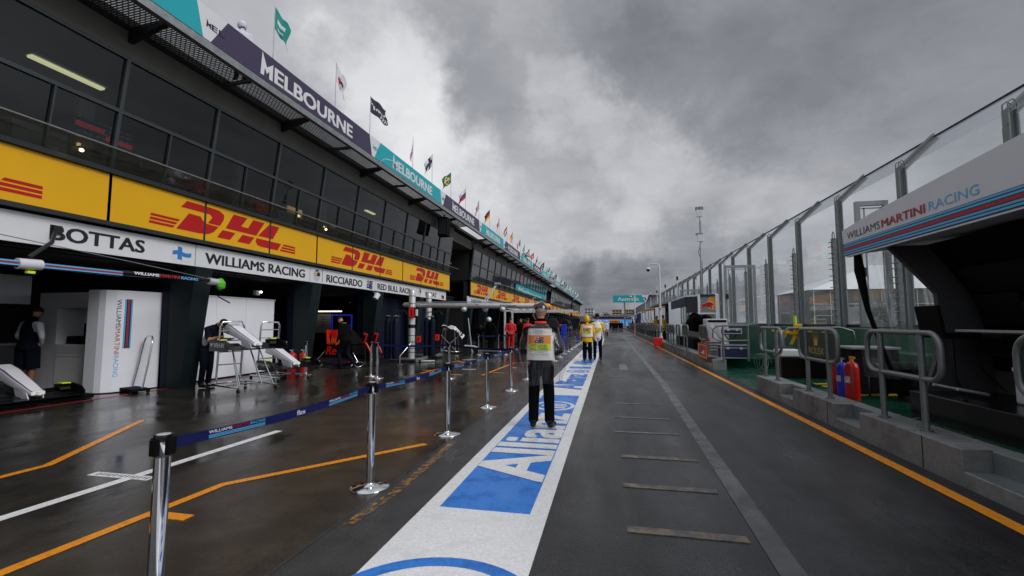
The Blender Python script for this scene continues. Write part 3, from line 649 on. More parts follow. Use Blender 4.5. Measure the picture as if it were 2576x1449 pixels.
T = name_board(4.67, 8.91, 'white driver name board ending in a blue cross flag'); letters(T, 'BOTTAS', 6.02, 2.97, 1.68, .27)
small_flag(T, lambda u, v: 1 if (abs(u - .38) < .12 or abs(v - .5) < .18) else 0, 8.33, 2.94, .46, .29, ['signwhite', 'flagsky'])
T = name_board(8.91, 13.15, 'white team name board between the blue cross flag and the silver helmet picture'); letters(T, 'WILLIAMS RACING', 9.17, 2.95, 3.72, .265)
def helmet(T, y, z, s):
    y *= NB; z -= .014
    MB().poly2(circle(0, .5, .42, .5), (XS + .001, y, z), Y3 * s, Z3 * s).build('helmet_print', 'silver', T, world=True)
    h_ = MB(); h_.poly2([(-.05, .42), (.42, .45), (.44, .72), (.1, .78)], (XS + .003, y, z), Y3 * s, Z3 * s, 0); h_.poly2([(-.3, .8), (.0, .98), (.25, .9), (.1, .8)], (XS + .003, y, z), Y3 * s, Z3 * s, 1); h_.poly2(circle(-.18, .55, .15), (XS + .003, y, z), Y3 * s, Z3 * s, 2)
    h_.build('visor_print', ['ink', 'flagblue', 'orange'], T, world=True)
T = name_board(13.15, 17.39, 'white driver name board between a helmet picture and a starry blue flag'); letters(T, 'RICCIARDO', 14.03, 2.92, 2.36, .265); helmet(T, 13.5, 2.90, .40)
MB().bb(XS - .001, XS + .001, 13.65, 13.67, 2.88, 3.31).build('divider', 'ink', T, world=True)
def aus(u, v):
    if u < .5 and v > .5:
        a, c = u * 2, v * 2 - 1
        if abs(a - .5) < .12 or abs(c - .5) < .2: return 2
        if abs(a - c) < .18 or abs(a + c - 1) < .18: return 1
    if (u - .25) ** 2 + (v - .25) ** 2 < .008 or (u - .75) ** 2 + (v - .8) ** 2 < .004 or (u - .75) ** 2 + (v - .18) ** 2 < .004 or (u - .9) ** 2 + (v - .5) ** 2 < .003: return 1
    return 0
small_flag(T, aus, 16.72, 2.90, .45, .34, ['flagblue', 'flagwhite', 'flagred'], 24, 18)
T = name_board(17.39, 21.63, 'white team name board whose last letters hide behind a silver tower'); letters(T, 'RED BULL RACING', 17.6, 2.92, 3.72, .265)
T = name_board(21.63, 25.87, 'white driver name board with a small tricolour flag, last on the first stretch'); letters(T, 'KVYAT', 22.75, 2.93, 1.6, .26); helmet(T, 22.0, 2.90, .40)
small_flag(T, lambda u, v: 0 if v > .66 else (1 if v > .33 else 2), 25.1, 2.91, .42, .3, ['flagwhite', 'flagblue', 'flagred'])
words = ['RICCIARDO', 'RAIKKONEN', 'FERRARI', 'VETTEL', 'HAMILTON', 'MERCEDES', 'ROSBERG', 'HULKENBERG', 'FORCE INDIA']
for k in range(1, 9):
    y = 30.1 + (k - 1) * 4.24
    T = name_board(y, y + 4.24, 'white name board on the second building stretch, %s from the gap' % ['first', 'next', 'third', 'fourth', 'fifth', 'sixth', 'seventh', 'eighth'][k - 1]); letters(T, words[k], y + .9, 2.94, 2.6, .26)
T = thing('window_banner', 'long teal advertising strip stuck along windows of the second building stretch', 'banner', (-9.3, 42, 4.6))
tb = MB(); tb.hexa([(-9.33, 45, 4.62), (-9.31, 45, 4.62), (-9.31, 66, 4.62), (-9.33, 66, 4.62)], [(-9.22, 45, 5.45), (-9.20, 45, 5.45), (-9.20, 66, 5.45), (-9.22, 66, 5.45)]); tb.build('board', 'teal', T, world=True)
tb = MB(); put_text(tb, 'Melbourne', (-9.29, 46.5, 4.75), Y3, (Vector((.13, 0, 1))).normalized(), 16, .5, 0, .03); tb.build('lettering', 'bannerwhite', T, world=True)

# ---------------- city banners on the roof edge
per = 6.87; xb = -8.15
def banner(k, col, label):
    b0 = 7.66 + per * (k - 1); b1 = b0 + 6.68; t0 = 8.07 + per * (k - 1); t1 = t0 + 6.08
    T = thing('roof_banner', label, 'banner', (xb, b0, 7.42), 0, 'city banners along the roof edge')
    z0, z1 = 7.425, 8.12
    MB().prism([(b0, z0), (b1, z0), (t1, z1), (t0, z1)], (xb - .03, 0, 0), Y3, Z3, (.03, 0, 0)).build('board', col, T, world=True)
    MB().prism([(b1 + .004, z0), (b0 + per - .004, z0), (t0 + per - .004, z1), (t1 + .004, z1)], (xb - .03, 0, 0), Y3, Z3, (.029, 0, 0)).build('wedge', 'bannerwhite', T, world=True)
    l_ = MB(); put_city(l_, 'MELBOURNE', (xb + .004, 9.05 + per * (k - 1), 7.52), Y3, Z3, 4.02, .41); l_.build('lettering', 'bannerwhite', T, world=True)
    l_ = MB(); put_city(l_, 'MEL', (xb + .004, b1 + .06, 7.70), Y3, Z3, .46, .12, bold=.02); l_.build('small_lettering', 'teal' if col == 'purple' else 'ink', T, world=True)
nm = ['next', 'second', 'third', 'fourth', 'fifth', 'sixth', 'seventh', 'eighth', 'ninth', 'tenth']
for k in range(-1, 21):
    col = 'purple' if k % 2 == 1 else 'teal'
    if k <= 6: lb = {-1: 'purple city banner out over the photo corner', 0: 'teal roof banner at the top photo edge, cut off', 1: 'dark purple banner reading MELBOURNE in the largest letters', 2: 'teal MELBOURNE banner behind a small floodlight', 3: 'purple MELBOURNE banner above the hanging black loudspeaker', 4: 'teal MELBOURNE banner over the open gap in the building', 5: 'purple MELBOURNE banner below the German and Danish flags', 6: 'teal MELBOURNE banner next to the people leaning over the roof edge'}[k]
    else: lb = '%s MELBOURNE banner far along the roof edge, %s past the leaning people' % (col, nm[k - 6]) if k < 16 else '%s MELBOURNE banner near the far end of the roofline, %s from the end' % (col, nm[20 - k] if k < 20 else 'last')
    banner(k, col, lb)

# ---------------- flags on the roof
def flag(y, top, fn, mats, label, dirn=1, droop=1.0, L=.85, H=.55, seed=0, base=7.36, x=-8.32, nu=18, nv=12, mark=None):
    T = thing('flagpole', label, 'flag', (x, y, base), 0, 'flags along the roof edge')
    MB().cyl((0, 0, 0), (0, 0, top - base), .014, .009, 8).build('pole', 'steel', T)
    h = top - base - .03; rnd = random.Random(seed + 3)
    ph = rnd.random() * 6
    def P(u, v):
        # u along the fly, v down the hoist; the wet cloth sags from its top corner
        s_ = u * L; fold = .07 * u * math.sin(u * 7 + ph + v * 2)
        out = dirn * (s_ * math.cos(droop) + .05 * u * math.sin(v * 5 + ph))
        return (out * .82 + fold * .5, out * .57 - fold * .6, h - v * H - s_ * math.sin(droop) + .05 * u * math.sin(u * 9 + ph))
    MB().surf(P, nu, nv, mfn=fn).build('flag', mats, T)
    return T
def tri_v(a, b_, c): return lambda u, v: 0 if v < .333 else (1 if v < .667 else 2)
def tri_u(): return lambda u, v: int(min(2, u * 3))
def uk(u, v):
    if abs(u - .5) < .08 or abs(v - .5) < .12: return 1
    if abs(u - .5) < .14 or abs(v - .5) < .2: return 2
    if abs(u - v) < .06 or abs(u + v - 1) < .06: return 1
    if abs(u - v) < .13 or abs(u + v - 1) < .13: return 2
    return 0
def bra(u, v):
    if ((u - .5) / .2) ** 2 + ((v - .5) / .27) ** 2 < 1: return 3 if abs(v - .45 - .2 * (u - .5)) < .06 else 2
    if abs(u - .5) / .42 + abs(v - .5) / .42 < 1: return 1
    return 0
cross = lambda w_: (lambda u, v: 1 if (abs(u - .36) < w_ or abs(v - .5) < w_ * 1.3) else 0)
def blot(a): return lambda u, v: 1 if (abs(u - .5) < .2 and abs(v - .45) < .13) or (abs(u - .6) < .1 and abs(v - .7) < .08) else 0
FL = [(9.64, 9.68, lambda u, v: 1 if abs(u - .5) < .28 and abs(v - .42) < .05 or abs(u - .5) < .2 and abs(v - .7) < .05 else 0, ['flagteal', 'flagwhite'], 'teal flag hanging steeply on the nearest roof pole', 1, 1.0),
      (12.34, 9.72, lambda u, v: 1 if abs(u - .45) < .1 and abs(v - .5) < .14 else (2 if abs(v - .5) < .1 and abs(u - .6) < .3 else 0), ['flagwhite', 'flagred', 'flagnavy'], 'white flag with a small red mark, hanging steeply', 1, 1.12),
      (14.45, 9.70, lambda u, v: 1 if (abs(v - .3 - .25 * math.sin(u * 3)) < .035 or (abs(v - .6) < .1 and .15 < u < .6 and int(u * 22) % 3 != 0) or (u > .55 and abs(v - .78) < .1 and (int(u * 18) + int(v * 18)) % 2)) else 0, ['flagnavy', 'flagwhite'], 'dark navy flag with white letters and a car outline', 1, .62),
      (18.1, 9.66, uk, ['flagnavy', 'flagred', 'flagwhite'], 'dark Union-cornered flag hanging limp along its pole', -1, 1.42),
      (20.32, 9.72, cross(.13), ['flagwhite', 'flagnavy'], 'white flag with a dark blue cross', -1, .95),
      (23.0, 9.7, bra, ['flaggreen', 'flagyellow', 'flagblue', 'flagwhite'], 'green Brazilian flag with yellow diamond and blue disc', -1, .72),
      (25.6, 9.58, tri_v(0, 1, 2), ['flagwhite', 'flagblue', 'flagred'], 'white blue and red tricolour flag blown down over the banner', -1, .85),
      (28.42, 9.62, uk, ['flagblue', 'flagred', 'flagwhite'], 'Union flag hanging in folds on its pole', -1, 1.2),
      (31.2, 9.66, tri_v(0, 1, 2), ['flagblack', 'flagred', 'flagyellow'], 'black, red and gold German flag', -1, .9),
      (34.1, 9.74, cross(.1), ['flagred', 'flagwhite'], 'red Danish flag with a white cross, folded along its pole', -1, 1.25),
      (36.85, 9.66, tri_v(0, 1, 2), ['flagred', 'flagwhite', 'flagblack'], 'red, white and black flag parted round its pole', -1, 1.1),
      (39.1, 9.6, tri_v(0, 1, 2), ['flagred', 'flagyellow', 'flagred'], 'red and yellow Spanish flag hanging limp', -1, 1.2),
      (42.7, 9.58, tri_u(), ['flaggreen', 'flagwhite', 'flagred'], 'green, white and red Mexican flag', -1, .95),
      (45.0, 9.5, cross(.11), ['flagsky', 'flagyellow'], 'blue Swedish flag with a yellow cross', -1, 1.2),
      (47.8, 9.5, tri_v(0, 1, 2), ['flagblack', 'flagwhite', 'flagred'], 'black, white and red flag beside the leaning people', -1, 1.0),
      (50.7, 9.55, blot(1), ['flagred', 'flagyellow'], 'plain red flag past the leaning people', -1, .9),
      (53.3, 9.5, blot(1), ['flagblack', 'flagwhite'], 'black flag past the plain red one', -1, 1.2)]
for i, (y, top, fn, ms, lb, dr, dp) in enumerate(FL): flag(y, top, fn, ms, lb, dr, dp, seed=i, L=.62 if i != 2 else .72, H=.58)
cyc = [(['flagwhite', 'flagteal'], 'white flag with a teal mark'), (['flagteal', 'flagwhite'], 'teal flag with a white mark'), (['flagwhite', 'flagnavy'], 'white flag with a navy mark'), (['flagblack', 'flagwhite'], 'black flag with a white mark')]
for i in range(26):
    ms, lb = cyc[(i * 3 + i // 4) % 4]
    flag(56.2 + i * 2.9, 9.5 + .08 * math.sin(i * 3), blot(1), ms, lb + ', small and far along the roof', -1, .7 + .5 * random.random(), seed=40 + i, nu=8, nv=6)
# ================================================================== RIGHT SIDE: kerb, deck, pit wall, fence
def kerb_run(y0, y1, notches):
    k = MB(); tr = MB(); ys = y0
    for (a, c) in notches:
        if a > ys: k.bb(3.2, 3.62, ys, a, -.05, .33)
        k.bb(3.44, 3.62, a, c, -.05, .33); k.bb(3.2, 3.44, a, c, -.05, .13)
        tr.bb(3.215, 3.435, a + .02, c - .02, .12, .135); tr.bb(3.43, 3.437, a + .02, c - .02, .137, .32)
        ys = c
    k.bb(3.2, 3.62, ys, y1, -.05, .33)
    o = structure('kerb', k, 'concrete', bevel=.008, seg=1)
    t_ = structure('kerb_step', tr, 'treadplate')
kerb_run(-4, 11.3, [(4.05, 5.15), (6.95, 7.62), (9.2, 9.87)])
kerb_run(15.75, 128, [(15.9, 17.0)] + [(21 + 4.3 * i, 21.5 + 4.3 * i) for i in range(14)])
dk = MB(); dk.bb(3.62, 5.6, -4, 11.25, -.05, .29); structure('deck', dk, 'deck')
dk = MB(); dk.bb(3.62, 5.75, 17.0, 128, -.05, .29); structure('deck', dk, 'deck')
structure('deck_opening', MB().bb(3.17, 5.75, 11.25, 17.0, -.3, .004), 'deck')
y_ = MB()
for k in range(5): y_.poly([(3.98 + .0 * k, 8.75 + k * .36, .2945), (4.9, 8.95 + k * .36, .2945), (4.9, 9.13 + k * .36, .2945), (3.98, 8.93 + k * .36, .2945)])
structure('hatch_marking', y_, 'yellow')
kj = MB()
for k in range(14): kj.bb(3.1975, 3.2, -2.9 + k * 2.15 if k < 6 else 3.6 + k * 2.15, -2.885 + k * 2.15 if k < 6 else 3.615 + k * 2.15, 0, .325)
structure('kerb_joint', kj, 'blacksteel'); structure('deck_line_marking', strip([(3.66, 5.2), (3.7, 6.8), (4.0, 7.0)], .025, .2945), 'steel')
T = thing('pit_wall', 'long dark green painted wall under the clear debris fence', 'wall', (6.0, 0, 0))
MB().bb(5.78, 6.18, -4, 128, -.05, 1.38).build('wall', 'green', T, bevel=.015, world=True, seg=1)
pd = MB()
for k in range(8): pd.bb(5.52, 5.78, 5 + k * 1.5, 6.46 + k * 1.5, .28, .95 if k < 4 else .75)
pd.build('padding', 'green', T, bevel=.04, world=True)
hb = MB()
for k in range(4): hb.poly([(5.776, 14.6 + k * .9, .80), (5.776, 14.9 + k * .9, .80), (5.776, 14.2 + k * .9, 1.3), (5.776, 13.9 + k * .9, 1.3)])
hb.build('hatching', 'yellow', T, world=True)
# ---- the debris fence: posts with cranked tops, clear panels, climbing-peg poles
PY = [-2.55 + 2.67 * i for i in range(48)]
F = thing('debris_fence', 'tall clear panelled debris fence with steel posts cranked over the track', 'fence', (6.0, 0, 1.38))
def fpost(y):
    p = MB()
    p.bb(5.93, 5.95, y - .06, y + .06, 1.38, 4.74); p.bb(6.05, 6.07, y - .06, y + .06, 1.38, 4.74); p.bb(5.95, 6.05, y - .012, y + .012, 1.38, 4.74)
    a, c = Vector((6.0, y, 4.7)), Vector((6.66, y, 5.37)); d = (c - a).normalized(); s_ = Vector((d.z, 0, -d.x))
    for sx in (-.06, .06): p.hexa([a + s_ * (sx - .012) + Y3 * -.06, a + s_ * (sx + .012) + Y3 * -.06, a + s_ * (sx + .012) + Y3 * .06, a + s_ * (sx - .012) + Y3 * .06], [c + s_ * (sx - .012) + Y3 * -.06, c + s_ * (sx + .012) + Y3 * -.06, c + s_ * (sx + .012) + Y3 * .06, c + s_ * (sx - .012) + Y3 * .06])
    p.hexa([a + s_ * -.05 + Y3 * -.01, a + s_ * .05 + Y3 * -.01, a + s_ * .05 + Y3 * .01, a + s_ * -.05 + Y3 * .01], [c + s_ * -.05 + Y3 * -.01, c + s_ * .05 + Y3 * -.01, c + s_ * .05 + Y3 * .01, c + s_ * -.05 + Y3 * .01])
    for dy in (-.05, .05): p.tube([(5.94, y + dy, 4.72), (5.94, y + dy, 4.84), (6.0, y + dy, 4.89), (6.06, y + dy, 4.84), (6.06, y + dy, 4.7)], .011, 6)
    for k in range(8): p.bb(5.915, 5.93, y - .05, y - .03, 1.7 + k * .4, 1.73 + k * .4)
    return p
def fpanel(y): 
    q = MB(); q.bb(6.0, 6.008, y + .085, y + 2.585, 1.47, 4.71); return q
def ftop(y):
    q = MB(); a, c = Vector((6.0, 0, 4.72)), Vector((6.66, 0, 5.36)); n_ = Vector((.7, 0, -.7)) * .008
    q.hexa([a + Y3 * (y + .07), a + n_ + Y3 * (y + .07), a + n_ + Y3 * (y + 2.6), a + Y3 * (y + 2.6)], [c + Y3 * (y + .07), c + n_ + Y3 * (y + .07), c + n_ + Y3 * (y + 2.6), c + Y3 * (y + 2.6)]); return q
def fpeg(y):
    p = MB(); x = 5.84; p.bb(x - .045, x + .045, y - .05, y + .05, 1.38, 3.74); p.tube([(x, y - .06, 3.7), (x, y - .06, 3.86), (x, y, 3.92), (x, y + .06, 3.86), (x, y + .06, 3.7)], .013, 6)
    return p
def fpins(y):
    p = MB(); x = 5.84
    for k in range(15): zq = 1.55 + k * .15; p.tube([(x - .06, y - .20 + .05 * (k % 2), zq + .03 * (k % 2)), (x - .06, y + .17, zq + .03 * (k % 2))], .012, 5)
    return p
def frail(y):
    q = MB(); q.bb(5.99, 6.02, y + .08, y + 2.59, 1.385, 1.47); q.tube([(6.66, y, 5.375), (6.66, y + 2.67, 5.375)], .022, 6); q.bb(5.975, 5.998, y + .09, y + .13, 1.5, 4.5); return q
protos = None
for i, y in enumerate(PY):
    if protos is None:
        protos = [('post', fpost(0).build('post', 'fencesteel', F)), ('clear_panel', fpanel(0).build('clear_panel', 'poly', F)), ('top_panel', ftop(0).build('top_panel', 'polytop', F)), ('peg_pole', fpeg(0).build('peg_pole', 'fencesteel', F)), ('climbing_pegs', fpins(0).build('climbing_pegs', 'steel', F)), ('rail', frail(0).build('rail', 'blacksteel', F))]
        for n_, o_ in protos:
            for v in o_.data.vertices: v.co.x -= 6.0; v.co.z -= 1.38
            o_.location.y = y
    else:
        for n_, o_ in protos:
            if n_ in ('peg_pole', 'climbing_pegs') and i > 30: continue
            c = o_.copy(); COL.objects.link(c); c.parent = F; c.location.y = y
def gate(y, x0, x1, z1, label):
    T = thing('fence_gate', label, 'gate', (x1, y, 1.42)); f = MB()
    for a, c, e, g in ((x0, x0 + .09, 1.42, z1), (x1 - .09, x1, 1.42, z1), (x0 + .09, x1 - .09, z1 - .1, z1), (x0 + .09, x1 - .09, 1.42, 1.52)): f.bb(a, c, y - .04, y + .04, e, g)
    f.bb(x0 + .14, x0 + .17, y - .05, y - .04, 1.55, z1 - .15); f.bb(x1 - .17, x1 - .14, y - .05, y - .04, 1.55, z1 - .15); f.bb(x0 + .1, x1 - .1, y - .05, y - .04, z1 - .18, z1 - .15)
    f.build('frame', 'steel', T, world=True); MB().bb(x0 + .09, x1 - .09, y - .004, y + .004, 1.52, z1 - .1).build('clear_panel', 'poly', T, world=True)
    MB().bb(x0 + .02, x0 + .12, y - .09, y - .04, 2.5, 2.7).build('latch', 'blacksteel', T, world=True)
gate(20.4, 4.72, 5.92, 3.9, 'open fence gate swung out beside the white air unit')
gate(32, 4.62, 5.9, 3.72, 'open fence gate behind the navy striped pit stand'); gate(11.2, 5.3, 5.93, 4.16, 'open fence gate half hidden by the stand with the striped fascia'); gate(40, 4.6, 5.9, 3.7, 'open fence gate farther off, beside the dark pit stand')

# ---- hoop rails along the kerb
def hoop(y0, y1, label, panel=None, group='steel hoop rails on the kerb', x=3.36, r=.16):
    T = thing('hoop_rail', label, 'hoop rail', (x, (y0 + y1) / 2, .33), 0, group); h = (y1 - y0) / 2
    rr = min(r, h * .75)
    MB().tube([(0, p[0], p[1]) for p in rrect(-h, h, .565, 1.07, rr, 5)], .031, 10, closed=True).build('hoop', 'rail', T)
    dy = h * .56 if h > .5 else h * .5
    for s_ in (-1, 1):
        MB().cyl((0, s_ * dy, 0), (0, s_ * dy, 1.07), .033, .033, 12).cyl((0, s_ * dy, 0), (0, s_ * dy, .02), .06, .06, 12).build('post', 'rail', T)
    if panel:
        P_ = MB().prism(rrect(-h + .05, h - .05, .615, 1.02, rr * .8, 5), (-.012, 0, 0), Y3, Z3, (.024, 0, 0)).build('board', 'rolexgreen', T)
        if panel == 'crown':
            c = MB(); o_ = Vector((-.0145, .10, .80)); U_, V_ = -Y3, Z3
            # five-pointed crown and serif lettering
            c.poly2([(.05, 0), (.15, 0), (.17, .06), (.2, .15), (.145, .08), (.15, .19), (.115, .09), (.10, .21), (.085, .09), (.05, .19), (.055, .08), (0, .15), (.03, .06)], o_, U_, V_)
            for q in ((0, .16), (.05, .20), (.10, .22), (.15, .20), (.2, .16)): c.poly2(circle(q[0], q[1], .012, n=8), o_, U_, V_)
            put_text(c, 'ROLEX', (-.0145, .28, .665), U_, V_, .56, .105, 0, .0)
            c.build('lettering', 'goldtext', T)
        else:
            c = MB(); put_text(c, 'ROLEX', (-.0145, .16, .68), -Y3, Z3, .32, .06, 0, .0); c.poly2([(.05, 0), (.15, 0), (.2, .15), (.13, .08), (.10, .2), (.07, .08), (0, .15)], (-.0145, .1, .78), -Y3, Z3); c.build('lettering', 'goldtext', T)
    return T
hoop(5.60, 6.98, 'bare steel hoop rail on the kerb in front of the racing team stand')
hoop(3.25, 4.68, 'green boarded hoop rail at the right photo edge', 'small')
hoop(7.80, 9.22, 'hoop rail carrying the large dark green board with gold crown', 'crown')
hoop(10.12, 11.42, 'bare hoop rail at the near side of the kerb opening')
hl = ['first', 'second', 'third', 'fourth', 'fifth', 'sixth', 'seventh', 'eighth', 'ninth', 'tenth', 'eleventh', 'twelfth']
for i, (a, c, p) in enumerate(((17.2, 18.65, 'small'), (21.3, 22.8, 'small'), (23.7, 25.0, None), (25.7, 27.55, 'small'), (27.8, 29.3, None))):
    hoop(a, c, '%s hoop rail beyond the kerb opening, %s' % (hl[i], 'with a green board' if p else 'without a board'), p)
for i in range(24):
    a = 31.6 + i * 2.35
    hoop(a, a + 1.5, 'plain hoop rail in the far row past the white camera pole', None, 'far plain hoop rails on the kerb')
T = thing('handrail', 'double pipe handrail across the steps beside the navy equipment case', 'handrail', (3.5, 15.75, .33))
h = MB(); h.tube([(3.52, 15.75, .92), (3.34, 15.75, .96), (3.24, 15.75, 1.05), (3.24, 15.75, 1.28), (3.34, 15.75, 1.39), (3.55, 15.75, 1.42), (4.3, 15.75, 1.42)], .026, 10); h.tube([(3.52, 15.75, .93), (4.3, 15.75, .95)], .024, 10); h.build('rail', 'rail', T, world=True)
for x in (3.54, 4.28): MB().cyl((x, 15.75, .3), (x, 15.75, 1.42), .03).build('post', 'rail', T, world=True)
h = MB(); h.tube([(3.54, 15.75, .95), (3.1 + .25, 16.6, 1.35)], .02, 8); h.build('brace', 'rail', T, world=True)
T = thing('handrail', 'pipe handrail behind the hoop beside the yellow hatching', 'handrail', (4.6, 13.2, 0))
MB().tube([(4.0, 11.9, .95), (4.0, 11.9, 1.28), (4.1, 11.9, 1.38), (5.2, 11.9, 1.40), (5.45, 11.9, 1.32), (5.5, 11.9, 1.1), (5.5, 11.9, .3)], .026, 10).build('rail', 'rail', T, world=True)
MB().cyl((4.0, 11.9, .29), (4.0, 11.9, .95), .028).build('post', 'rail', T, world=True)

# ---- racing team stand at the right edge
T = thing('pit_stand', 'pit wall stand with grey roof fascia lettered and striped blue and red', 'pit stand', (3.9, 5, .29))
XF = 3.6
def topz(y): return 2.97 + (7.97 - y) * .0635
f = MB()
f.prism([(1.6, 2.52), (7.93, 2.52), (7.99, 2.66), (8.02, 2.95), (7.2, topz(7.2) + .02), (1.6, topz(1.6))], (XF, 0, 0), Y3, Z3, (.05, 0, 0))
f.build('fascia', 'fasciagrey', T, world=True)
st = MB(); zc = [2.555, 2.58, 2.60, 2.63, 2.65, 2.705, 2.725, 2.755, 2.775, 2.80]
st.poly([(XF - .003, 1.6, 2.54), (XF - .003, 7.96, 2.54), (XF - .003, 7.99, 2.735), (XF - .003, 1.6, 2.735)], 0)
for z0_, z1_, mi in ((2.555, 2.578, 1), (2.59, 2.613, 1), (2.624, 2.66, 2), (2.671, 2.694, 1), (2.706, 2.729, 1)): st.poly([(XF - .005, 1.6, z0_), (XF - .005, 7.96, z0_), (XF - .005, 7.97, z1_), (XF - .005, 1.6, z1_)], mi)
st.build('stripes', ['mnavy', 'lblue', 'mred'], T, world=True)
for s_, ya, yb, m_ in (('WILLIAMS', 7.86, 6.99, 'ink'), ('MARTINI', 6.95, 6.08, 'mred'), ('RACING', 6.02, 5.29, 'lblue')):
    l_ = MB(); put_text(l_, s_, (XF - .004, ya, 2.785), -Y3, Z3, ya - yb, .105, 0, .012 if s_ != 'MARTINI' else .03); l_.build('lettering', m_, T, world=True)
r_ = MB(); r_.hexa([(XF + .05, 1.6, 2.55), (XF + .05, 7.9, 2.55), (5.5, 7.6, 2.75), (5.5, 1.6, 2.75)][::-1], [(XF + .05, 1.6, topz(1.6) - .02), (XF + .05, 7.9, 2.93), (5.5, 7.6, 2.95), (5.5, 1.6, 3.3)][::-1]); r_.build('roof', 'fasciagrey', T, world=True)
e = MB(); e.prism([(3.98, .29), (4.38, .29), (5.3, .6), (5.3, 2.7), (4.2, 2.56), (3.75, 2.56), (4.28, 1.9), (4.30, 1.45), (4.22, 1.0)], (0, 7.2, 0), X3, Z3, (0, -.08, 0)); e.build('end_panel', 'standgrey', T, world=True)
bk = MB(); bk.prism([(4.9, .6), (5.3, .6), (5.3, 2.7), (4.2, 2.56), (4.7, 1.8)], (0, 7.1, 0), X3, Z3, (0, -5.6, 0)); bk.build('screen_bank', 'black', T, world=True)
MB().hexa([(4.34, 3.5, 2.2), (4.62, 3.5, 1.75), (4.62, 6.9, 1.75), (4.34, 6.9, 2.2)], [(4.36, 3.5, 2.24), (4.66, 3.5, 1.78), (4.66, 6.9, 1.78), (4.36, 6.9, 2.24)]).build('screen', 'darkscreen', T, world=True)
MB().bb(4.45, 4.95, 2.0, 7.1, 1.38, 1.42).build('desk', 'standgrey', T, world=True)
MB().bb(4.44, 4.45, 2.0, 7.1, 1.395, 1.425).build('desk_edge', 'offwhite', T, world=True)
for y in (6.55, 5.75, 4.95, 4.15): MB().hexa([(4.62, y - .34, 1.5), (4.65, y - .34, 1.5), (4.65, y + .34, 1.5), (4.62, y + .34, 1.5)], [(4.50, y - .34, 1.86), (4.53, y - .34, 1.86), (4.53, y + .34, 1.86), (4.50, y + .34, 1.86)]).build('monitor', 'darkscreen', T, world=True)
for y in (6.9, 6.2, 5.3): MB().tube([(4.55, y, 1.33), (4.5, y - .03, 1.1), (4.62, y + .05, .9), (4.8, y, .66)], .012, 6).build('cable', 'rubber', T, world=True)
kb = MB()
for y in (6.5, 5.4, 4.3): kb.bb(4.25, 4.5, y - .4, y + .4, 1.33, 1.375); kb.bb(4.45, 4.8, y - .25, y + .25, 1.12, 1.32)
kb.build('console', 'black', T, world=True)
MB().bb(3.86, 5.3, 1.5, 7.08, .29, .62).build('platform', 'blackgloss', T, world=True, bevel=.01)
MB().bb(4.85, 5.25, 1.6, 7.1, .62, 1.38).build('back_panel', 'standgrey', T, world=True)
cu = MB()
def cur(u, v): return (3.66 + u * 1.15, 7.72 + .08 * math.sin(u * 14 + v * 3), .72 + v * 1.85 - (1 - v) * u * .08)
cu.surf(cur, 20, 8); cu.build('rain_curtain', 'film', T, world=True)
MB().tube([(3.67, 7.75, 2.54), (3.68, 7.74, 2.3), (3.74, 7.7, 1.7), (3.86, 7.66, 1.2), (3.98, 7.62, .75)], [.05, .07, .035, .03, .03], 8).build('strap', 'black', T, world=True)
bg = MB(); bg.surf(lambda u, v: (3.9 + u * .75, 7.68 + .06 * math.sin(u * 12), .42 + v * .42 + .1 * math.sin(u * 7) * (1 - v)), 16, 5); bg.build('curtain_hem', 'black', T, world=True)
def stool(y, label):
    S = thing('operator_stool', label, 'stool', (4.05, y, .62)); MB().box((0, .02, .74), (.38, .42, .07)).build('seat', 'black', S, bevel=.02)
    MB().box((-.2, .02, .93), (.04, .42, .34), rot=Matrix.Rotation(R(-8), 3, 'Y')).build('backrest', 'black', S, bevel=.012)
    MB().tube([(0, 0, .7), (0, 0, .25), (.06, 0, .1), (.12, 0, .05)], .025, 8).build('leg', 'blacksteel', S)
    MB().tube([(-.1, -.2, .12), (.2, -.2, .06), (.2, .2, .06), (-.1, .2, .12)], .018, 8).build('footrest', 'silver', S)
stool(6.55, 'black stool with a square backrest at the near end of the striped stand'); stool(5.0, 'black stool behind the right-hand hoop at the photo edge')
T = thing('cool_box', 'white cool box with black latches on the black platform', 'cool box', (4.55, 5.75, .62), R(90))
MB().box((0, 0, .17), (.75, .42, .34)).build('body', 'white2', T, bevel=.03); MB().box((0, 0, .375), (.77, .44, .06)).build('lid', 'white2', T, bevel=.02)
for x in (-.05, .2): MB().box((x, .215, .3), (.12, .02, .12)).build('latch', 'black', T, bevel=.01)
lb = MB(); lb.box((-.25, .213, .17), (.12, .012, .12)); lb.build('label_plate', 'white', T)

# ---- fire extinguishers and kit on the deck
def extinguisher(loc, m_, label, h=.62, r=.095, cat='fire extinguisher', hood=None):
    T = thing('fire_extinguisher', label, cat, loc); MB().lathe([(r * .96, 0), (r, .02), (r, h * .78), (r * .8, h * .88), (r * .35, h * .94), (.0, h * .94)], n=18).build('cylinder', m_, T)
    v = MB(); v.cyl((0, 0, h * .92), (0, 0, h * 1.02), .028); v.box((0, -.03, h * 1.04), (.03, .14, .03)); v.build('valve', hood or 'chrome', T)
    MB().tube([(0, .03, h), (0, .1, h * .95), (0, r + .02, h * .7), (0, r + .02, h * .3)], .012, 6).build('hose', 'black', T)
    MB().surf(lambda u, q: (-(r + .002) * math.cos(R(-50 + 100 * u)), (r + .002) * math.sin(R(-50 + 100 * u)), h * (.42 + .16 * q)), 8, 1).build('label_sticker', 'ext_label', T)
extinguisher((3.80, 9.0, .29), 'red', 'red extinguisher with white printed sticker, behind the crown board', .68, .09)
extinguisher((3.78, 8.66, .29), 'bluecrate', 'blue gas bottle standing between two red extinguishers', .60, .085, 'gas bottle')
extinguisher((3.77, 8.33, .29), 'red', 'large red extinguisher with an orange neck, nearest the hoop post', .64, .10, hood='orange')
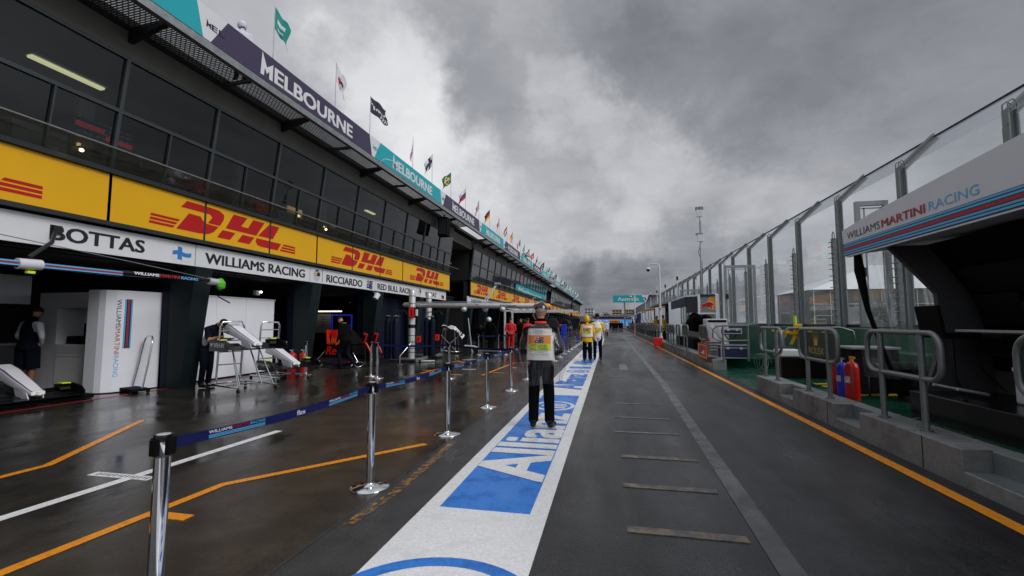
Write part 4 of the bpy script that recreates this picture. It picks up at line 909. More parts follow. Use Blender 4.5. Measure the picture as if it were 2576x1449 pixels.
T = thing('equipment_box', 'black equipment box with grey lid behind the crown board', 'equipment box', (4.75, 9.9, .29)); MB().box((0, 0, .36), (.75, .6, .72)).build('body', 'black', T, bevel=.02); MB().box((0, 0, .75), (.8, .65, .05)).build('lid', 'bldgrey', T, bevel=.015)
T = thing('cable_reel', 'black cable drum in front of the grey lidded box', 'cable reel', (4.3, 8.95, .29), R(20))
MB().lathe([(.30, -.16), (.30, -.14), (.17, -.14), (.17, .14), (.30, .14), (.30, .16)], (0, 0, .32), 24, axis=(1, .3, 0)).build('drum', 'rubber', T)
MB().tube([(-.2, -.2, 0), (-.2, -.2, .32), (.2, -.1, .32), (.25, .2, 0)], .02, 6).build('stand', 'blacksteel', T); MB().box((.2, .02, .42), (.25, .3, .22)).build('motor', 'bldgrey', T, bevel=.03)
T = thing('tyre_blower', 'black fan case hanging behind the reel', 'fan case', (4.6, 8.4, .29)); MB().box((0, 0, .35), (.5, .4, .5)).build('body', 'black', T, bevel=.05); MB().box((-.1, -.1, .05), (.16, .2, .1)).build('foot', 'rubber', T)
T = thing('tool_cabinet', 'black draped tool cabinet on castors beside the small white box', 'tool cabinet', (4.45, 11.9, 0), 0)
MB().bb(-.55, .3, -.3, .35, .12, .92).build('body', 'black', T, bevel=.02); MB().surf(lambda u, v: (-.6 + u * .95, -.34 + .04 * math.sin(u * 20), .95 - v * .2 - .05 * math.sin(u * 6)), 14, 4).build('drape', 'black', T); MB().bb(-.6, .34, -.33, .38, .1, .13).build('base', 'silver', T)
for x in (-.5, .25): MB().lathe([(.05, -.02), (.05, .02)], (x, -.28, .05), 12, axis=(0, 1, 0)).build('castor', 'rubber', T)
T = thing('supply_box', 'small black box topped with a white plastic case inside the narrow hoop', 'supply box', (3.86, 11.35, 0)); MB().bb(-.18, .22, -.2, .2, 0.29, .75).build('body', 'blackgloss', T, bevel=.01); MB().bb(-.2, .26, -.22, .22, .76, .92).build('case', 'white2', T, bevel=.03)
T = thing('folding_barrier', 'yellow folded barrier arm on the green wall', 'barrier arm', (5.5, 16, 1.2)); MB().box((0, 0, 0), (.9, .09, .1), rot=Matrix.Rotation(R(10), 3, 'Y')).build('arm', 'yellow', T, bevel=.02); MB().box((.3, 0, .1), (.2, .2, .35)).build('hinge_box', 'yellow', T, bevel=.03)
T = thing('marker_post', 'fluorescent lime marker tube standing on the green wall', 'marker post', (5.72, 15.95, 1.3)); MB().cyl((0, 0, 0), (0, 0, .42), .045, .04).build('tube', 'lime', T); MB().cyl((0, 0, 0), (0, 0, .02), .08).build('base', 'black', T)
def flightcase(loc, d, label, rz=0, m_='navy'):
    T = thing('flight_case', label, 'flight case', loc, rz); x, y, z = d; MB().box((0, 0, z / 2), d).build('body', m_, T)
    e_ = MB()
    for sx in (-1, 1):
        for sy in (-1, 1): e_.box((sx * x / 2, sy * y / 2, z / 2), (.03, .03, z + .01))
        for zz_ in (.012, z * .78, z - .008): e_.box((sx * x / 2, 0, zz_), (.026, y, .026)); e_.box((0, sx * y / 2, zz_), (x, .026, .026))
    e_.build('edging', 'silver', T)
    for k in (-.25, .25): MB().box((k * x, -y / 2 - .012, z * .76), (.09, .02, .08)).build('latch', 'silver', T)
flightcase((4.05, 16.75, .33), (.82, .5, .44), 'navy case with silver edges at the top of the kerb steps'); flightcase((4.45, 18.5, 1.1), (.6, .4, .2), 'slim navy case on a trestle beside the white air unit')
T = thing('trestle', 'black folding trestle under the slim navy case', 'trestle', (4.45, 18.5, .29))
for s_ in (-1, 1): MB().tube([(s_ * .28, -.15, 0), (-s_ * .22, .15, .8)], .02, 6).build('leg', 'blacksteel', T)
MB().box((0, 0, .79), (.6, .3, .03)).build('top', 'blacksteel', T)
T = thing('air_unit', 'white air conditioning unit wrapped in plastic with a black grille', 'air conditioner', (4.25, 20.1, .29)); MB().bb(-.42, .38, -.35, .35, .05, 1.38).build('body', 'white2', T, bevel=.03); MB().bb(-.36, .34, -.356, -.349, 1.24, 1.33).build('grille', 'black', T)
MB().surf(lambda u, v: (-.44 + u * .84, -.37 - .02 * math.sin(u * 17 + v * 5), .1 + v * 1.05), 16, 8).build('wrap', 'stripewhite', T)
T = thing('louvre_panel', 'grey slatted panel beside the red sign', 'panel', (3.62, 17.6, .33)); lp = MB()
for k in range(5): lp.box((0, 0, .07 + k * .1), (.5, .04, .07), rot=Matrix.Rotation(R(12), 3, 'X'))
lp.build('slats', 'steel', T); MB().bb(-.27, -.25, -.03, .03, 0, .55).bb(.25, .27, -.03, .03, 0, .55).build('frame', 'steel', T)
for (x, y, lb) in ((3.72, 19.0, 'first of two slim red extinguishers behind the green boarded hoop'), (3.74, 19.5, 'second slim red extinguisher, farther from the red sign')): extinguisher((x, y, .29), 'mred', lb, .72, .075)
T = thing('red_sign', 'red board with yellow border and white mark leaning on the kerb', 'sign', (3.17, 17.2, .27)); MB().bb(0, .02, -.78, .78, 0, .52).build('board', 'mred', T)
b_ = MB()
for (ya, yb, za, zb) in ((-.72, .72, .04, .075), (-.72, .72, .445, .48), (-.72, -.62, .075, .445), (.62, .72, .075, .445)): b_.bb(-.004, 0, ya, yb, za, zb)
b_.build('border', 'flagyellow', T); b_ = MB(); b_.poly2([(.35, .16), (-.35, .16), (-.38, .34), (-.1, .26)], (-.004, 0, 0), Y3, Z3); b_.build('mark', 'signwhite', T)
T = thing('wheel_gun_hose', 'coil of thin grey hose hanging by the opening in the wall', 'hose', (4.6, 15.2, 0)); MB().tube([(.0 + .15 * math.cos(a * .5), 0 + .02 * a, .05 + .25 + .25 * math.sin(a * .5)) for a in range(40)], .012, 6).build('hose', 'rail', T)
T = thing('red_box', 'bright red box hung on the kerb below the camera pole', 'box', (2.66, 29.6, .06)); MB().bb(0, .52, 0, .3, 0, .52).build('body', 'brightred', T, bevel=.03); MB().bb(.02, .5, -.005, 0, .28, .295).build('lid_line', 'mred', T)

# ---- navy striped pit stand with the bull emblem
T = thing('pit_stand', 'pit wall stand with navy valance and a red bull emblem on its end', 'pit stand', (4.1, 24, .29)); y0, y1 = 22.0, 28.0
MB().hexa([(3.97, y0, 1.95), (4.66, y0, 1.95), (4.66, y0 + .06, 1.95), (3.97, y0 + .06, 1.95)], [(3.97, y0, 2.74), (4.66, y0, 2.74), (4.66, y0 + .06, 2.74), (3.97, y0 + .06, 2.74)]).build('end_panel', 'bldgrey', T, world=True)
MB().hexa([(3.55, y0 + .8, 1.98), (3.96, y0 - .01, 1.98), (3.96, y0 + .05, 1.98), (3.6, y0 + .85, 1.98)], [(3.55, y0 + .8, 2.72), (3.96, y0 - .01, 2.72), (3.96, y0 + .05, 2.72), (3.6, y0 + .85, 2.72)]).build('corner_panel', 'bulb', T, world=True)
fr = MB(); fr.bb(3.93, 4.02, y0 - .03, y0 + .08, 1.9, 2.80); fr.bb(4.67, 4.82, y0 - .03, y0 + .1, .29, 2.80); fr.bb(4.02, 4.67, y0 - .025, y0 + .08, 1.9, 1.96); fr.build('frame', 'white', T, world=True, bevel=.01)
MB().bb(4.02, 4.67, y0 - .028, y0 + .08, 2.70, 2.80).build('head_band', 'navy', T, world=True)
MB().hexa([(3.5, y0 + .7, 2.72), (3.95, y0, 2.76), (4.8, y0 + .1, 2.76), (4.8, y1, 2.76), (3.5, y1, 2.72)][:1] + [(4.8, y0 + .1, 2.76), (4.8, y1, 2.76), (3.5, y1, 2.72)], [(3.5, y0 + .7, 2.80), (4.8, y0 + .1, 2.84), (4.8, y1, 2.84), (3.5, y1, 2.80)]).build('roof', 'white', T, world=True)
MB().bb(3.52, 3.56, y0 + .8, y1, 2.28, 2.72).build('valance', 'navy', T, world=True)
s_ = MB(); s_.poly2(circle(.56, .42, .28, .33, 30), (4.05, y0 - .004, 1.98), X3, Z3); s_.build('sun_disc', 'orange', T, world=True)
s_ = MB(); put_bull(s_, (4.03, y0 - .006, 2.09), X3, Z3, .60, .52); s_.build('emblem_edge', 'white', T, world=True); s_ = MB(); put_bull(s_, (4.05, y0 - .009, 2.115), X3, Z3, .55, .46); s_.build('emblem', 'red', T, world=True)
rb = random.Random(3); bd = MB()
for k in range(9): bd.ell((3.9 + rb.random() * .7, y0 + .5 + rb.random() * 1.2, 1.1 + rb.random() * .7), (.22 + rb.random() * .15, .3, .2 + rb.random() * .15), 10)
bd.build('covered_seats', 'black', T, world=True); MB().bb(4.4, 4.75, y0 + .5, y1, .29, 1.9).build('back_cabinet', 'bldgrey', T, world=True); MB().bb(3.75, 4.4, y0 + .4, y1, .29, .75).build('platform', 'black', T, world=True)
# ---- further stands
def stand(y0, y1, zt, roofm, label, back='black', side='white', curtain=None):
    T = thing('pit_stand', label, 'pit stand', (4.2, y0, .29)); x0 = 3.6
    MB().hexa([(x0, y0, zt - .2), (5.3, y0, zt + .1), (5.3, y1, zt + .1), (x0, y1, zt - .2)], [(x0, y0, zt - .08), (5.3, y0, zt + .18), (5.3, y1, zt + .18), (x0, y1, zt - .08)]).build('roof', roofm, T, world=True)
    MB().bb(5.0, 5.3, y0, y1, .29, zt + .05).build('back_cabinet', back, T, world=True); MB().bb(4.3, 5.3, y0 - .03, y0 + .03, .29, zt).build('side_panel', side, T, world=True)
    for k in range(3):
        y = y0 + .3 + k * (y1 - y0 - .6) / 2; MB().tube([(x0 + .1, y, zt - .2), (x0 + .12, y, 1.9), (x0 + .4, y, 1.5), (4.9, y, 1.35)], .03, 6).build('post', 'steel', T, world=True)
    MB().bb(3.9, 5.0, y0, y1, .29, .7).build('platform', 'black', T, world=True); MB().bb(4.4, 5.0, y0, y1, 1.2, 1.3).build('desk', 'black', T, world=True)
    if curtain: MB().surf(lambda u, v: (x0 + .05 + .05 * math.sin(u * 22), y0 + u * (y1 - y0), .9 + v * (zt - 1.1)), 24, 4).build('side_curtain', curtain, T, world=True)
stand(35.6, 44, 3.05, 'bldgrey', 'dark pit stand with curved steel posts and white end panel'); stand(46, 55, 2.95, 'canopyyellow', 'pit stand with a yellow canopy', 'tentwall'); stand(57, 66, 2.9, 'white', 'pit stand hung with blue tarpaulin', curtain='tarpblue')
stand(68, 78, 2.8, 'white', 'white roofed pit stand past the blue tarpaulin', 'bldgrey'); stand(80, 92, 2.8, 'white', 'second white roofed pit stand in the distance', 'bldgrey'); stand(95, 110, 2.8, 'white', 'farthest white pit stand on the wall', 'bldgrey')
for (x, y, c, lb) in ((3.5, 70, 'brightred', 'small red board on the kerb, far down on the right'), (3.4, 62, 'brightred', 'red board with a pale mark on the far rails'), (3.45, 80, 'orange', 'orange and yellow board on the far rails')):
    T = thing('rail_board', lb, 'board', (x, y, .7)); MB().box((0, 0, .3), (.5, .06, .5)).build('board', c, T); MB().bb(-.02, .02, -.02, .02, -.37, .06).build('post', 'rail', T)

# ---- poles and masts
def cctv(x, y, h, arm, label):
    T = thing('camera_pole', label, 'camera pole', (x, y, 0)); MB().cyl((0, 0, 0), (0, 0, h), .085, .055, 12).cyl((0, 0, 0), (0, 0, .6), .12, .12, 12).build('pole', 'white2', T)
    MB().tube([(0, 0, h), (-.08, 0, h + .12), (-arm * .7, 0, h + .16), (-arm, 0, h + .05), (-arm, 0, h - .1)], .035, 8).build('arm', 'white2', T)
    MB().lathe([(.02, .12), (.12, .1), (.15, 0), (.13, -.02)], (-arm, 0, h - .2)).build('housing', 'white2', T); MB().ell((-arm, 0, h - .22), (.115, .115, .14), z1=0).build('dome', 'black', T)
    for z in (2.4, .9): MB().lathe([(.11, 0), (.11, .07)], (0, 0, z)).build('band', 'steel', T)
cctv(3.3, 31.7, 5.3, .72, 'white pole with a dome camera on a short arm, nearest of the camera poles'); cctv(3.15, 60, 5.0, .5, 'slim far pole with a dome camera in front of the teal gantry sign')
T = thing('antenna_mast', 'tall thin mast with pale square antennas above the fence', 'antenna mast', (5.35, 28.6, .29)); MB().cyl((0, 0, 0), (0, 0, 7.6), .05, .035, 10).build('pole', 'steel', T); MB().tube([(.06, 0, 7.3), (.05, 0, 6.0), (-.12, .0, 5.4), (.07, 0, 4.8), (.06, 0, 1)], .014, 6).build('cable', 'black', T)
for (x, z, d, m_) in ((0, 7.75, (.36, .14, .42), 'white2'), (-.1, 8.05, (.26, .1, .2), 'bldgrey'), (.1, 8.06, (.26, .1, .2), 'bldgrey'), (.03, 6.25, (.34, .14, .42), 'white2'), (-.04, 6.5, (.4, .1, .14), 'bldgrey')): MB().box((x, 0, z), d).build('antenna', m_, T, bevel=.015)
for i, y in enumerate((38, 46, 54, 62, 71)):
    T = thing('aerial', '%s thin whip aerial above the fence' % ['nearest', 'second', 'third', 'fourth', 'farthest'][i], 'aerial', (5.3, y, .29), 0, 'whip aerials'); MB().cyl((0, 0, 0), (0, 0, 5.6 - .1 * i), .05, .03, 8).build('pole', 'white2', T); MB().cyl((0, 0, 4.6), (0, 0, 4.9), .07, .07, 8).build('joint', 'black', T)

# ---- far gantry sign, grandstand, houses, trees, marquee
T = thing('gantry_sign', 'teal and purple gantry sign reading Australia at the end of the lane', 'gantry sign', (4.7, 150, 0)); MB().bb(4.45, 4.95, 149.6, 150, 0, 8.0).bb(16.5, 17, 149.6, 150, 0, 8.0).build('post', 'rail', T, world=True)
g = MB(); g.prism([(1.1, 7.95), (11.2, 7.95), (9.9, 10.28), (1.1, 10.28)], (0, 149.4, 0), X3, Z3, (0, .3, 0)); g.build('teal_board', 'teal', T, world=True)
g = MB(); g.prism([(11.2, 7.95), (11.3, 7.95), (12.2, 10.28), (9.9, 10.28)], (0, 149.4, 0), X3, Z3, (0, .3, 0)); g.build('white_board', 'bannerwhite', T, world=True)
g = MB(); g.prism([(11.3, 7.95), (22, 7.95), (22, 10.28), (12.2, 10.28)], (0, 149.4, 0), X3, Z3, (0, .3, 0)); g.build('purple_board', 'purple', T, world=True)
g = MB(); put_text(g, 'Australia', (2.55, 149.38, 8.5), X3, Z3, 6.6, 1.15, 0, .03); g.poly2([(14.6, 8.0), (15.4, 8.0), (14.6, 9.6)], (0, 149.38, 0), X3, Z3); g.build('lettering', 'bannerwhite', T, world=True); g = MB(); put_text(g, 'MEL', (10.4, 149.38, 9.2), X3, Z3, 1.1, .4, 0, .03); g.build('small_lettering', 'ink', T, world=True)
T = thing('grandstand', 'far grandstand with blue seats, a red band and yellow courier letters', 'grandstand', (0, 160, 0)); MB().hexa([(-14, 158, .3), (14, 158, .3), (14, 166, 2.6), (-14, 166, 2.6)], [(-14, 158, .5), (14, 158, .5), (14, 166, 2.9), (-14, 166, 2.9)]).build('seating', 'seatblue', T, world=True)
MB().bb(-14, 14, 166, 166.4, 2.7, 3.6).build('wall', 'seatred', T, world=True); MB().bb(-15, 15, 165, 167.5, 3.75, 4.1).build('roof', 'roofbrown', T, world=True)
g = MB(); g.hexa([(-.2, 157.5, .7), (3.1, 157.5, .7), (3.1, 157.6, .7), (-.2, 157.6, .7)], [(-.1, 157.5, 2.5), (3.3, 157.5, 2.5), (3.3, 157.6, 2.5), (-.1, 157.6, 2.5)]); g.build('board', 'orange', T, world=True)
g = MB(); put_dhl(g, (.1, 157.46, 1.7), X3, Z3, .42); put_dhl(g, (.1, 157.46, 1.0), X3, Z3, .42); g.build('lettering', 'dhlred', T, world=True)
def house(x0, x1, z, y, m_, label, fl=5):
    T = thing('apartment_block', label, 'apartment block', ((x0 + x1) / 2, y, 0)); MB().bb(x0, x1, y, y + 10, 0, z).build('wall', m_, T, world=True); n_ = max(3, int((x1 - x0) / 1.3)); dz = (z - 2) / fl
    MB().bb(x0 - .2, x1 + .2, y - .3, y + 10, z, z + .3).build('roof', 'bldgrey', T, world=True)
    for f_ in range(fl):
        for k in range(n_):
            x = x0 + (k + .2) * (x1 - x0) / n_; MB().bb(x, x + .55 * (x1 - x0) / n_, y - .03, y, 2 + f_ * dz + .2 * dz, 2 + f_ * dz + .8 * dz).build('window', 'farpane', T, world=True)
    for f_ in range(fl): MB().bb(x0, x1, y - .6, y, 2 + f_ * dz - .05, 2 + f_ * dz + .1).build('balcony', 'bldwhite', T, world=True)
house(-13.2, -8.4, 9.0, 250, 'bldwhite', 'white apartment block beyond the end of the pit building'); house(1.4, 6.5, 8.3, 250, 'tan', 'brown apartment block left of the gantry sign post'); house(8.6, 12.4, 8.3, 250, 'tan', 'brown apartment block right of the gantry sign post'); house(-7.8, -5.5, 6.4, 252, 'bldwhite', 'low white house between the apartment block and the trees', 3)
def tree(x, y, h, w, label, m_='leaf', seed=0, n=420):
    rn = random.Random(seed); T = thing('tree', label, 'tree', (x, y, 0), 0, 'trees beyond the circuit'); t_ = MB(); t_.tube([(0, 0, 0), (.1, 0, h * .4), (0, .1, h * .7)], [h * .035, h * .022, h * .01], 7)
    for k in range(5): a = k * 1.3; t_.tube([(.05, 0, h * .35), (math.cos(a) * w * .3, math.sin(a) * w * .3, h * (.6 + .05 * k))], [h * .014, h * .005], 5)
    t_.build('trunk', 'bark', T); c = MB(); cl = [(rn.uniform(-.6, .6) * w, rn.uniform(-.6, .6) * w, h * rn.uniform(.45, .85), rn.uniform(.25, .5) * w) for _ in range(9)]
    for _ in range(n):
        q = rn.choice(cl); d = Vector((rn.gauss(0, 1), rn.gauss(0, 1), rn.gauss(0, .8))).normalized() * q[3] * rn.uniform(.5, 1); p = Vector(q[:3]) + d; s_ = h * rn.uniform(.03, .06)
        ax = Vector((rn.gauss(0, 1), rn.gauss(0, 1), rn.gauss(0, 1))).normalized(); u_ = ax.orthogonal().normalized() * s_; v_ = ax.cross(u_).normalized() * s_ * .7; c.poly([p - u_, p - v_, p + u_, p + v_], rn.randrange(2))
    c.build('crown', [m_, 'leaf2'], T)
for i, (x, y, h, w_, lb) in enumerate(((-1.6, 220, 6.4, 3.2, 'round dark green tree left of the brown apartment block'), (-4.6, 225, 5.6, 2.4, 'thin tree beside the low white house'), (-2.9, 230, 6.0, 1.6, 'slender tree between two round ones'), (.4, 235, 5.8, 2.6, 'low green tree in front of the brown apartment block'), (7.4, 230, 6.2, 2.2, 'tree behind the gantry sign post'),
        (13, 235, 6.4, 3, 'tree right of the brown apartment blocks'), (-6.6, 215, 5.4, 2.2, 'small tree in front of the low white house'))): tree(x, y, h, w_, lb, seed=i)
for i in range(9): tree(24 + i * 3.4, 46 + (i * 7) % 19, 3.3 + (i % 3) * .5, 2.2, 'bushy tree across the track, seen faintly through the clear fence', 'leaf2', 30 + i, 300)
T = thing('marquee', 'large white peaked marquee seen through the fence', 'marquee', (34, 62, 0)); MB().hexa([(22.6, 58, 5.3), (60, 58, 5.3), (60, 70, 5.3), (22.6, 70, 5.3)], [(31.5, 63.9, 8.6), (58, 63.9, 8.6), (58, 64.1, 8.6), (31.5, 64.1, 8.6)]).build('roof', 'tent', T, world=True)
MB().bb(22.9, 59.7, 58.3, 69.7, 0, 5.28).build('wall', 'tentwall', T, world=True); v_ = MB()
for k in range(22): v_.bb(22.9 + k * 1.7, 22.96 + k * 1.7, 58.2, 58.3, 0, 5.2)
for z in (1.0, 2.3, 3.6): v_.bb(22.9, 59.7, 58.22, 58.3, z, z + .06)
v_.build('frame', 'white2', T, world=True)
T = thing('stand_building', 'grey seating stand with white posts beyond the track, under the marquee', 'seating stand', (30, 50, 0)); s_ = MB()
for k in range(7): s_.bb(22 + k * .2, 50, 48 + k * .9, 49 + k * .9, 0, .6 + k * .42)
s_.build('seating', 'bldgrey', T, world=True); s_ = MB()
for k in range(16): s_.cyl((22 + k * 1.6, 47.8, 0), (22 + k * 1.6, 47.8, 1.6), .04, .04, 6)
s_.bb(22, 47, 47.76, 47.84, 1.55, 1.62); s_.build('rail', 'white2', T, world=True)
T = thing('hospitality_deck', 'white zigzag fronted terrace at the end of the pit building', 'terrace', (-8, 150, 0)); z_ = MB()
for k in range(9):
    a = -9.5 + k * .55; zq = 5.6 - k * .32; z_.bb(a, a + .1, 149.8, 150, zq - 1.4, zq); z_.hexa([(a, 149.8, zq - .9), (a + .5, 149.8, zq - .5), (a + .5, 149.9, zq - .5), (a, 149.9, zq - .9)], [(a, 149.8, zq - .7), (a + .5, 149.8, zq - .3), (a + .5, 149.9, zq - .3), (a, 149.9, zq - .7)])
z_.build('balustrade', 'bldwhite', T, world=True); MB().hexa([(-12, 150, 0), (-4.4, 150, 0), (-4.4, 160, 0), (-12, 160, 0)], [(-12, 150, 4.8), (-4.6, 150, 1.9), (-4.6, 160, 1.9), (-12, 160, 4.8)]).build('wall', 'bldgrey', T, world=True)
# ================================================================== LEFT SIDE: barrier posts
def stanchion(label, loc, to=None, text=False, group='chrome barrier posts', first=[None]):
    if first[0] is None:
        T = thing('barrier_post', label, 'barrier post', loc, 0, group)
        MB().lathe([(.178, 0), (.18, .006), (.17, .016), (.09, .026), (.045, .034), (.038, .05)], n=28).build('base', 'chrome', T)
        MB().cyl((0, 0, .03), (0, 0, .88), .036, .036, 20).build('tube', 'chrome', T)
        MB().lathe([(.0365, .85), (.0395, .852), (.0395, .95), (.038, .958), (.0, .958)], n=20).build('head', 'chrome', T); MB().lathe([(.0405, .925), (.0415, .93), (.0415, .952), (.0395, .9585)], n=20).build('collar_ring', 'blackgloss', T)
        for a in (0, 90, 180, 270): MB().box((math.cos(R(a)) * .044, math.sin(R(a)) * .044, .9), (.022, .04, .075) if a % 180 == 0 else (.04, .022, .075)).build('clip', 'black', T)
        MB().lathe([(.032, .958), (.03, .960), (0, .960)], n=16).build('cap_disc', 'silver', T)
        first[0] = T
    else:
        src = first[0]; T = src.copy(); COL.objects.link(T); T.location = loc; T['label'] = label; T['group'] = group
        for ch in list(src.children):
            if ch.name.startswith('belt'): continue
            c = ch.copy(); COL.objects.link(c); c.parent = T
    if to is not None:
        a = Vector((0, 0, 0)); d = Vector((to[0] - loc[0], to[1] - loc[1], 0)); Ln = d.length; d.normalize(); a += d * .06; Lb = Ln - .12
        nrm = Vector((-d.y, d.x, 0)); tw = .25
        def P(u, v): return a + d * (u * Lb) + Vector((0, 0, .875 + .055 * v - .03 * math.sin(math.pi * u))) + nrm * (.004 * math.sin(u * 9 + v * 2))
        b_ = MB(); b_.surf(P, 24, 2); b_ = b_.build('belt', 'belt', T)
        if text:
            l_ = [MB(), MB(), MB()]
            def F(x, z, o=-.004): q = P(max(0, min(1, x / Lb)), 0); return q + Vector((0, 0, z)) + nrm * o * sgn
            sgn = 1 if nrm.x < 0 else -1
            for x0 in ((.2, 1.3) if text == 2 else (.45,)):
                put_text(l_[0], 'WILLIAMS', None, None, None, .16, .017, fn=lambda x, z, q=x0: F(q + x, .033 + z, -.009), bold=.02)
                put_text(l_[1], 'MARTINI', None, None, None, .13, .017, fn=lambda x, z, q=x0: F(q + .165 + x, .033 + z, -.009), bold=.03)
                put_text(l_[2], 'RACING', None, None, None, .12, .017, fn=lambda x, z, q=x0: F(q + .30 + x, .033 + z, -.009), bold=.01)
                for k in range(3): l_[2].poly([F(x0 + .0, .008 + k * .007, -.009), F(x0 + .42, .008 + k * .007, -.009), F(x0 + .42, .0115 + k * .007, -.009), F(x0, .0115 + k * .007, -.009)])
            put_text(l_[0], 'flex', None, None, None, .09, .035, fn=lambda x, z: F(.92 + x, .012 + z, -.009), bold=.02)
            for q, m_ in zip(l_, ('white', 'mred', 'lblue')): q.build('lettering', m_, b_)
    return T
ys = [1.9 + 2.04 * i for i in range(18)]
nl = ['nearest chrome barrier post, cut by the bottom of the photo', 'second chrome barrier post, its round base by the scraped orange paint', 'third chrome barrier post along the lane edge', 'fourth chrome barrier post, left of the marshal', 'fifth chrome barrier post, just left of the marshal in the clear poncho']
for i, y in enumerate(ys):
    lb = nl[i] if i < 5 else ('chrome barrier post in the row beyond the marshal, %s behind him' % ['first', 'second', 'third', 'fourth', 'fifth', 'sixth', 'seventh', 'eighth', 'ninth', 'tenth', 'eleventh', 'twelfth', 'last'][i - 5])
    stanchion(lb, (-2.18, y, 0), (-2.18, ys[i + 1]) if i < 17 and i != 6 else None, (2 if i < 3 else 1) if i < 5 else False)
stanchion('right one of the pair of chrome posts in front of the red Bull garage'.replace('red Bull ', 'blue-lit '), (-6.25, 11.55, 0), (-4.3, 11.9)); stanchion('left one of the pair of chrome posts in front of the blue-lit garage', (-6.66, 11.95, 0))
stanchion('chrome post behind the third lane edge post, holding the back belt', (-4.3, 11.9, 0), (-2.18, 10.06)); stanchion('short looking chrome post by the covered wing stand', (-6.1, 20.9, 0), (-5.2, 21.2)); stanchion('chrome post before the helmeted crew member', (-5.2, 21.2, 0), (-4.85, 21.2)); stanchion('chrome post next to the red overalls', (-4.85, 21.2, 0))
stanchion('chrome post at the column next to the walking man', (-8.75, 11.95, 0)); stanchion('chrome post close to the dark column by the red cylinders', (-9.45, 11.6, 0))

# ---------------- garage fittings
T = thing('boom', 'striped overhead equipment boom lettered at its end and capped with a green cover', 'equipment boom', (-8.9, 6.5, 2.45))
MB().cyl((-8.9, 2, 2.42), (-8.9, 6.73, 2.42), .052, .052, 14).build('striped_beam', 'mnavy', T, world=True)
for z, m_ in ((2.452, 'lblue'), (2.425, 'mred'), (2.398, 'lblue')): MB().bb(-8.852, -8.843, 2, 6.72, z - .011, z + .011).build('stripe', m_, T, world=True)
MB().cyl((-8.9, 6.73, 2.44), (-8.9, 8.72, 2.47), .05, .045, 14).build('beam', 'blackgloss', T, world=True)
for s_, ya, yb, m_ in (('WILLIAMS', 6.92, 7.42, 'white'), ('MARTINI', 7.44, 7.87, 'mred'), ('RACING', 7.90, 8.30, 'lblue')):
    l_ = MB(); put_text(l_, s_, (-8.842, ya, 2.43), Y3, Z3, yb - ya, .055, 0, .04); l_.build('lettering', m_, T, world=True)
g = MB(); g.surf(lambda u, v: (-8.9 + .105 * math.cos(6.283 * u) * math.sin(math.pi * (.12 + .88 * v)) * (1 + .09 * math.sin(u * 31)), 8.84 + .26 * v, 2.42 - .03 * v + .135 * math.sin(6.283 * u) * math.sin(math.pi * (.12 + .86 * v)) * (1 + .09 * math.sin(u * 25 + v * 6))), 28, 12, closed_u=True); g.build('cover', 'green_cover', T, world=True); MB().cyl((-8.9, 8.62, 2.46), (-8.9, 8.86, 2.45), .075).build('clamp', 'silver', T, world=True)
MB().tube([(-9.5, 6.05, 3.14), (-9.1, 5.75, 2.85), (-8.92, 5.36, 2.54)], .03, 8).build('arm', 'frame', T, world=True); MB().box((-9.5, 6.05, 3.14), (.12, .12, .14)).build('wall_bracket', 'blacksteel', T, world=True)
MB().cyl((-8.9, 5.2, 2.42), (-8.9, 5.5, 2.43), .085).build('sleeve', 'offwhite', T, world=True); MB().box((-8.88, 5.36, 2.3), (.06, .1, .04)).build('tag', 'lime', T, world=True)
MB().tube([(-8.9, 8.8, 2.4), (-8.95, 8.85, 2.2), (-8.9, 8.95, 2.1), (-8.85, 9.2, 1.98)], .014, 6).build('cable', 'black', T, world=True); MB().tube([(-8.9, 8.7, 2.5), (-9.0, 7, 2.68), (-9.3, 4.5, 2.95)], .008, 5).build('wire', 'steel', T, world=True)
for ya, yb, lb in ((5.95, 7.18, 'long fluorescent lamp glowing inside the nearest upper windows'), (17.7, 18.45, 'short fluorescent lamp seen through the upper windows farther along')):
    T = thing('ceiling_lamp', lb, 'ceiling lamp', (-10.3, ya, 6.4)); MB().bb(-10.36, -10.24, ya, yb, 6.36, 6.40).build('tube', 'tube', T, world=True); MB().bb(-10.42, -10.18, ya - .02, yb + .02, 6.40, 6.44).build('housing', 'offwhite', T, world=True)
T = thing('monitor_bank', 'red and black lit timing screens inside the nearest upper windows', 'screens', (-10.5, 6.8, 5.2))
rn = random.Random(5)
for k in range(4):
    for j in range(2): MB().bb(-10.52, -10.5, 6.88 + j * .58, 7.42 + j * .58, 5.28 + k * .12, 5.38 + k * .12).build('screen', 'redscreen' if (k + j) % 3 == 2 else 'darkscreen', T, world=True)
l_ = MB()
for k in range(5):
    for q in range(9): l_.bb(-10.498, -10.495, 6.9 + q * .12, 6.95 + q * .12 + .04 * rn.random(), 5.31 + k * .10, 5.325 + k * .10)
l_.build('digits', 'lblue', T, world=True)
T = thing('wall_lamp', 'warm lit shade glowing behind the third upper window', 'wall lamp', (-10.2, 12.9, 5.0)); MB().bb(-10.25, -10.2, 12.75, 13.45, 5.05, 5.33).build('shade', 'glowwall', T, world=True); MB().ell((-10.18, 13.2, 5.1), (.02, .14, .04)).build('bulb', 'lampwarm', T, world=True)
for (y, z, lb) in ((6.08, 4.56, 'small round warm lamp at the balcony edge, nearest'), (13.2, 4.58, 'small round warm lamp at the balcony edge, farther')):
    T = thing('balcony_lamp', lb, 'lamp', (-9.1, y, z)); MB().ell((-9.1, y, z), (.03, .035, .03)).build('bulb', 'lampwarm', T, world=True); MB().cyl((-9.1, y, z + .02), (-9.2, y, 4.75), .008).build('stem', 'blacksteel', T, world=True)
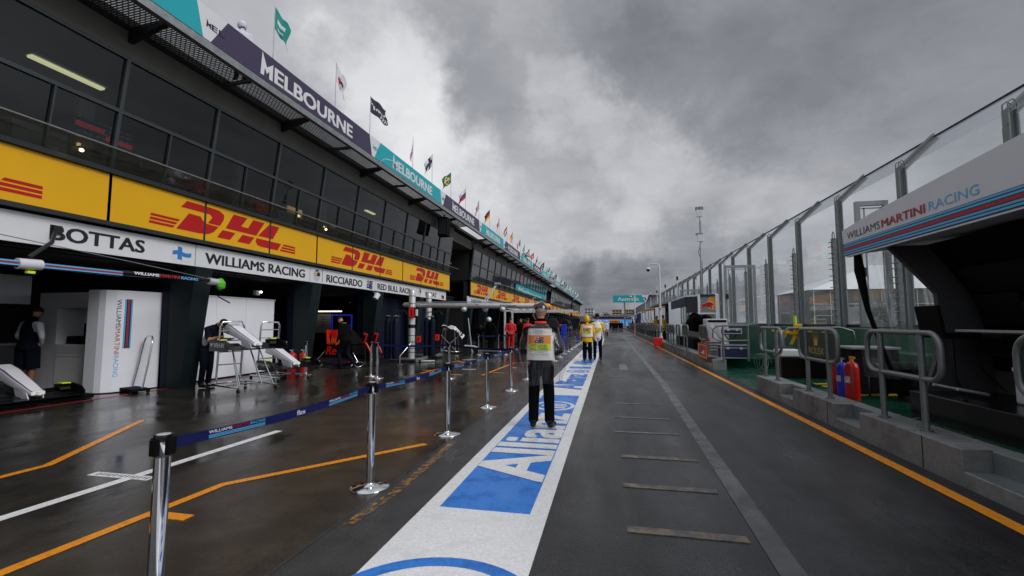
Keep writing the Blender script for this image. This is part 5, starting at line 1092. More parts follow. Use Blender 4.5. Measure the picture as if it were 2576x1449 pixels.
T = thing('loudspeaker', 'big black loudspeaker hanging at the end of the first building stretch', 'loudspeaker', (-8.6, 22.7, 6.1)); MB().bb(-8.86, -8.34, 22.5, 23.0, 6.1, 7.12).build('body', 'black', T, world=True, bevel=.03); MB().bb(-8.8, -8.4, 22.488, 22.5, 6.2, 7.02).build('mesh_front', 'frame', T, world=True); MB().cyl((-8.6, 22.75, 7.12), (-8.6, 22.75, 7.3), .04).build('hanger', 'blacksteel', T, world=True)
for (y, lb) in ((14.9, 'small floodlight on a curved arm before the first teal MELBOURNE banner'), (34.9, 'small floodlight on a curved arm over the second building stretch'), (48.6, 'far floodlight on a curved arm on the roof edge')):
    T = thing('floodlight', lb, 'floodlight', (-8.1, y, 7.3)); MB().tube([(-8.14, y, 7.3), (-8.1, y, 7.42), (-7.95, y + .05, 7.50), (-7.8, y + .3, 7.50), (-7.75, y + .42, 7.44)], .016, 7).build('arm', 'silver', T, world=True); MB().box((-7.75, y + .47, 7.38), (.11, .12, .17), rot=Matrix.Rotation(R(25), 3, 'X')).build('head', 'white2', T, world=True, bevel=.02)
for (x, y, z, lb) in ((-11.4, 27.2, 4.85, 'bright round lamp hanging in the link bay'), (-10.9, 28.4, 4.7, 'smaller lamp deeper in the link bay')):
    T = thing('bay_lamp', lb, 'lamp', (x, y, z)); MB().ell((x, y, z), (.09, .09, .06)).build('bulb', 'spot', T, world=True); MB().cyl((x, y, z), (x, y, 6.5), .01).build('cord', 'black', T, world=True)
T = thing('white_screen', 'tall white hinged screens across the second garage', 'screen', (-10.35, 10.8, 0))
for k, (a, c) in enumerate(((9.36, 10.34), (10.35, 11.36), (11.37, 12.5))): MB().bb(-10.42, -10.36, a, c, .03, 2.2).build('panel', 'white', T, world=True, bevel=.008)
MB().bb(-10.44, -10.34, 9.34, 12.52, 2.2, 2.235).build('head_rail', 'white2', T, world=True)
T = thing('spot_bracket', 'small lit spotlight over the white screens', 'spotlight', (-10.4, 11.9, 2.3)); MB().box((-10.5, 11.9, 2.42), (.1, .16, .14)).build('body', 'offwhite', T, world=True); MB().ell((-10.43, 12.0, 2.45), (.02, .03, .03)).build('bulb', 'spot', T, world=True)
# curved white cabinet wall with lettering and shelves
T = thing('garage_cabinet', 'white garage cabinet wall with shelves, drawers and a curved lettered end', 'cabinet', (-11, 8, 0))
cv = MB()
CP = [(-11.05, 7.72), (-10.75, 7.72), (-10.62, 7.76), (-10.5, 7.9), (-10.42, 8.15), (-10.38, 8.5), (-10.36, 8.8)]
cv.prism(CP + [(-11.05, 8.8)], (0, 0, .02), X3, Y3, (0, 0, 2.2)); cv.build('curved_end', 'white', T, world=True)
def cvp(s):
    seg = [(Vector(CP[i]), Vector(CP[i + 1])) for i in range(len(CP) - 1)]; tot = 0
    for a, c in seg:
        l0 = (c - a).length
        if s <= tot + l0: return a + (c - a) * ((s - tot) / l0), (c - a).normalized()
        tot += l0
    return Vector(CP[-1]), (seg[-1][1] - seg[-1][0]).normalized()
def vtext(s, zt, L_, w, m_, s0):
    l_ = MB()
    def F(x, y): q, d = cvp(s0 + y); return Vector((q.x + d.y * .006, q.y - d.x * .006, zt - x))
    put_text(l_, s, None, None, None, L_, w, 0, .02, fn=F); l_.build('lettering', m_, T, world=True)
vtext('WILLIAMS', 2.02, .62, .085, 'ink', .62); vtext('MARTINI', 1.38, .55, .085, 'mred', .62); vtext('RACING', .80, .46, .085, 'lblue', .62)
for k, m_ in enumerate(('lblue', 'mnavy', 'mred', 'mnavy', 'lblue')):
    l_ = MB(); a, d1 = cvp(.76 + k * .03); c, d2 = cvp(.76 + k * .03 + .028); l_.poly([(a.x + .006, a.y - .003, .95), (c.x + .006, c.y - .003, .95), (c.x + .006, c.y - .003, 2.03), (a.x + .006, a.y - .003, 2.03)]); l_.build('stripe', m_, T, world=True)
bd = MB(); bd.bb(-12.95, -12.4, 8.05, 8.7, .02, 2.2); bd.bb(-12.4, -11.05, 8.6, 8.7, .02, 2.2); bd.bb(-12.4, -11.05, 8.05, 8.6, 1.85, 2.2); bd.bb(-12.4, -11.05, 8.05, 8.6, .06, 1.02); bd.bb(-11.5, -11.43, 8.05, 8.6, 1.02, 1.85); bd.bb(-11.43, -11.05, 8.05, 8.6, 1.5, 1.56)
bd.build('carcass', 'offwhite', T, world=True)
for z in (.86, .92, .98, .78): MB().bb(-12.35, -11.1, 8.03, 8.05, z - .022, z + .022).build('drawer', 'white2', T, world=True)
MB().bb(-12.35, -11.1, 8.03, 8.05, .12, .74).build('door', 'white2', T, world=True); MB().bb(-12.3, -12.0, 8.2, 8.5, 1.02, 1.2).bb(-11.95, -11.6, 8.3, 8.55, 1.02, 1.5).build('stored_kit', 'black', T, world=True); MB().bb(-11.4, -11.1, 8.1, 8.4, 1.02, 1.14).build('tray', 'bldgrey', T, world=True)
T = thing('back_counter', 'grey counter along the back of the nearest garage', 'counter', (-15, 6, 0)); MB().bb(-15.9, -14.6, 1, 9, 0, .95).build('body', 'bldgrey', T, world=True); MB().bb(-15.9, -14.5, 1, 9, .95, 1.0).build('top', 'offwhite', T, world=True); MB().bb(-15.98, -15.9, 1, 9, 1.75, 2.5).build('white_header', 'offwhite', T, world=True); MB().bb(-13.6, -13.5, 3, 8.2, 1.95, 2.62).build('bulkhead', 'white', T, world=True)
T = thing('hand_trolley', 'tall chrome hoop handled trolley leaning at the lettered cabinet end', 'hand trolley', (-10.15, 8.1, 0), R(-18)); h = MB()
h.tube([(-.24, .05, .06), (-.22, .14, .6), (-.2, .2, 1.05), (-.17, .22, 1.16), (-.08, .23, 1.22), (.08, .23, 1.22), (.17, .22, 1.16), (.2, .2, 1.05), (.22, .14, .6), (.24, .05, .06)], .018, 8); h.build('handle', 'chrome', T)
MB().bb(-.3, .36, -.16, .16, .05, .10).build('deck', 'black', T)
for x, y in ((-.26, -.13), (.26, -.13), (-.26, .14), (.3, .14)): MB().lathe([(.05, -.02), (.05, .02)], (x, y, .05), 12, axis=(0, 1, 0)).build('castor', 'rubber', T)
for (x, y, lb) in ((-9.42, 12.2, 'left one of two fat red cylinders at the dark column'), (-9.12, 12.32, 'right one of two fat red cylinders at the dark column')): extinguisher((x, y, 0), 'red', lb, .66, .125)

# ---------------- nose cones and their trolleys
def nose(loc, rz, label, num=False):
    T = thing('nose_cone', label, 'nose cone', loc, rz)
    st = [(-.80, .47, .15, .125), (-.5, .40, .145, .112), (-.2, .29, .135, .09), (.12, .19, .12, .062), (.30, .13, .11, .042), (.37, .115, .10, .034)]
    def P(u, v):
        k = min(len(st) - 2, int(v * (len(st) - 1))); t = v * (len(st) - 1) - k; y, z, w_, h_ = [st[k][i] * (1 - t) + st[k + 1][i] * t for i in range(4)]
        a = 2 * math.pi * u; c, s_ = math.cos(a), math.sin(a); e = .32
        return (math.copysign(abs(c) ** e, c) * w_, y, z + math.copysign(abs(s_) ** e, s_) * h_)
    b = MB(); b.surf(P, 32, 20, closed_u=True, mfn=lambda u, v: (1 if .155 < u < .19 or .31 < u < .345 else (2 if .12 < u <= .155 or .345 <= u < .38 else (3 if .085 < u <= .12 or .38 <= u < .415 else 0))) )
    b.poly([P(i / 32, 1) for i in range(32)]); b.poly([P(i / 32, 0) for i in range(32)][::-1], 4)
    b.build('nose', ['white', 'mnavy', 'mred', 'lblue', 'black'], T)
    MB().ell((0, .34, .095), (.05, .13, .038), 14).build('tip', 'white', T); MB().bb(-.03, .03, .3, .4, .13, .136).build('tip_patch', 'lime', T)
    for s_ in (-1, 1): MB().hexa([(s_ * .105 - .008, -.05, .02), (s_ * .105 + .008, -.05, .02), (s_ * .105 + .008, .32, .02), (s_ * .105 - .008, .32, .02)], [(s_ * .115 - .008, -.12, .2), (s_ * .115 + .008, -.12, .2), (s_ * .11 + .008, .26, .12), (s_ * .11 - .008, .26, .12)]).build('pylon', 'white', T)
    wg = MB()
    for (y0, y1, za, zb) in ((.10, .42, .01, .0), (-.06, .12, .05, .02), (-.2, -.04, .11, .05)):
        for s_ in (-1, 1):
            xa, xb = sorted((s_ * .12, s_ * .67)); wg.hexa([(xa, y0, za), (xb, y0, za), (xb, y1, zb), (xa, y1, zb)], [(xa, y0, za + .015), (xb, y0, za + .015), (xb, y1, zb + .015), (xa, y1, zb + .015)])
    wg.bb(-.12, .12, .1, .40, -.005, .012); wg.build('wing', 'blackgloss', T)
    for s_ in (-1, 1):
        E_ = MB().prism([(-.3, -.03), (.42, -.03), (.42, .08), (.3, .17), (-.1, .23), (-.3, .21)], (s_ * .68 - .008, 0, 0), Y3, Z3, (.016, 0, 0)).build('endplate', 'blackgloss', T)
        l_ = MB(); put_text(l_, 'WIHURI', (s_ * .68 + s_ * .0115, -.12 if s_ > 0 else .30, .055), Y3 * s_, Z3, .42, .095, 0, .03); l_.poly2([(0, .08), (.03, 0), (.05, .04), (.07, 0), (.12, .08), (.09, .08), (.07, .05), (.04, .08)], (s_ * .68 + s_ * .0115, -.27 if s_ > 0 else .40, .06), Y3 * s_ * 1.1, Z3 * 1.1); l_.build('lettering', 'white', E_)
        c_ = MB(); c_.hexa([(s_ * .46, -.1, .12), (s_ * .62, -.1, .12), (s_ * .62, .1, .10), (s_ * .46, .1, .10)], [(s_ * .46, -.12, .20), (s_ * .62, -.12, .20), (s_ * .62, .06, .15), (s_ * .46, .06, .15)]); c_.build('winglet', 'blackgloss', T); MB().bb(min(s_ * .5, s_ * .64), max(s_ * .5, s_ * .64), -.1, .05, .205, .225).build('winglet_tip', 'lime', T)
    l_ = MB()
    put_text(l_, 'ORIS', None, None, None, .15, .032, fn=lambda x, y: Vector((.075 - x, .06 - y, P(.25, .62)[2] + .012 + y * .32)))
    put_text(l_, 'PIRELLI', None, None, None, .18, .03, fn=lambda x, y: Vector((.09 - x, -.06 - y, P(.25, .52)[2] + .012 + y * .32)))
    l_.build('lettering', 'ink', T)
    return T
def trolley(loc, rz, label, hz):
    T = thing('nose_trolley', label, 'trolley', loc, rz); b = MB()
    b.tube([(-.42, .62, .12), (-.42, -.62, .12), (.42, -.62, .12), (.42, .62, .12)], .02, 8); b.tube([(-.42, -.1, .12), (.42, -.1, .12)], .018, 8); b.tube([(-.42, -.62, .12), (.42, .3, .12)], .012, 6); b.build('base_frame', 'chrome', T)
    u = MB(); u.tube([(-.27, -.58, .1), (-.27, -.5, 1.42), (-.22, -.5, 1.53), (.22, -.5, 1.53), (.27, -.5, 1.42), (.27, -.58, .1)], .024, 8)
    for z in (1.32, 1.1, .84, .55): u.tube([(-.27, -.52, z), (.27, -.52, z)], .014, 6)
    u.build('ladder', 'chrome', T)
    f = MB()
    for s_ in (-1, 1): f.tube([(s_ * .25, .35, .12), (s_ * .2, -.1, hz - .02)], .016, 6); f.tube([(s_ * .4, .55, .12), (s_ * .3, .1, hz - .04)], .013, 6)
    f.tube([(-.3, .1, hz - .04), (.3, .1, hz - .04)], .02, 6); f.build('support', 'steel', T)
    for x in (-.42, .42):
        for y in (-.6, .6): MB().lathe([(.045, -.018), (.045, .018)], (x, y, .05), 12, axis=(1, 0, 0)).lathe([(.02, .06), (.02, .11)], (x, y, 0), 8).build('castor', 'rubber', T)
    return T
NR = R(-108)
trolley((-8.18, 8.95, 0), NR, 'high chrome trolley carrying a white nose cone, next to the bending mechanic', .95); nose((-8.12, 9.02, .92), NR, 'white striped nose cone with black front wing on the high chrome trolley')
trolley((-8.62, 10.7, 0), NR, 'low loaded chrome trolley with a ladder frame against the white screens', .32); nose((-8.42, 10.75, .33), NR, 'white striped nose cone with black front wing on the lower trolley')
nose((-10.55, 6.45, .12), R(-97), 'white striped nose cone standing on the ground by the man in shorts'); T = thing('wing_stand', 'low black stand under the nose cone on the ground', 'stand', (-10.55, 6.45, 0), R(-97)); MB().bb(-.9, .9, -.3, .3, .02, .1).build('base', 'black', T)
for x in (-.8, .8): MB().bb(x - .04, x + .04, -.35, .35, 0, .02).build('foot', 'rubber', T)

# ---------------- blue-lit garage
T = thing('pit_gantry', 'silver tubular pit gantry with an orange end and two banded towers', 'gantry', (-7.7, 17.2, 0))
bm_ = MB(); bm_.tube([(-8.12, 17.0, 2.22), (-8.05, 17, 2.22), (-4, 17.05, 2.16), (-2.62, 17.07, 2.145)], [.05, .105, .103, .098], 20); bm_.build('beam', 'silver', T, world=True)
MB().tube([(-2.62, 17.07, 2.145), (-2.3, 17.07, 2.14), (-2.22, 17.07, 2.14), (-2.16, 17.07, 2.14)], [.1, .1, .085, .03], 18).build('end_cap', 'orange', T, world=True)
YB = 16.94
for s_, x0, x1, z, h_, m_, bo in (('TAGHeuer', -4.12, -3.43, 2.125, .085, 'ink', .02), ('REDBULLRACING.COM  @REDBULLRACING', -7.15, -6.1, 2.17, .045, 'ink', .03), ('Red Bull', -5.47, -5.15, 2.185, .055, 'red', .01)):
    l_ = MB(); put_text(l_, s_, (x0, YB - .005, z), X3, Z3, x1 - x0, h_, 0, bo); l_.build('lettering', m_, T, world=True)
l_ = MB(); put_bull(l_, (-5.10, YB - .006, 2.185), X3, Z3, .16, .06); l_.poly2([(0, 0), (.3, .08), (.5, 0), (.35, .16), (.1, .14)], (-2.84, YB - .006, 2.12), X3 * .9, Z3 * .7); l_.build('emblem', 'red', T, world=True)
for (x, y) in ((-7.62, 16.75), (-7.75, 18.75)):
    tw = MB(); tw.lathe([(.13, .1), (.13, 2.68), (.11, 2.78), (.06, 2.83), (0, 2.84)], (x, y, 0), 22); tw.build('tower', 'silver', T, world=True)
    bn = MB()
    for z in (.35, .5, .75, 1.0, 1.3, 1.75, 1.95, 2.25, 2.55): bn.lathe([(.132, z), (.133, z + .012), (.132, z + .024)], (x, y, 0), 22)
    bn.lathe([(.1325, 1.32), (.1335, 1.44)], (x, y, 0), 22); bn.build('bands', 'blacksteel', T, world=True)
    ba = MB(); ba.bb(x - .75, x + .35, y - .35, y + .35, .08, .13); ba.hexa([(x + .35, y - .3, .08), (x + .6, y - .2, .08), (x + .6, y + .2, .08), (x + .35, y + .3, .08)], [(x + .35, y - .3, .13), (x + .6, y - .2, .22), (x + .6, y + .2, .22), (x + .35, y + .3, .13)]); ba.build('base', 'steel', T, world=True)
    for dx in (-.65, -.1, .5): MB().lathe([(.05, -.02), (.05, .02)], (x + dx, y - .33, .05), 10, axis=(0, 1, 0)).build('castor', 'rubber', T, world=True)
for x in (-5.55, -4.0, -4.75): MB().ell((x, 16.98 if x != -4.75 else 17.2, 2.03), (.115, .115, .105), 16).build('ball_lamp', 'silver', T, world=True)
MB().tube([(-7.5, 16.9, 2.34), (-5.5, 16.95, 2.32), (-3.6, 17, 2.30)], .016, 6).build('hand_line', 'steel', T, world=True)
for dx in (0, .12): MB().tube([(-4.85 + dx, 17.1, 2.27), (-4.35 + dx * .3, 17.3, 3.0)], .022, 6).build('stay', 'white2', T, world=True)
MB().lathe([(.06, -.1), (.06, .14)], (-4.3, 17.3, 3.02), 8, axis=(1, 0, 0)).build('stay_head', 'steel', T, world=True); MB().tube([(-2.85, 17.1, 2.2), (-2.85, 17.1, 2.44), (-2.75, 17.1, 2.46)], .016, 6).build('small_bracket', 'white2', T, world=True)
T = thing('pressure_panel', 'bright red panel with black letters on the front silver tower', 'panel', (-7.55, 16.55, 1.7)); MB().prism(rrect(-.14, .14, 0, .42, .06), (0, 0, 0), X3, Z3, (0, .06, 0)).build('board', 'black', T); MB().prism(rrect(-.12, .12, .02, .40, .05), (0, -.004, 0), X3, Z3, (0, .003, 0)).build('face', 'brightred', T)
l_ = MB(); put_text(l_, 'BRAKES', (.035, -.006, .08), Z3, -X3, .26, .07, 0, .03); l_.build('lettering', 'ink', T); MB().box((.2, .03, .2), (.08, .1, .26)).build('side_box', 'offwhite', T, bevel=.02)
for (x, y, z, lb) in ((-7.22, 16.5, .76, 'small red board between the silver towers'), (-6.62, 16.9, .82, 'small red board right of the rear silver tower')):
    T = thing('hose_board', lb, 'board', (x, y, z)); MB().prism(rrect(-.075, .075, 0, .24, .02), (0, 0, 0), X3, Z3, (0, .05, 0)).build('board', 'brightred', T); l_ = MB(); put_text(l_, 'OX', (.02, -.003, .06), Z3, -X3, .12, .05, 0, .05); l_.build('lettering', 'ink', T); MB().tube([(0, .03, 0), (0, .03, -.3), (-.1, .1, -.6)], .012, 6).build('stem', 'blacksteel', T)
for k, (x, y) in enumerate(((-8.36, 16.2), (-8.1, 16.5), (-7.98, 16.1), (-8.55, 16.6), (-7.35, 17.6), (-7.1, 17.6), (-7.25, 17.9))):
    T = thing('gas_cylinder', 'navy gas cylinder, %s' % ['front left of the rack before the silver towers', 'middle of the rack before the silver towers', 'front right of the rack, touching the front silver tower', 'rearmost in the rack before the silver towers', 'front one between the two silver towers', 'next to the rear silver tower', 'rear one between the two silver towers'][k], 'gas cylinder', (x, y, .14), 0, 'tall navy gas cylinders'); MB().lathe([(.115, 0), (.12, .03), (.12, 1.4), (.1, 1.5), (.04, 1.56), (.03, 1.58)], n=16).build('body', 'columnb', T); v = MB(); v.cyl((0, 0, 1.56), (0, 0, 1.66), .03); v.cyl((-.09, 0, 1.63), (.09, 0, 1.63), .02); v.box((0, -.05, 1.6), (.1, .1, .05)); v.build('valve', 'chrome', T); MB().tube([(0, 0, 1.66), (.1, 0, 1.82), (.3, .1, 1.85), (.4, .1, 1.7)], .012, 6).build('hose', 'blacksteel', T)
T = thing('jack_bar', 'bent chrome lever bar before the silver towers', 'lever bar', (-7.4, 15.3, 0)); MB().tube([(0, 0, .02), (0, 0, .32), (.18, .5, .75)], .02, 8).build('bar', 'chrome', T); MB().box((0, 0, .01), (.18, .1, .02)).build('foot', 'steel', T)
T = thing('floor_bar', 'white tube lying on the wet floor by the towers', 'tube', (-6.95, 16.6, .04)); MB().cyl((-.35, -.1, 0), (.32, .1, 0), .03).build('tube', 'white2', T); MB().cyl((-.36, -.1, 0), (-.4, -.11, 0), .034).build('end_cap', 'steel', T)
for (x, y, s_, lb) in ((-8.42, 14.6, 0, 'first red lollipop stand in front of the blue-lit screen'), (-8.12, 14.8, 0, 'second red lollipop stand in front of the blue-lit screen')):
    T = thing('wheel_gun_stand', lb, 'tool stand', (x, y, 0)); MB().box((0, 0, .98), (.16, .1, .34), rot=Matrix.Rotation(R(18), 3, 'Y')).build('case', 'red', T, bevel=.02); MB().box((.0, -.055, .98), (.11, .02, .24), rot=Matrix.Rotation(R(18), 3, 'Y')).build('face', 'black', T); MB().cyl((.05, 0, .82), (.05, 0, 0), .02).build('leg', 'blacksteel', T); MB().tube([(.06, 0, .8), (.18, 0, .62), (.26, 0, .45)], [.05, .045, .03], 8).build('grip', 'red', T); MB().cyl((.05, 0, 1.15), (.05, 0, 1.35), .012).build('aerial', 'black', T)
    MB().box((.05, 0, .01), (.25, .25, .02)).build('foot', 'black', T)
T = thing('car_cover_stand', 'car body shell in black and bright red under cover on a stand in the garage', 'car shell', (-9.25, 14.6, 0)); c = MB(); c.hexa([(-.5, -.3, .75), (.6, -.3, .75), (.6, .5, .75), (-.5, .5, .75)], [(-.35, -.2, 1.3), (.2, -.2, 1.25), (.2, .4, 1.25), (-.35, .4, 1.3)]); c.hexa([(-.5, -.3, .35), (.6, -.3, .35), (.6, .5, .35), (-.5, .5, .35)], [(-.5, -.3, .72), (.6, -.3, .72), (.6, .5, .72), (-.5, .5, .72)]); c.build('shell', 'black', T, bevel=.05)
c = MB(); c.surf(lambda u, v: (-.42 + u * .56 - v * .1 , -.315 + v * .09 + .02 * math.sin(u * 6), .76 + v * .5), 10, 6); c.build('red_cover', 'brightred', T); l_ = MB(); put_text(l_, 'Red', (-.46, -.305, .40), X3, Z3, .56, .30, 0, .03, shear=.2); l_.build('lettering', 'brightred', T); l_ = MB(); put_text(l_, 'ulas', (-.32, -.335, .82), X3, Z3, .40, .18, 0, .01); l_.build('yellow_lettering', 'orange', T)
for s_ in (-1, 1):
    MB().tube([(s_ * .35, -.2, .75), (s_ * .8, -.35, .18), (s_ * .72 - .1, -.5, .03), (s_ * .72 + .28, -.6, .03), (s_ * .8 + .25, -.25, .12), (s_ * .8, -.35, .18)], .018, 7).build('stand_leg', 'chrome', T)
for (x0, x1, y, lb) in ((-14.8, -12.8, 20, 'long warm strip light in the blue-lit garage, left of the column'), (-11.3, -10.25, 20.1, 'shorter warm strip light above the blue-edged screen')):
    T = thing('strip_light', lb, 'strip light', (x0, y, 2.05)); MB().bb(x0, x1, y - .05, y + .05, 2.04, 2.1).build('tube', 'stripwarm', T, world=True); MB().bb(x0, x1, y - .08, y + .08, 2.1, 2.14).build('housing', 'offwhite', T, world=True)
for (x0, x1, z0, z1, lb) in ((-11.25, -10.28, 1.05, 1.94, 'blue-edged screen on the garage wall right of the column'), (-13.5, -12.4, 1.1, 1.92, 'blue-edged screen behind the walking man')):
    T = thing('wall_screen', lb, 'screen', (x0, 20.3, z0)); fr = MB()
    for (a, c, e, g) in ((x0, x1, z0, z0 + .06), (x0, x1, z1 - .06, z1), (x0, x0 + .05, z0 + .06, z1 - .06), (x1 - .05, x1, z0 + .06, z1 - .06)): fr.bb(a, c, 20.28, 20.34, e, g)
    fr.build('border', 'bluescreen', T, world=True); MB().bb(x0 + .05, x1 - .05, 20.30, 20.34, z0 + .06, z1 - .06).build('screen', 'darkscreen', T, world=True)
T = thing('notice_panel', 'grey panel with black sketches in the blue-lit garage', 'panel', (-14, 20.3, 1.1)); MB().bb(-14.4, -13.55, 20.3, 20.34, 1.0, 1.95).build('board', 'bldgrey', T, world=True); l_ = MB()
for k in range(5): l_.bb(-14.2 + (k % 2) * .1, -13.9, 20.294, 20.299, 1.3 + k * .12, 1.33 + k * .12)
l_.build('sketch', 'ink', T, world=True); MB().bb(-14.6, -14.5, 20.2, 20.3, 0, 2.7).build('post', 'rail', T, world=True)
T = thing('bucket_lamp', 'white bucket shaped lamp hung under the name board', 'lamp', (-9.0, 16.45, 2.55)); MB().lathe([(.10, -.12), (.11, .12), (.02, .13)], (0, 0, 0), 16, axis=(.2, .5, .8)).build('housing', 'white2', T); MB().tube([(0, -.1, .1), (-.1, -.15, .22), (-.35, -.1, .25)], .012, 6).build('hook', 'steel', T)
T = thing('blue_wall_drape', 'dark blue drape hung across the last garages of the first stretch', 'drape', (-10.2, 23, 0)); MB().surf(lambda u, v: (-10.2 + .05 * math.sin(u * 40), 17.9 + u * 8, v * 2.7), 60, 2).build('cloth', 'columnb', T, world=True)
# covered stand
T = thing('covered_stand', 'chrome wing stand covered by a white and black striped cloth', 'covered stand', (-7.75, 21.6, 0)); s_ = MB()
for x in (-.42, .35):
    for y in (-.25, .25): s_.tube([(x, y, .1), (x * .8, y * .8, 1.15)], .02, 6)
s_.tube([(-.42, -.25, .12), (.4, .3, .9)], .014, 6); s_.tube([(.4, -.25, .12), (-.4, -.25, .9)], .014, 6); s_.tube([(-.5, -.3, .1), (.5, -.3, .1), (.5, .3, .1), (-.5, .3, .1)], .02, 6, closed=True); s_.build('frame', 'chrome', T)
c = MB(); c.surf(lambda u, v: (-.35 + u * .98, -.32 + v * .64, 1.34 - .16 * u - .5 * max(0, u - .62) * 2.0 + .06 * math.sin(u * 9 + v * 5) + .03 * math.sin(v * 14)), 24, 12, mfn=lambda u, v: 1 if abs(u - .78) < .03 or abs(u - .88) < .03 else 0); c.build('cloth', ['stripewhite', 'black'], T); MB().box((-.22, -.1, 1.2), (.2, .3, .14)).build('block', 'tan', T, bevel=.03)
for x, y in ((-.5, -.3), (.5, -.3), (.5, .3), (-.5, .3)): MB().lathe([(.05, -.02), (.05, .02)], (x, y, .05), 10, axis=(0, 1, 0)).build('castor', 'rubber', T)
T = thing('floor_duct', 'fat white tube lying low along the floor in front of the crew', 'tube', (-6.2, 20.9, 0)); MB().tube([(-.7, .4, .38), (-.2, .3, .36), (.2, .1, .22), (1.2, -.1, .2)], .06, 8).build('tube', 'white2', T); MB().box((.2, .1, .1), (.1, .3, .2)).build('foot', 'steel', T)
def pole(x, y, z, h, dx, label, m_='white2'): T = thing('air_line_pole', label, 'pole', (x, y, 0)); MB().cyl((0, 0, 0), (dx, 0, h), .03, .02, 8).build('pole', m_, T); MB().cyl((0, 0, 0), (0, 0, .05), .09, .09).build('foot', 'steel', T)
pole(-7.0, 22.8, 0, 1.75, -.22, 'slanted thin white pole between the covered stand and the crew'); pole(-8.9, 21.8, 0, 1.6, .75, 'thin dark leaning pole left of the covered stand', 'blacksteel')
T = thing('second_gantry', 'white square tube gantry on two slim uprights by the red overalls', 'gantry', (-5.3, 24.5, 0))
for (x, y) in ((-5.62, 24.4), (-5.42, 25.4)): MB().bb(x - .045, x + .045, y - .045, y + .045, 0, 2.2).build('upright', 'white2', T, world=True)
MB().bb(-5.7, -1.9, 24.35, 24.45, 2.12, 2.21).bb(-5.5, -1.7, 25.35, 25.45, 2.08, 2.16).build('beam', 'white2', T, world=True); MB().box((-5.55, 24.4, .04), (.6, .3, .06)).build('foot', 'steel', T, world=True)
for x in (-3.6, -2.4): MB().tube([(x, 24.4, 2.12), (x + .1, 24.4, 1.75)], .012, 5).build('hose', 'black', T, world=True); 
MB().cyl((-3.9, 24.4, 2.1), (-3.6, 24.4, 1.3), .035).build('drop_tube', 'white2', T, world=True)
# equipment carts further down the garages
rn = random.Random(11)
for k in range(13):
    y = 27 + k * 5.2 + rn.uniform(-.8, .8); x = rn.choice((-3.0, -3.6, -4.4, -5.2, -6.1)) if k else -3.4
    T = thing('equipment_cart', 'cluttered equipment cart down the garage fronts, %s beyond the white gantry' % ['first', 'second', 'third', 'fourth', 'fifth', 'sixth', 'seventh', 'eighth', 'ninth', 'tenth', 'eleventh', 'twelfth', 'last'][k], 'equipment cart', (x, y, 0), rn.uniform(-.4, .4), 'equipment carts along the garages'); f = MB()
    for sx in (-.45, .45):
        for sy in (-.3, .3): f.bb(sx - .02, sx + .02, sy - .02, sy + .02, .08, 1.15)
    for z in (.25, .75, 1.13): f.bb(-.47, .47, -.32, .32, z, z + .03)
    f.build('frame', 'rail', T); MB().bb(-.4, .1, -.28, .28, .28, .7).build('tool_box', rn.choice(('black', 'blackgloss', 'navy')), T); MB().bb(-.35, .4, -.25, .25, .78, 1.05).build('spares', rn.choice(('black', 'bldgrey', 'black')), T)
    r2 = MB(); r2.lathe([(.3, -.15), (.33, -.1), (.33, .1), (.3, .15)], (.1, 0, 1.45), 18, axis=(0, 1, 0)); r2.build('tyre', 'rubber', T); MB().ell((-.32, -.1, 1.27), (.16, .14, .12), 10).build('cover', rn.choice(('brightred', 'black', 'brightred', 'white2')), T)
    for sx in (-.45, .45): MB().lathe([(.05, -.02), (.05, .02)], (sx, -.3, .05), 8, axis=(0, 1, 0)).build('castor', 'rubber', T)
T = thing('crate_stack', 'stack of bright blue plastic crates beside the far barrier posts', 'crates', (-2.95, 30, 0))
for z, h_ in ((.62, .34), (.97, .42)): MB().bb(-.17, .17, -.2, .2, z, z + h_).build('crate', 'bluecrate', T, bevel=.02)
MB().bb(-.15, .15, -.18, .18, .1, .6).build('base_unit', 'bluecrate', T, bevel=.05); MB().bb(-.16, .16, -.19, .19, .04, .1).build('skid', 'mred', T)
T = thing('crate', 'single blue crate farther along the barrier posts', 'crate', (-2.5, 38, .1)); MB().bb(-.25, .25, -.2, .2, 0, .45).build('body', 'bluecrate', T, bevel=.02); MB().bb(-.26, .26, -.21, .21, .4, .46).build('rim', 'mnavy', T)
T = thing('awning', 'long flat black awning over the far garages', 'awning', (-7, 45, 2.5)); MB().hexa([(-9.5, 36, 2.55), (-5.2, 36, 2.35), (-5.2, 68, 2.35), (-9.5, 68, 2.55)], [(-9.5, 36, 2.65), (-5.2, 36, 2.42), (-5.2, 68, 2.42), (-9.5, 68, 2.65)]).build('roof', 'black', T, world=True)
for k in range(6): MB().cyl((-5.3, 36.3 + k * 6.3, 0), (-5.3, 36.3 + k * 6.3, 2.38), .04).build('post', 'blacksteel', T, world=True)
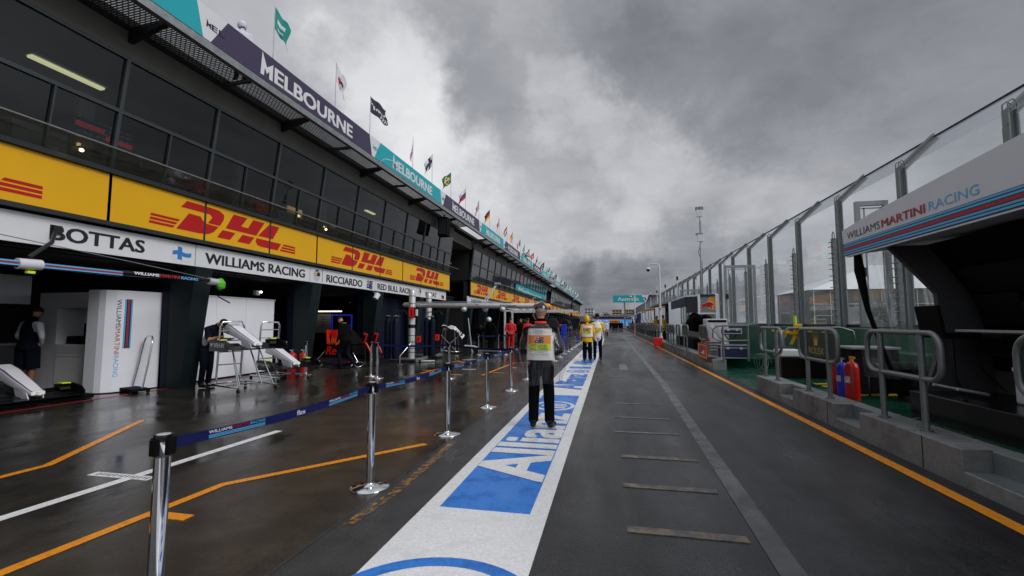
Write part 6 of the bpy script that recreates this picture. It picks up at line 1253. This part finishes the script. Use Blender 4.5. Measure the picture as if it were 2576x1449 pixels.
# ================================================================== PEOPLE
BASE = dict(pel=(0, 0, .93), waist=(0, 0, 1.08), chest=(0, .0, 1.28), sho=(0, -.01, 1.42), nb=(0, -.005, 1.49), nk=(0, .01, 1.56), head=(0, .02, 1.665),
            hl=(-.095, 0, .90), kl=(-.105, .02, .50), al=(-.11, -.02, .09), tl=(-.13, .15, .04), hr=(.095, 0, .90), kr=(.105, .02, .50), ar=(.11, -.02, .09), tr=(.13, .15, .04),
            sl=(-.195, -.01, 1.41), el=(-.265, -.05, 1.14), wl=(-.275, .06, .90), fl=(-.275, .09, .80), sr=(.195, -.01, 1.41), er=(.265, -.05, 1.14), wr=(.275, .06, .90), fr=(.275, .09, .80))
UP = ('waist', 'chest', 'sho', 'nb', 'nk', 'head', 'sl', 'el', 'wl', 'fl', 'sr', 'er', 'wr', 'fr')
def pose(lean=0, side=0, headlean=0, turn=0, **k):
    J = {a: Vector(v) for a, v in BASE.items()}
    p0 = J['pel'].copy(); Rm = Matrix.Rotation(R(turn), 3, 'Z') @ Matrix.Rotation(R(-lean), 3, 'X') @ Matrix.Rotation(R(side), 3, 'Y')
    for a in UP: J[a] = p0 + Rm @ (J[a] - p0)
    if headlean: J['head'] = J['nb'] + Matrix.Rotation(R(-headlean), 3, 'X') @ (J['head'] - J['nb']); J['nk'] = (J['nb'] + J['head']) / 2
    for a, v in k.items(): J[a] = Vector(v)
    return J
def person(label, loc, rz, J, mats, voxel=.02, scale=1.0, group=None, bulk=1.0, face=0, longcoat=0, fingers=True, flare=1.0):
    """one continuous remeshed body; mats: head torso arm forearm hand leg shin foot"""
    T = thing('person', label, 'person', loc, rz, group); T.scale = (scale,) * 3
    b = MB(); segs = []
    def limb(pts, rs, zone, n=12, off=.04):
        b.tube(pts, rs, n)
        for i in range(len(pts) - 1): segs.append((Vector(pts[i]), Vector(pts[i + 1]), zone[i] if isinstance(zone, (list, tuple)) else zone, off))
    tb = [(.165, .12), (.158 * bulk, .115 * bulk), (.18 * bulk, .125 * bulk), (.165 * bulk, .10 * bulk), (.075, .07)]
    limb([J['pel'] + Vector((0, 0, -.08)), J['waist'], J['chest'], J['sho'], J['nb']], tb, 'torso', 18, .10)
    if longcoat: limb([J['waist'], J['pel'] + Vector((0, 0, -longcoat))], [(.168 * bulk, .13 * bulk), (.205 * bulk, .165 * bulk)], 'torso', 18, .19)
    limb([J['nb'] - Vector((0, 0, .03)), J['nk'], J['head'] - (J['head'] - J['nk']) * .3], [.06, .055, .055], 'head')
    for q in 'lr':
        limb([J['h' + q], (J['h' + q] * .45 + J['k' + q] * .55), J['k' + q], (J['k' + q] * .5 + J['a' + q] * .5), J['a' + q]], [.105, .086, .072 * flare, .066 * flare, .062 * flare], ['leg', 'leg', 'shin', 'shin'])
        foot = (J['t' + q] - J['a' + q]); limb([J['a' + q] + Vector((0, -.03, -.03)) + Vector((0, 0, 0)), J['a' + q] + foot * .5 + Vector((0, 0, -.015)), J['t' + q]], [(.05, .048), (.047, .045), (.04, .034)], 'foot')
        limb([J['sho'] + (J['s' + q] - J['sho']) * .5, J['s' + q], (J['s' + q] + J['e' + q]) / 2, J['e' + q]], [.08 * bulk, .072 * bulk, .058 * bulk, .05 * bulk], 'arm')
        limb([J['e' + q], (J['e' + q] + J['w' + q]) / 2, J['w' + q]], [.05, .042, .031], 'forearm')
        limb([J['w' + q], J['w' + q] * .4 + J['f' + q] * .6], [(.034, .024), (.042, .02)], 'hand')
    hd = (J['head'] - J['nk']).normalized(); rot = Vector((0, 0, 1)).rotation_difference(hd).to_matrix() @ Matrix.Rotation(R(face), 3, 'Z')
    hc = J['head'] + hd * .03
    b.ell(hc, (.076, .095, .105), 16, rot=rot); b.ell(hc + rot @ Vector((0, .035, -.06)), (.055, .062, .062), 12, rot=rot)
    b.ell(hc + rot @ Vector((0, .1, -.02)), (.013, .02, .022), 8, rot=rot); b.ell(hc + rot @ Vector((0, .088, .018)), (.05, .014, .012), 8, rot=rot)
    for s_ in (-1, 1): b.ell(hc + rot @ Vector((s_ * .078, -.005, -.01)), (.012, .022, .034), 8, rot=rot)
    segs.append((J['nk'], J['head'] + hd * .1, 'head', .04))
    me = bpy.data.meshes.new('body'); me.from_pydata(b.v, [], b.f); o = bpy.data.objects.new('body', me); COL.objects.link(o)
    md = o.modifiers.new('r', 'REMESH'); md.mode = 'VOXEL'; md.voxel_size = voxel; md.use_smooth_shade = True
    ms = o.modifiers.new('s', 'SMOOTH'); ms.iterations = 3; ms.factor = .5
    dg = bpy.context.evaluated_depsgraph_get(); m2 = bpy.data.meshes.new_from_object(o.evaluated_get(dg)); bpy.data.objects.remove(o); bpy.data.meshes.remove(me)
    zones = ['head', 'torso', 'arm', 'forearm', 'hand', 'leg', 'shin', 'foot']; slots = []; zi = {}
    for z in zones:
        if mats[z] not in slots: slots.append(mats[z])
        zi[z] = slots.index(mats[z])
    c = MB(); c.v = [tuple(v.co) for v in m2.vertices]; c.f = [tuple(p.vertices) for p in m2.polygons]; c.sm = [True] * len(c.f)
    for p in m2.polygons:
        q = p.center; best = None
        for a, e, z, of in segs:
            d = e - a; t = max(0, min(1, (q - a).dot(d) / max(1e-9, d.length_squared))); dist = (q - (a + d * t)).length - of
            if best is None or dist < best[0]: best = (dist, z)
        c.m.append(zi[best[1]])
    bpy.data.meshes.remove(m2)
    if fingers:
        for q in 'lr':
            w_, f_ = J['w' + q], J['f' + q]; d = (f_ - w_).normalized(); s_ = 1 if q == 'r' else -1
            side = Vector((0, 1, 0)); side = (side - d * side.dot(d)).normalized(); inn = d.cross(side) * s_ * -1
            for k, L_ in enumerate((.066, .076, .07, .056)):
                p0 = w_ + d * .075 + side * (.03 - .02 * k); p1 = p0 + d * L_ * .5 + inn * .006; p2 = p1 + d * L_ * .38 + inn * .022; c.tube([p0, p1, p2], [.0095, .0088, .007], 6, zi['hand'])
            p0 = w_ + d * .025 + side * .028; p1 = p0 + d * .03 + side * .022; c.tube([p0, p1, p1 + d * .03 + inn * .012], [.011, .0105, .008], 6, zi['hand'])
    body = c.build('body', slots, T)
    T_ = dict(T=T, J=J, hc=hc, rot=rot, body=body); return T_
def hair(p, m_='hair', back=.0):
    c = MB(); c.ell(p['hc'] + p['rot'] @ Vector((0, -.012, .016)), (.083, .098, .102), 16, rot=p['rot'] @ Matrix.Rotation(R(22 + back), 3, 'X'), z0=-.12); c.build('hair', m_, p['T'])
def eyes(p):
    e = MB()
    for s_ in (-1, 1): e.ell(p['hc'] + p['rot'] @ Vector((s_ * .031, .088, .003)), (.011, .007, .006), 8, rot=p['rot'])
    e.build('eyes', 'black', p['T']); m_ = MB(); m_.ell(p['hc'] + p['rot'] @ Vector((0, .094, -.062)), (.022, .005, .005), 8, rot=p['rot']); m_.build('mouth', 'mred', p['T'])
def cap(p, m_, brim=True, back=False):
    c = MB(); c.ell(p['hc'] + Vector((0, 0, .02)), (.092, .108, .115), 18, rot=p['rot'], z0=.02)
    s_ = -1 if back else 1
    if brim: c.surf(lambda u, v: p['hc'] + p['rot'] @ Vector(((u - .5) * .15, s_ * (.09 + v * .075 * (1 - (2 * u - 1) ** 2 * .55)), .035 - v * .018)), 8, 3)
    c.build('cap', m_, p['T'])
def hood(p, m_, r=(.115, .13, .15), peak=0, open_=True):
    c = MB()
    def P(u, v):
        a = R(-215 + 250 * u) if open_ else 2 * math.pi * u; el_ = math.asin(-.75 + 1.75 * v); x = math.cos(el_) * math.cos(a) * r[0]; y = math.cos(el_) * math.sin(a) * r[1]; z = math.sin(el_) * r[2] + (peak * max(0, v - .6) if peak else 0)
        return p['hc'] + p['rot'] @ Vector((x * (1 + .03 * math.sin(9 * u + 4 * v)), y - .01, z - .005 + .006 * math.sin(13 * u)))
    c.surf(P, 26, 12); c.build('hood', m_, p['T'])
PMAT = lambda **k: dict(dict(head='skin', torso='shirtblack', arm='shirtblack', forearm='shirtblack', hand='skin', leg='trousers', shin='trousers', foot='shoe'), **k)
# printed tabard
def tabard(p, cx=0.0, z0=.985, z1=1.44, a0=.205, b0=.145, full=True, m_='vest', by=0.0):
    J = p['J']; e = 2.8
    def half(z): t = (z - z0) / (z1 - z0); return a0 * (1.0 - .08 * t), b0 * (1.0 - .05 * abs(t - .5)) * (1 - .25 * max(0, t - .75))
    v_ = MB()
    def S(u, v):
        z = z0 + (z1 - z0) * v; a, bq = half(z); t = 2 * math.pi * u; c, s_ = math.cos(t), math.sin(t)
        return (cx + math.copysign(abs(c) ** (2 / e), c) * a, by + math.copysign(abs(s_) ** (2 / e), s_) * bq + .004 * math.sin(u * 40 + v * 6), z)
    v_.surf(S, 40, 14, closed_u=True)
    v_.surf(lambda u, v: (cx + (u - .5) * .36, by + (v - .5) * .2, z1 + .045 * (1 - (2 * u - 1) ** 2) * (1 - .2 * v)), 10, 4)
    V_ = v_.build('tabard', m_, p['T'])
    def B(x, z, off=.006): a, bq = half(z); q = min(.999, abs(x / a)); return Vector((cx + x, by - bq * (1 - q ** e) ** (1 / e) - off - .004, z))
    def patch(x0, x1, za, zb, off, m2, mfn=None, nu=12, nv=8, name='print'):
        q = MB(); q.surf(lambda u, v: B(x0 + (x1 - x0) * u, za + (zb - za) * v, off), nu, nv, mfn=mfn); return q.build(name, m2, V_)
    s = (z1 - z0) / .455
    zz_ = lambda z: z0 + (z - .985) * s
    patch(-.165, .165, zz_(1.125), zz_(1.345), .002, ['printorange', 'printred', 'flagyellow'], lambda u, v: 1 if ((u * 1.5 + v) * 5.5) % 1 < .42 else (2 if u > .55 and ((u * 1.5 + v) * 5.5) % 1 > .6 else 0), 80, 50)
    patch(-.165, .165, zz_(1.125), zz_(1.222), .004, 'printlime', name='lime_print')
    patch(-.062, .062, zz_(1.235), zz_(1.318), .005, ['flagnavy', 'flagwhite', 'flagred'], aus, 24, 18, name='flag_print')
    def txt(t, x0, w, z, h, m2='ink', bold=.02): q = MB(); put_text(q, t, None, None, None, w, h, 0, bold, fn=lambda x, y: B(x0 + x, zz_(z) + y * s, .0075)); q.build('lettering', m2, V_)
    if full:
        txt('PIT LANE', -.115, .23, 1.178, .034, bold=.0); txt('ALL TIMES', -.125, .25, 1.133, .034, bold=.0); txt('AUS302', -.065, .12, 1.392, .026); txt('PIT MARSHAL', -.04, .10, 1.362, .011, 'bldgrey'); txt('2016 FORMULA 1', -.07, .14, 1.09, .014); txt('ROLEX AUSTRALIAN GRAND PRIX', -.135, .27, 1.064, .014)
        q = MB()
        for (xa, xb, za, zb) in ((-.17, .17, 1.424, 1.427), (-.17, .17, 1.383, 1.386), (-.085, -.082, 1.386, 1.424), (.07, .073, 1.386, 1.424), (-.12, .12, 1.047, 1.049)): q.surf(lambda u, v: B(xa + (xb - xa) * u, zz_(za + (zb - za) * v), .0075), 10, 1)
        q.build('rule_print', 'bldgrey', V_)
    else: txt('PIT LANE', -.115, .23, 1.178, .034, bold=.0); txt('ALL TIMES', -.125, .25, 1.133, .034, bold=.0); txt('ROLEX AUSTRALIAN GRAND PRIX', -.135, .27, 1.07, .016)
    return V_
# 1. the marshal in the clear poncho
J = pose(el=(-.30, -.02, 1.13), wl=(-.20, .17, 1.06), fl=(-.11, .22, 1.07), er=(.30, -.02, 1.13), wr=(.20, .17, 1.06), fr=(.11, .22, 1.07), headlean=4, tl=(-.14, .12, .04), tr=(.19, .12, .04), ar=(.13, -.02, .09), kr=(.115, .02, .5))
p = person('marshal seen from behind in a clear rain poncho over a printed white tabard', (-.99, 6.62, .008), 0, J, PMAT(torso='trousers', arm='shirtblack', forearm='shirtblack'), .016, .985, flare=1.18)
hair(p, 'grey_hair'); cap(p, 'shirtnavy', True); tabard(p)
l_ = MB(); l_.tube([p['J']['nb'] + Vector((.075 * math.cos(a), .07 * math.sin(a) - .005, .035)) for a in [2 * math.pi * k / 20 for k in range(20)]], .022, 8, closed=True); l_.build('collar', 'lanyard', p['T'])
def PON(u, v):
    z = 1.50 - v * .86; t = 2 * math.pi * u; c, s_ = math.cos(t), math.sin(t)
    prof = [(0, .10, .10), (.06, .20, .13), (.14, .275, .165), (.32, .325, .20), (.5, .335, .23), (.7, .29, .22), (1.0, .275, .215)]
    for i in range(len(prof) - 1):
        if prof[i][0] <= v <= prof[i + 1][0] + 1e-6:
            k = (v - prof[i][0]) / (prof[i + 1][0] - prof[i][0]); a = prof[i][1] * (1 - k) + prof[i + 1][1] * k; bq = prof[i][2] * (1 - k) + prof[i + 1][2] * k; break
    if c > 0: a += .07 * math.exp(-((v - .62) / .25) ** 2) * c
    w_ = 1 + v * (.045 * math.sin(t * 7 + v * 3) + .03 * math.sin(t * 13 + 2) + .02 * math.sin(t * 23 + v * 9))
    return (c * a * w_, s_ * bq * w_, z + .02 * v * math.sin(t * 4))
c = MB(); c.surf(PON, 96, 36, closed_u=True); c.build('rain_poncho', 'poncho', p['T']); hood(p, 'poncho', (.125, .145, .165), open_=True)
# 2. hooded marshal and companion
J = pose(); p = person('marshal with pointed yellow hood up, back turned, on the white stripe', (-.88, 18.3, .008), R(4), J, PMAT(torso='yellowcoat', arm='yellowcoat', forearm='yellowcoat', head='skin'), .022, .97, bulk=1.1, flare=1.35)
hood(p, 'yellowcoat', (.115, .13, .155), peak=.09); tabard(p, full=False, a0=.232, b0=.19); c = MB(); c.surf(lambda u, v: ((.19 + .03 * v + .006 * math.sin(u * 44)) * math.cos(6.2832 * u), (.145 + .03 * v + .006 * math.sin(u * 38)) * math.sin(6.2832 * u), 1.12 - .33 * v + .012 * math.sin(u * 12.57) * v), 40, 8, closed_u=True); c.build('coat_skirt', 'yellowcoat', p['T'])
J = pose(wr=(.30, .12, .92), fr=(.30, .16, .82)); p = person('man in cap and white tabard with yellow sleeves, facing us beside the hooded marshal', (-.50, 18.9, .008), R(186), J, PMAT(head='skin2', torso='vest', arm='yshirt', forearm='skin2', hand='skin2'), .02, 1.03)
hair(p); cap(p, 'shirtnavy'); eyes(p); c = MB(); c.surf(lambda u, v: ((u - .5) * .26, .132 + .012 * math.sin(math.pi * u), 1.1 + v * .16), 10, 6, mfn=lambda u, v: 0 if (u * 9 + v * 5) % 1 < .5 else 1); c.build('print', ['printorange', 'printlime'], p['T']); c = MB(); c.lathe([(.033, -.012), (.036, 0), (.033, .012)], p['J']['wl'] * .93 + p['J']['el'] * .07, 12, axis=p['J']['wl'] - p['J']['el']); c.build('watch', 'goldtext', p['T'])
# 3. mechanic bending over the nose cone
J = pose(lean=20, headlean=48); J['el'] = J['sl'] + Vector((-.06, .02, -.27)); J['wl'] = J['el'] + Vector((.06, .24, .02)); J['fl'] = J['wl'] + Vector((.02, .1, 0)); J['er'] = J['sr'] + Vector((.04, .06, -.27)); J['wr'] = J['er'] + Vector((-.04, .22, .08)); J['fr'] = J['wr'] + Vector((-.02, .1, .01))
p = person('mechanic in navy shirt and glasses bending over the nose cone', (-9.30, 9.06, 0), R(-84), J, PMAT(torso='shirtnavy', arm='shirtnavy', forearm='skin', leg='shirtnavy', shin='shirtnavy'), .018, .99); hair(p); eyes(p)
c = MB(); c.ell(J['chest'] + Vector((.15, -.02, -.12)), (.045, .09, .17), 12, rot=Matrix.Rotation(R(-20), 3, 'X')); c.build('side_panel', 'shirtwhite', p['T']); g = MB(); g.tube([p['hc'] + p['rot'] @ Vector((x, y, .005)) for x, y in ((-.08, .02), (-.065, .09), (0, .105), (.065, .09), (.08, .02))], .006, 6); g.build('glasses', 'black', p['T'])
# 4. man in shorts at the cabinet
J = pose(lean=6, turn=-12, headlean=12); J['er'] = J['sr'] + Vector((.14, -.08, -.24)); J['wr'] = J['er'] + Vector((-.1, .12, -.16)); J['fr'] = J['wr'] + Vector((-.08, .06, -.02)); J['el'] = J['sl'] + Vector((-.1, -.02, -.26)); J['wl'] = J['el'] + Vector((-.02, .2, -.06)); J['fl'] = J['wl'] + Vector((0, .09, -.02))
p = person('man in navy and white team jacket and dark shorts at the garage counter', (-12.4, 7.55, 0), R(15), J, PMAT(torso='shirtnavy', arm='shirtwhite', forearm='shirtwhite', leg='shirtnavy', shin='skin2', foot='shoe'), .02, 1.04, longcoat=.06, bulk=1.08, flare=.85); hair(p)
s_ = MB()
for q in 'lr': s_.tube([p['J']['h' + q] + Vector((0, 0, .05)), p['J']['k' + q] + Vector((0, 0, -.0))], [.125, .12], 12)
s_.build('shorts', 'shirtnavy', p['T'])
# 5. walker in black
J = pose(lean=10, headlean=38, kl=(-.1, .2, .52), al=(-.1, .06, .10), tl=(-.1, .24, .05), kr=(.1, .0, .49), ar=(.1, -.32, .16), tr=(.11, -.20, .06)); J['er'] = J['sr'] + Vector((.03, -.06, -.28)); J['wr'] = J['er'] + Vector((0, .1, -.23)); J['fr'] = J['wr'] + Vector((0, .05, -.09)); J['el'] = J['sl'] + Vector((-.03, -.02, -.28)); J['wl'] = J['el'] + Vector((0, .1, -.24)); J['fl'] = J['wl'] + Vector((0, .05, -.09))
p = person('man in black jacket walking past the blue-lit garage, looking down', (-8.52, 13.6, 0), R(78), J, PMAT(leg='shirtnavy', shin='shirtnavy'), .02, 1.0, bulk=1.02, longcoat=.04); hair(p); eyes(p)
l_ = MB(); l_.tube([p['J']['nb'] + Vector((.07 * math.cos(a), .07 * math.sin(a), .02)) for a in [2 * math.pi * k / 16 for k in range(16)]], .012, 6, closed=True); l_.build('collar', 'bldgrey', p['T'])
# 6. crew in red and black
J = pose(headlean=10, lean=4); red = PMAT(head='skin', torso='redsuit', arm='redsuit', forearm='redsuit', leg='redsuit', shin='redsuit')
p = person('crew member in red overalls with hands clasped behind, left of the poncho marshal', (-5.08, 23.4, 0), R(10), pose(headlean=8, wl=(-.1, -.16, .98), fl=(-.02, -.17, .96), wr=(.1, -.16, 1.0), fr=(.02, -.18, .98)), red, .024, .99, bulk=1.15, longcoat=.03); hair(p)
p = person('crew member in red overalls half hidden by the poncho marshal', (-4.25, 23.9, 0), R(25), pose(), red, .03, .98, bulk=1.12); hair(p)
p = person('crew member in black with silver helmet between the covered stand and white gantry', (-5.95, 22.7, 0), R(160), pose(lean=14, el=(-.34, .05, 1.15), wl=(-.3, .25, 1.0), er=(.34, .05, 1.15), wr=(.3, .25, 1.0)), PMAT(hand='black'), .024, 1.0, bulk=1.2); c = MB(); c.ell(p['hc'], (.125, .145, .14), 16, z0=-.6); c.build('helmet', 'silver', p['T']); c = MB(); c.ell(p['hc'] + Vector((0, .05, -.01)), (.1, .105, .05), 12); c.build('visor', 'black', p['T'])
p = person('man in black whose face shows between the two red overalls', (-4.9, 25.2, 0), R(185), pose(), PMAT(), .03, .97); hair(p); eyes(p)
p = person('crew member in black crouched over the kit left of the helmeted one', (-6.7, 23.2, 0), R(200), pose(lean=50, headlean=20), PMAT(hand='black'), .03, .95, bulk=1.1); hair(p)
# 7. people on the roof
p = person('person in white hooded rain poncho standing on the roof behind the large purple banner', (-8.62, 8.95, 7.32), R(60), pose(headlean=10), PMAT(torso='shirtwhite', arm='shirtwhite', forearm='shirtwhite'), .025, .84, bulk=1.25); hood(p, 'shirtwhite', (.12, .14, .15)); cap(p, 'bldgrey')
for (y, lb, t_) in ((45.9, 'dark clad person leaning over the roof edge with a grey umbrella', 'shirtblack'), (58.2, 'small figure in dark top with bare arms at the roof edge', 'shirtnavy')):
    p = person(lb, (-8.5, y, 7.34), R(-90), pose(lean=18), PMAT(torso=t_, arm=t_, forearm='skin'), .035, .8, bulk=1.1, fingers=False); hair(p)
    if y < 50: T = thing('umbrella', 'grey umbrella held out over the roof edge', 'umbrella', (-8.2, 45.4, 8.3)); MB().ell((0, 0, 0), (.55, .55, .28), 12, rot=Matrix.Rotation(R(25), 3, 'Y'), z0=.1).build('canopy', 'bldgrey', T); MB().cyl((0, 0, .25), (-.15, 0, -.5), .012).build('shaft', 'steel', T)
# 8. far figures
p = person('nearest of the far people in white rain ponchos on the stripe', (-.95, 46, .008), 0, pose(), PMAT(torso='shirtwhite', arm='shirtwhite', forearm='shirtwhite'), .03, .98, bulk=1.35, longcoat=.2, fingers=False); hood(p, 'shirtwhite'); W0 = p['T']
for (x, y, rz, lb) in ((-.35, 52, 20, 'second far person in white poncho, turned a little sideways'), (-.55, 58, -30, 'third far person in white poncho, beyond the other two')): copy_tree(W0, loc=(x, y, .008), rz=R(rz), label=lb)
p = person('far person in dark clothes at the left end of the group in the lane', (.1, 78, .0), 0, pose(), PMAT(), .035, 1.0, fingers=False); hair(p); D0 = p['T']
for (x, y, rz, lb) in ((.55, 80, 40, 'second far dark figure in the group in the lane'), (.85, 77, 0, 'third far dark figure, middle of the group in the lane'), (1.25, 81, 160, 'fourth far dark figure in the group in the lane'), (1.6, 78, 10, 'fifth far dark figure in the group in the lane'), (2.0, 80, 200, 'far dark figure at the right end of the group in the lane'), (3.4, 72, 90, 'far dark figure standing up on the deck by the red board'), (3.6, 66, 70, 'second far dark figure up on the deck')): copy_tree(D0, loc=(x, y, 0 if x < 3 else .3), rz=R(rz), label=lb)
p = person('person in yellow hooded raincoat under the dark pit stand, left one', (4.0, 41.5, .29), R(200), pose(), PMAT(torso='yellowcoat', arm='yellowcoat', forearm='yellowcoat'), .03, 1.0, bulk=1.25, longcoat=.15, fingers=False); hood(p, 'yellowcoat'); copy_tree(p['T'], loc=(4.1, 37.6, .29), rz=R(150), label='person in yellow hooded raincoat half hidden by the white camera pole')
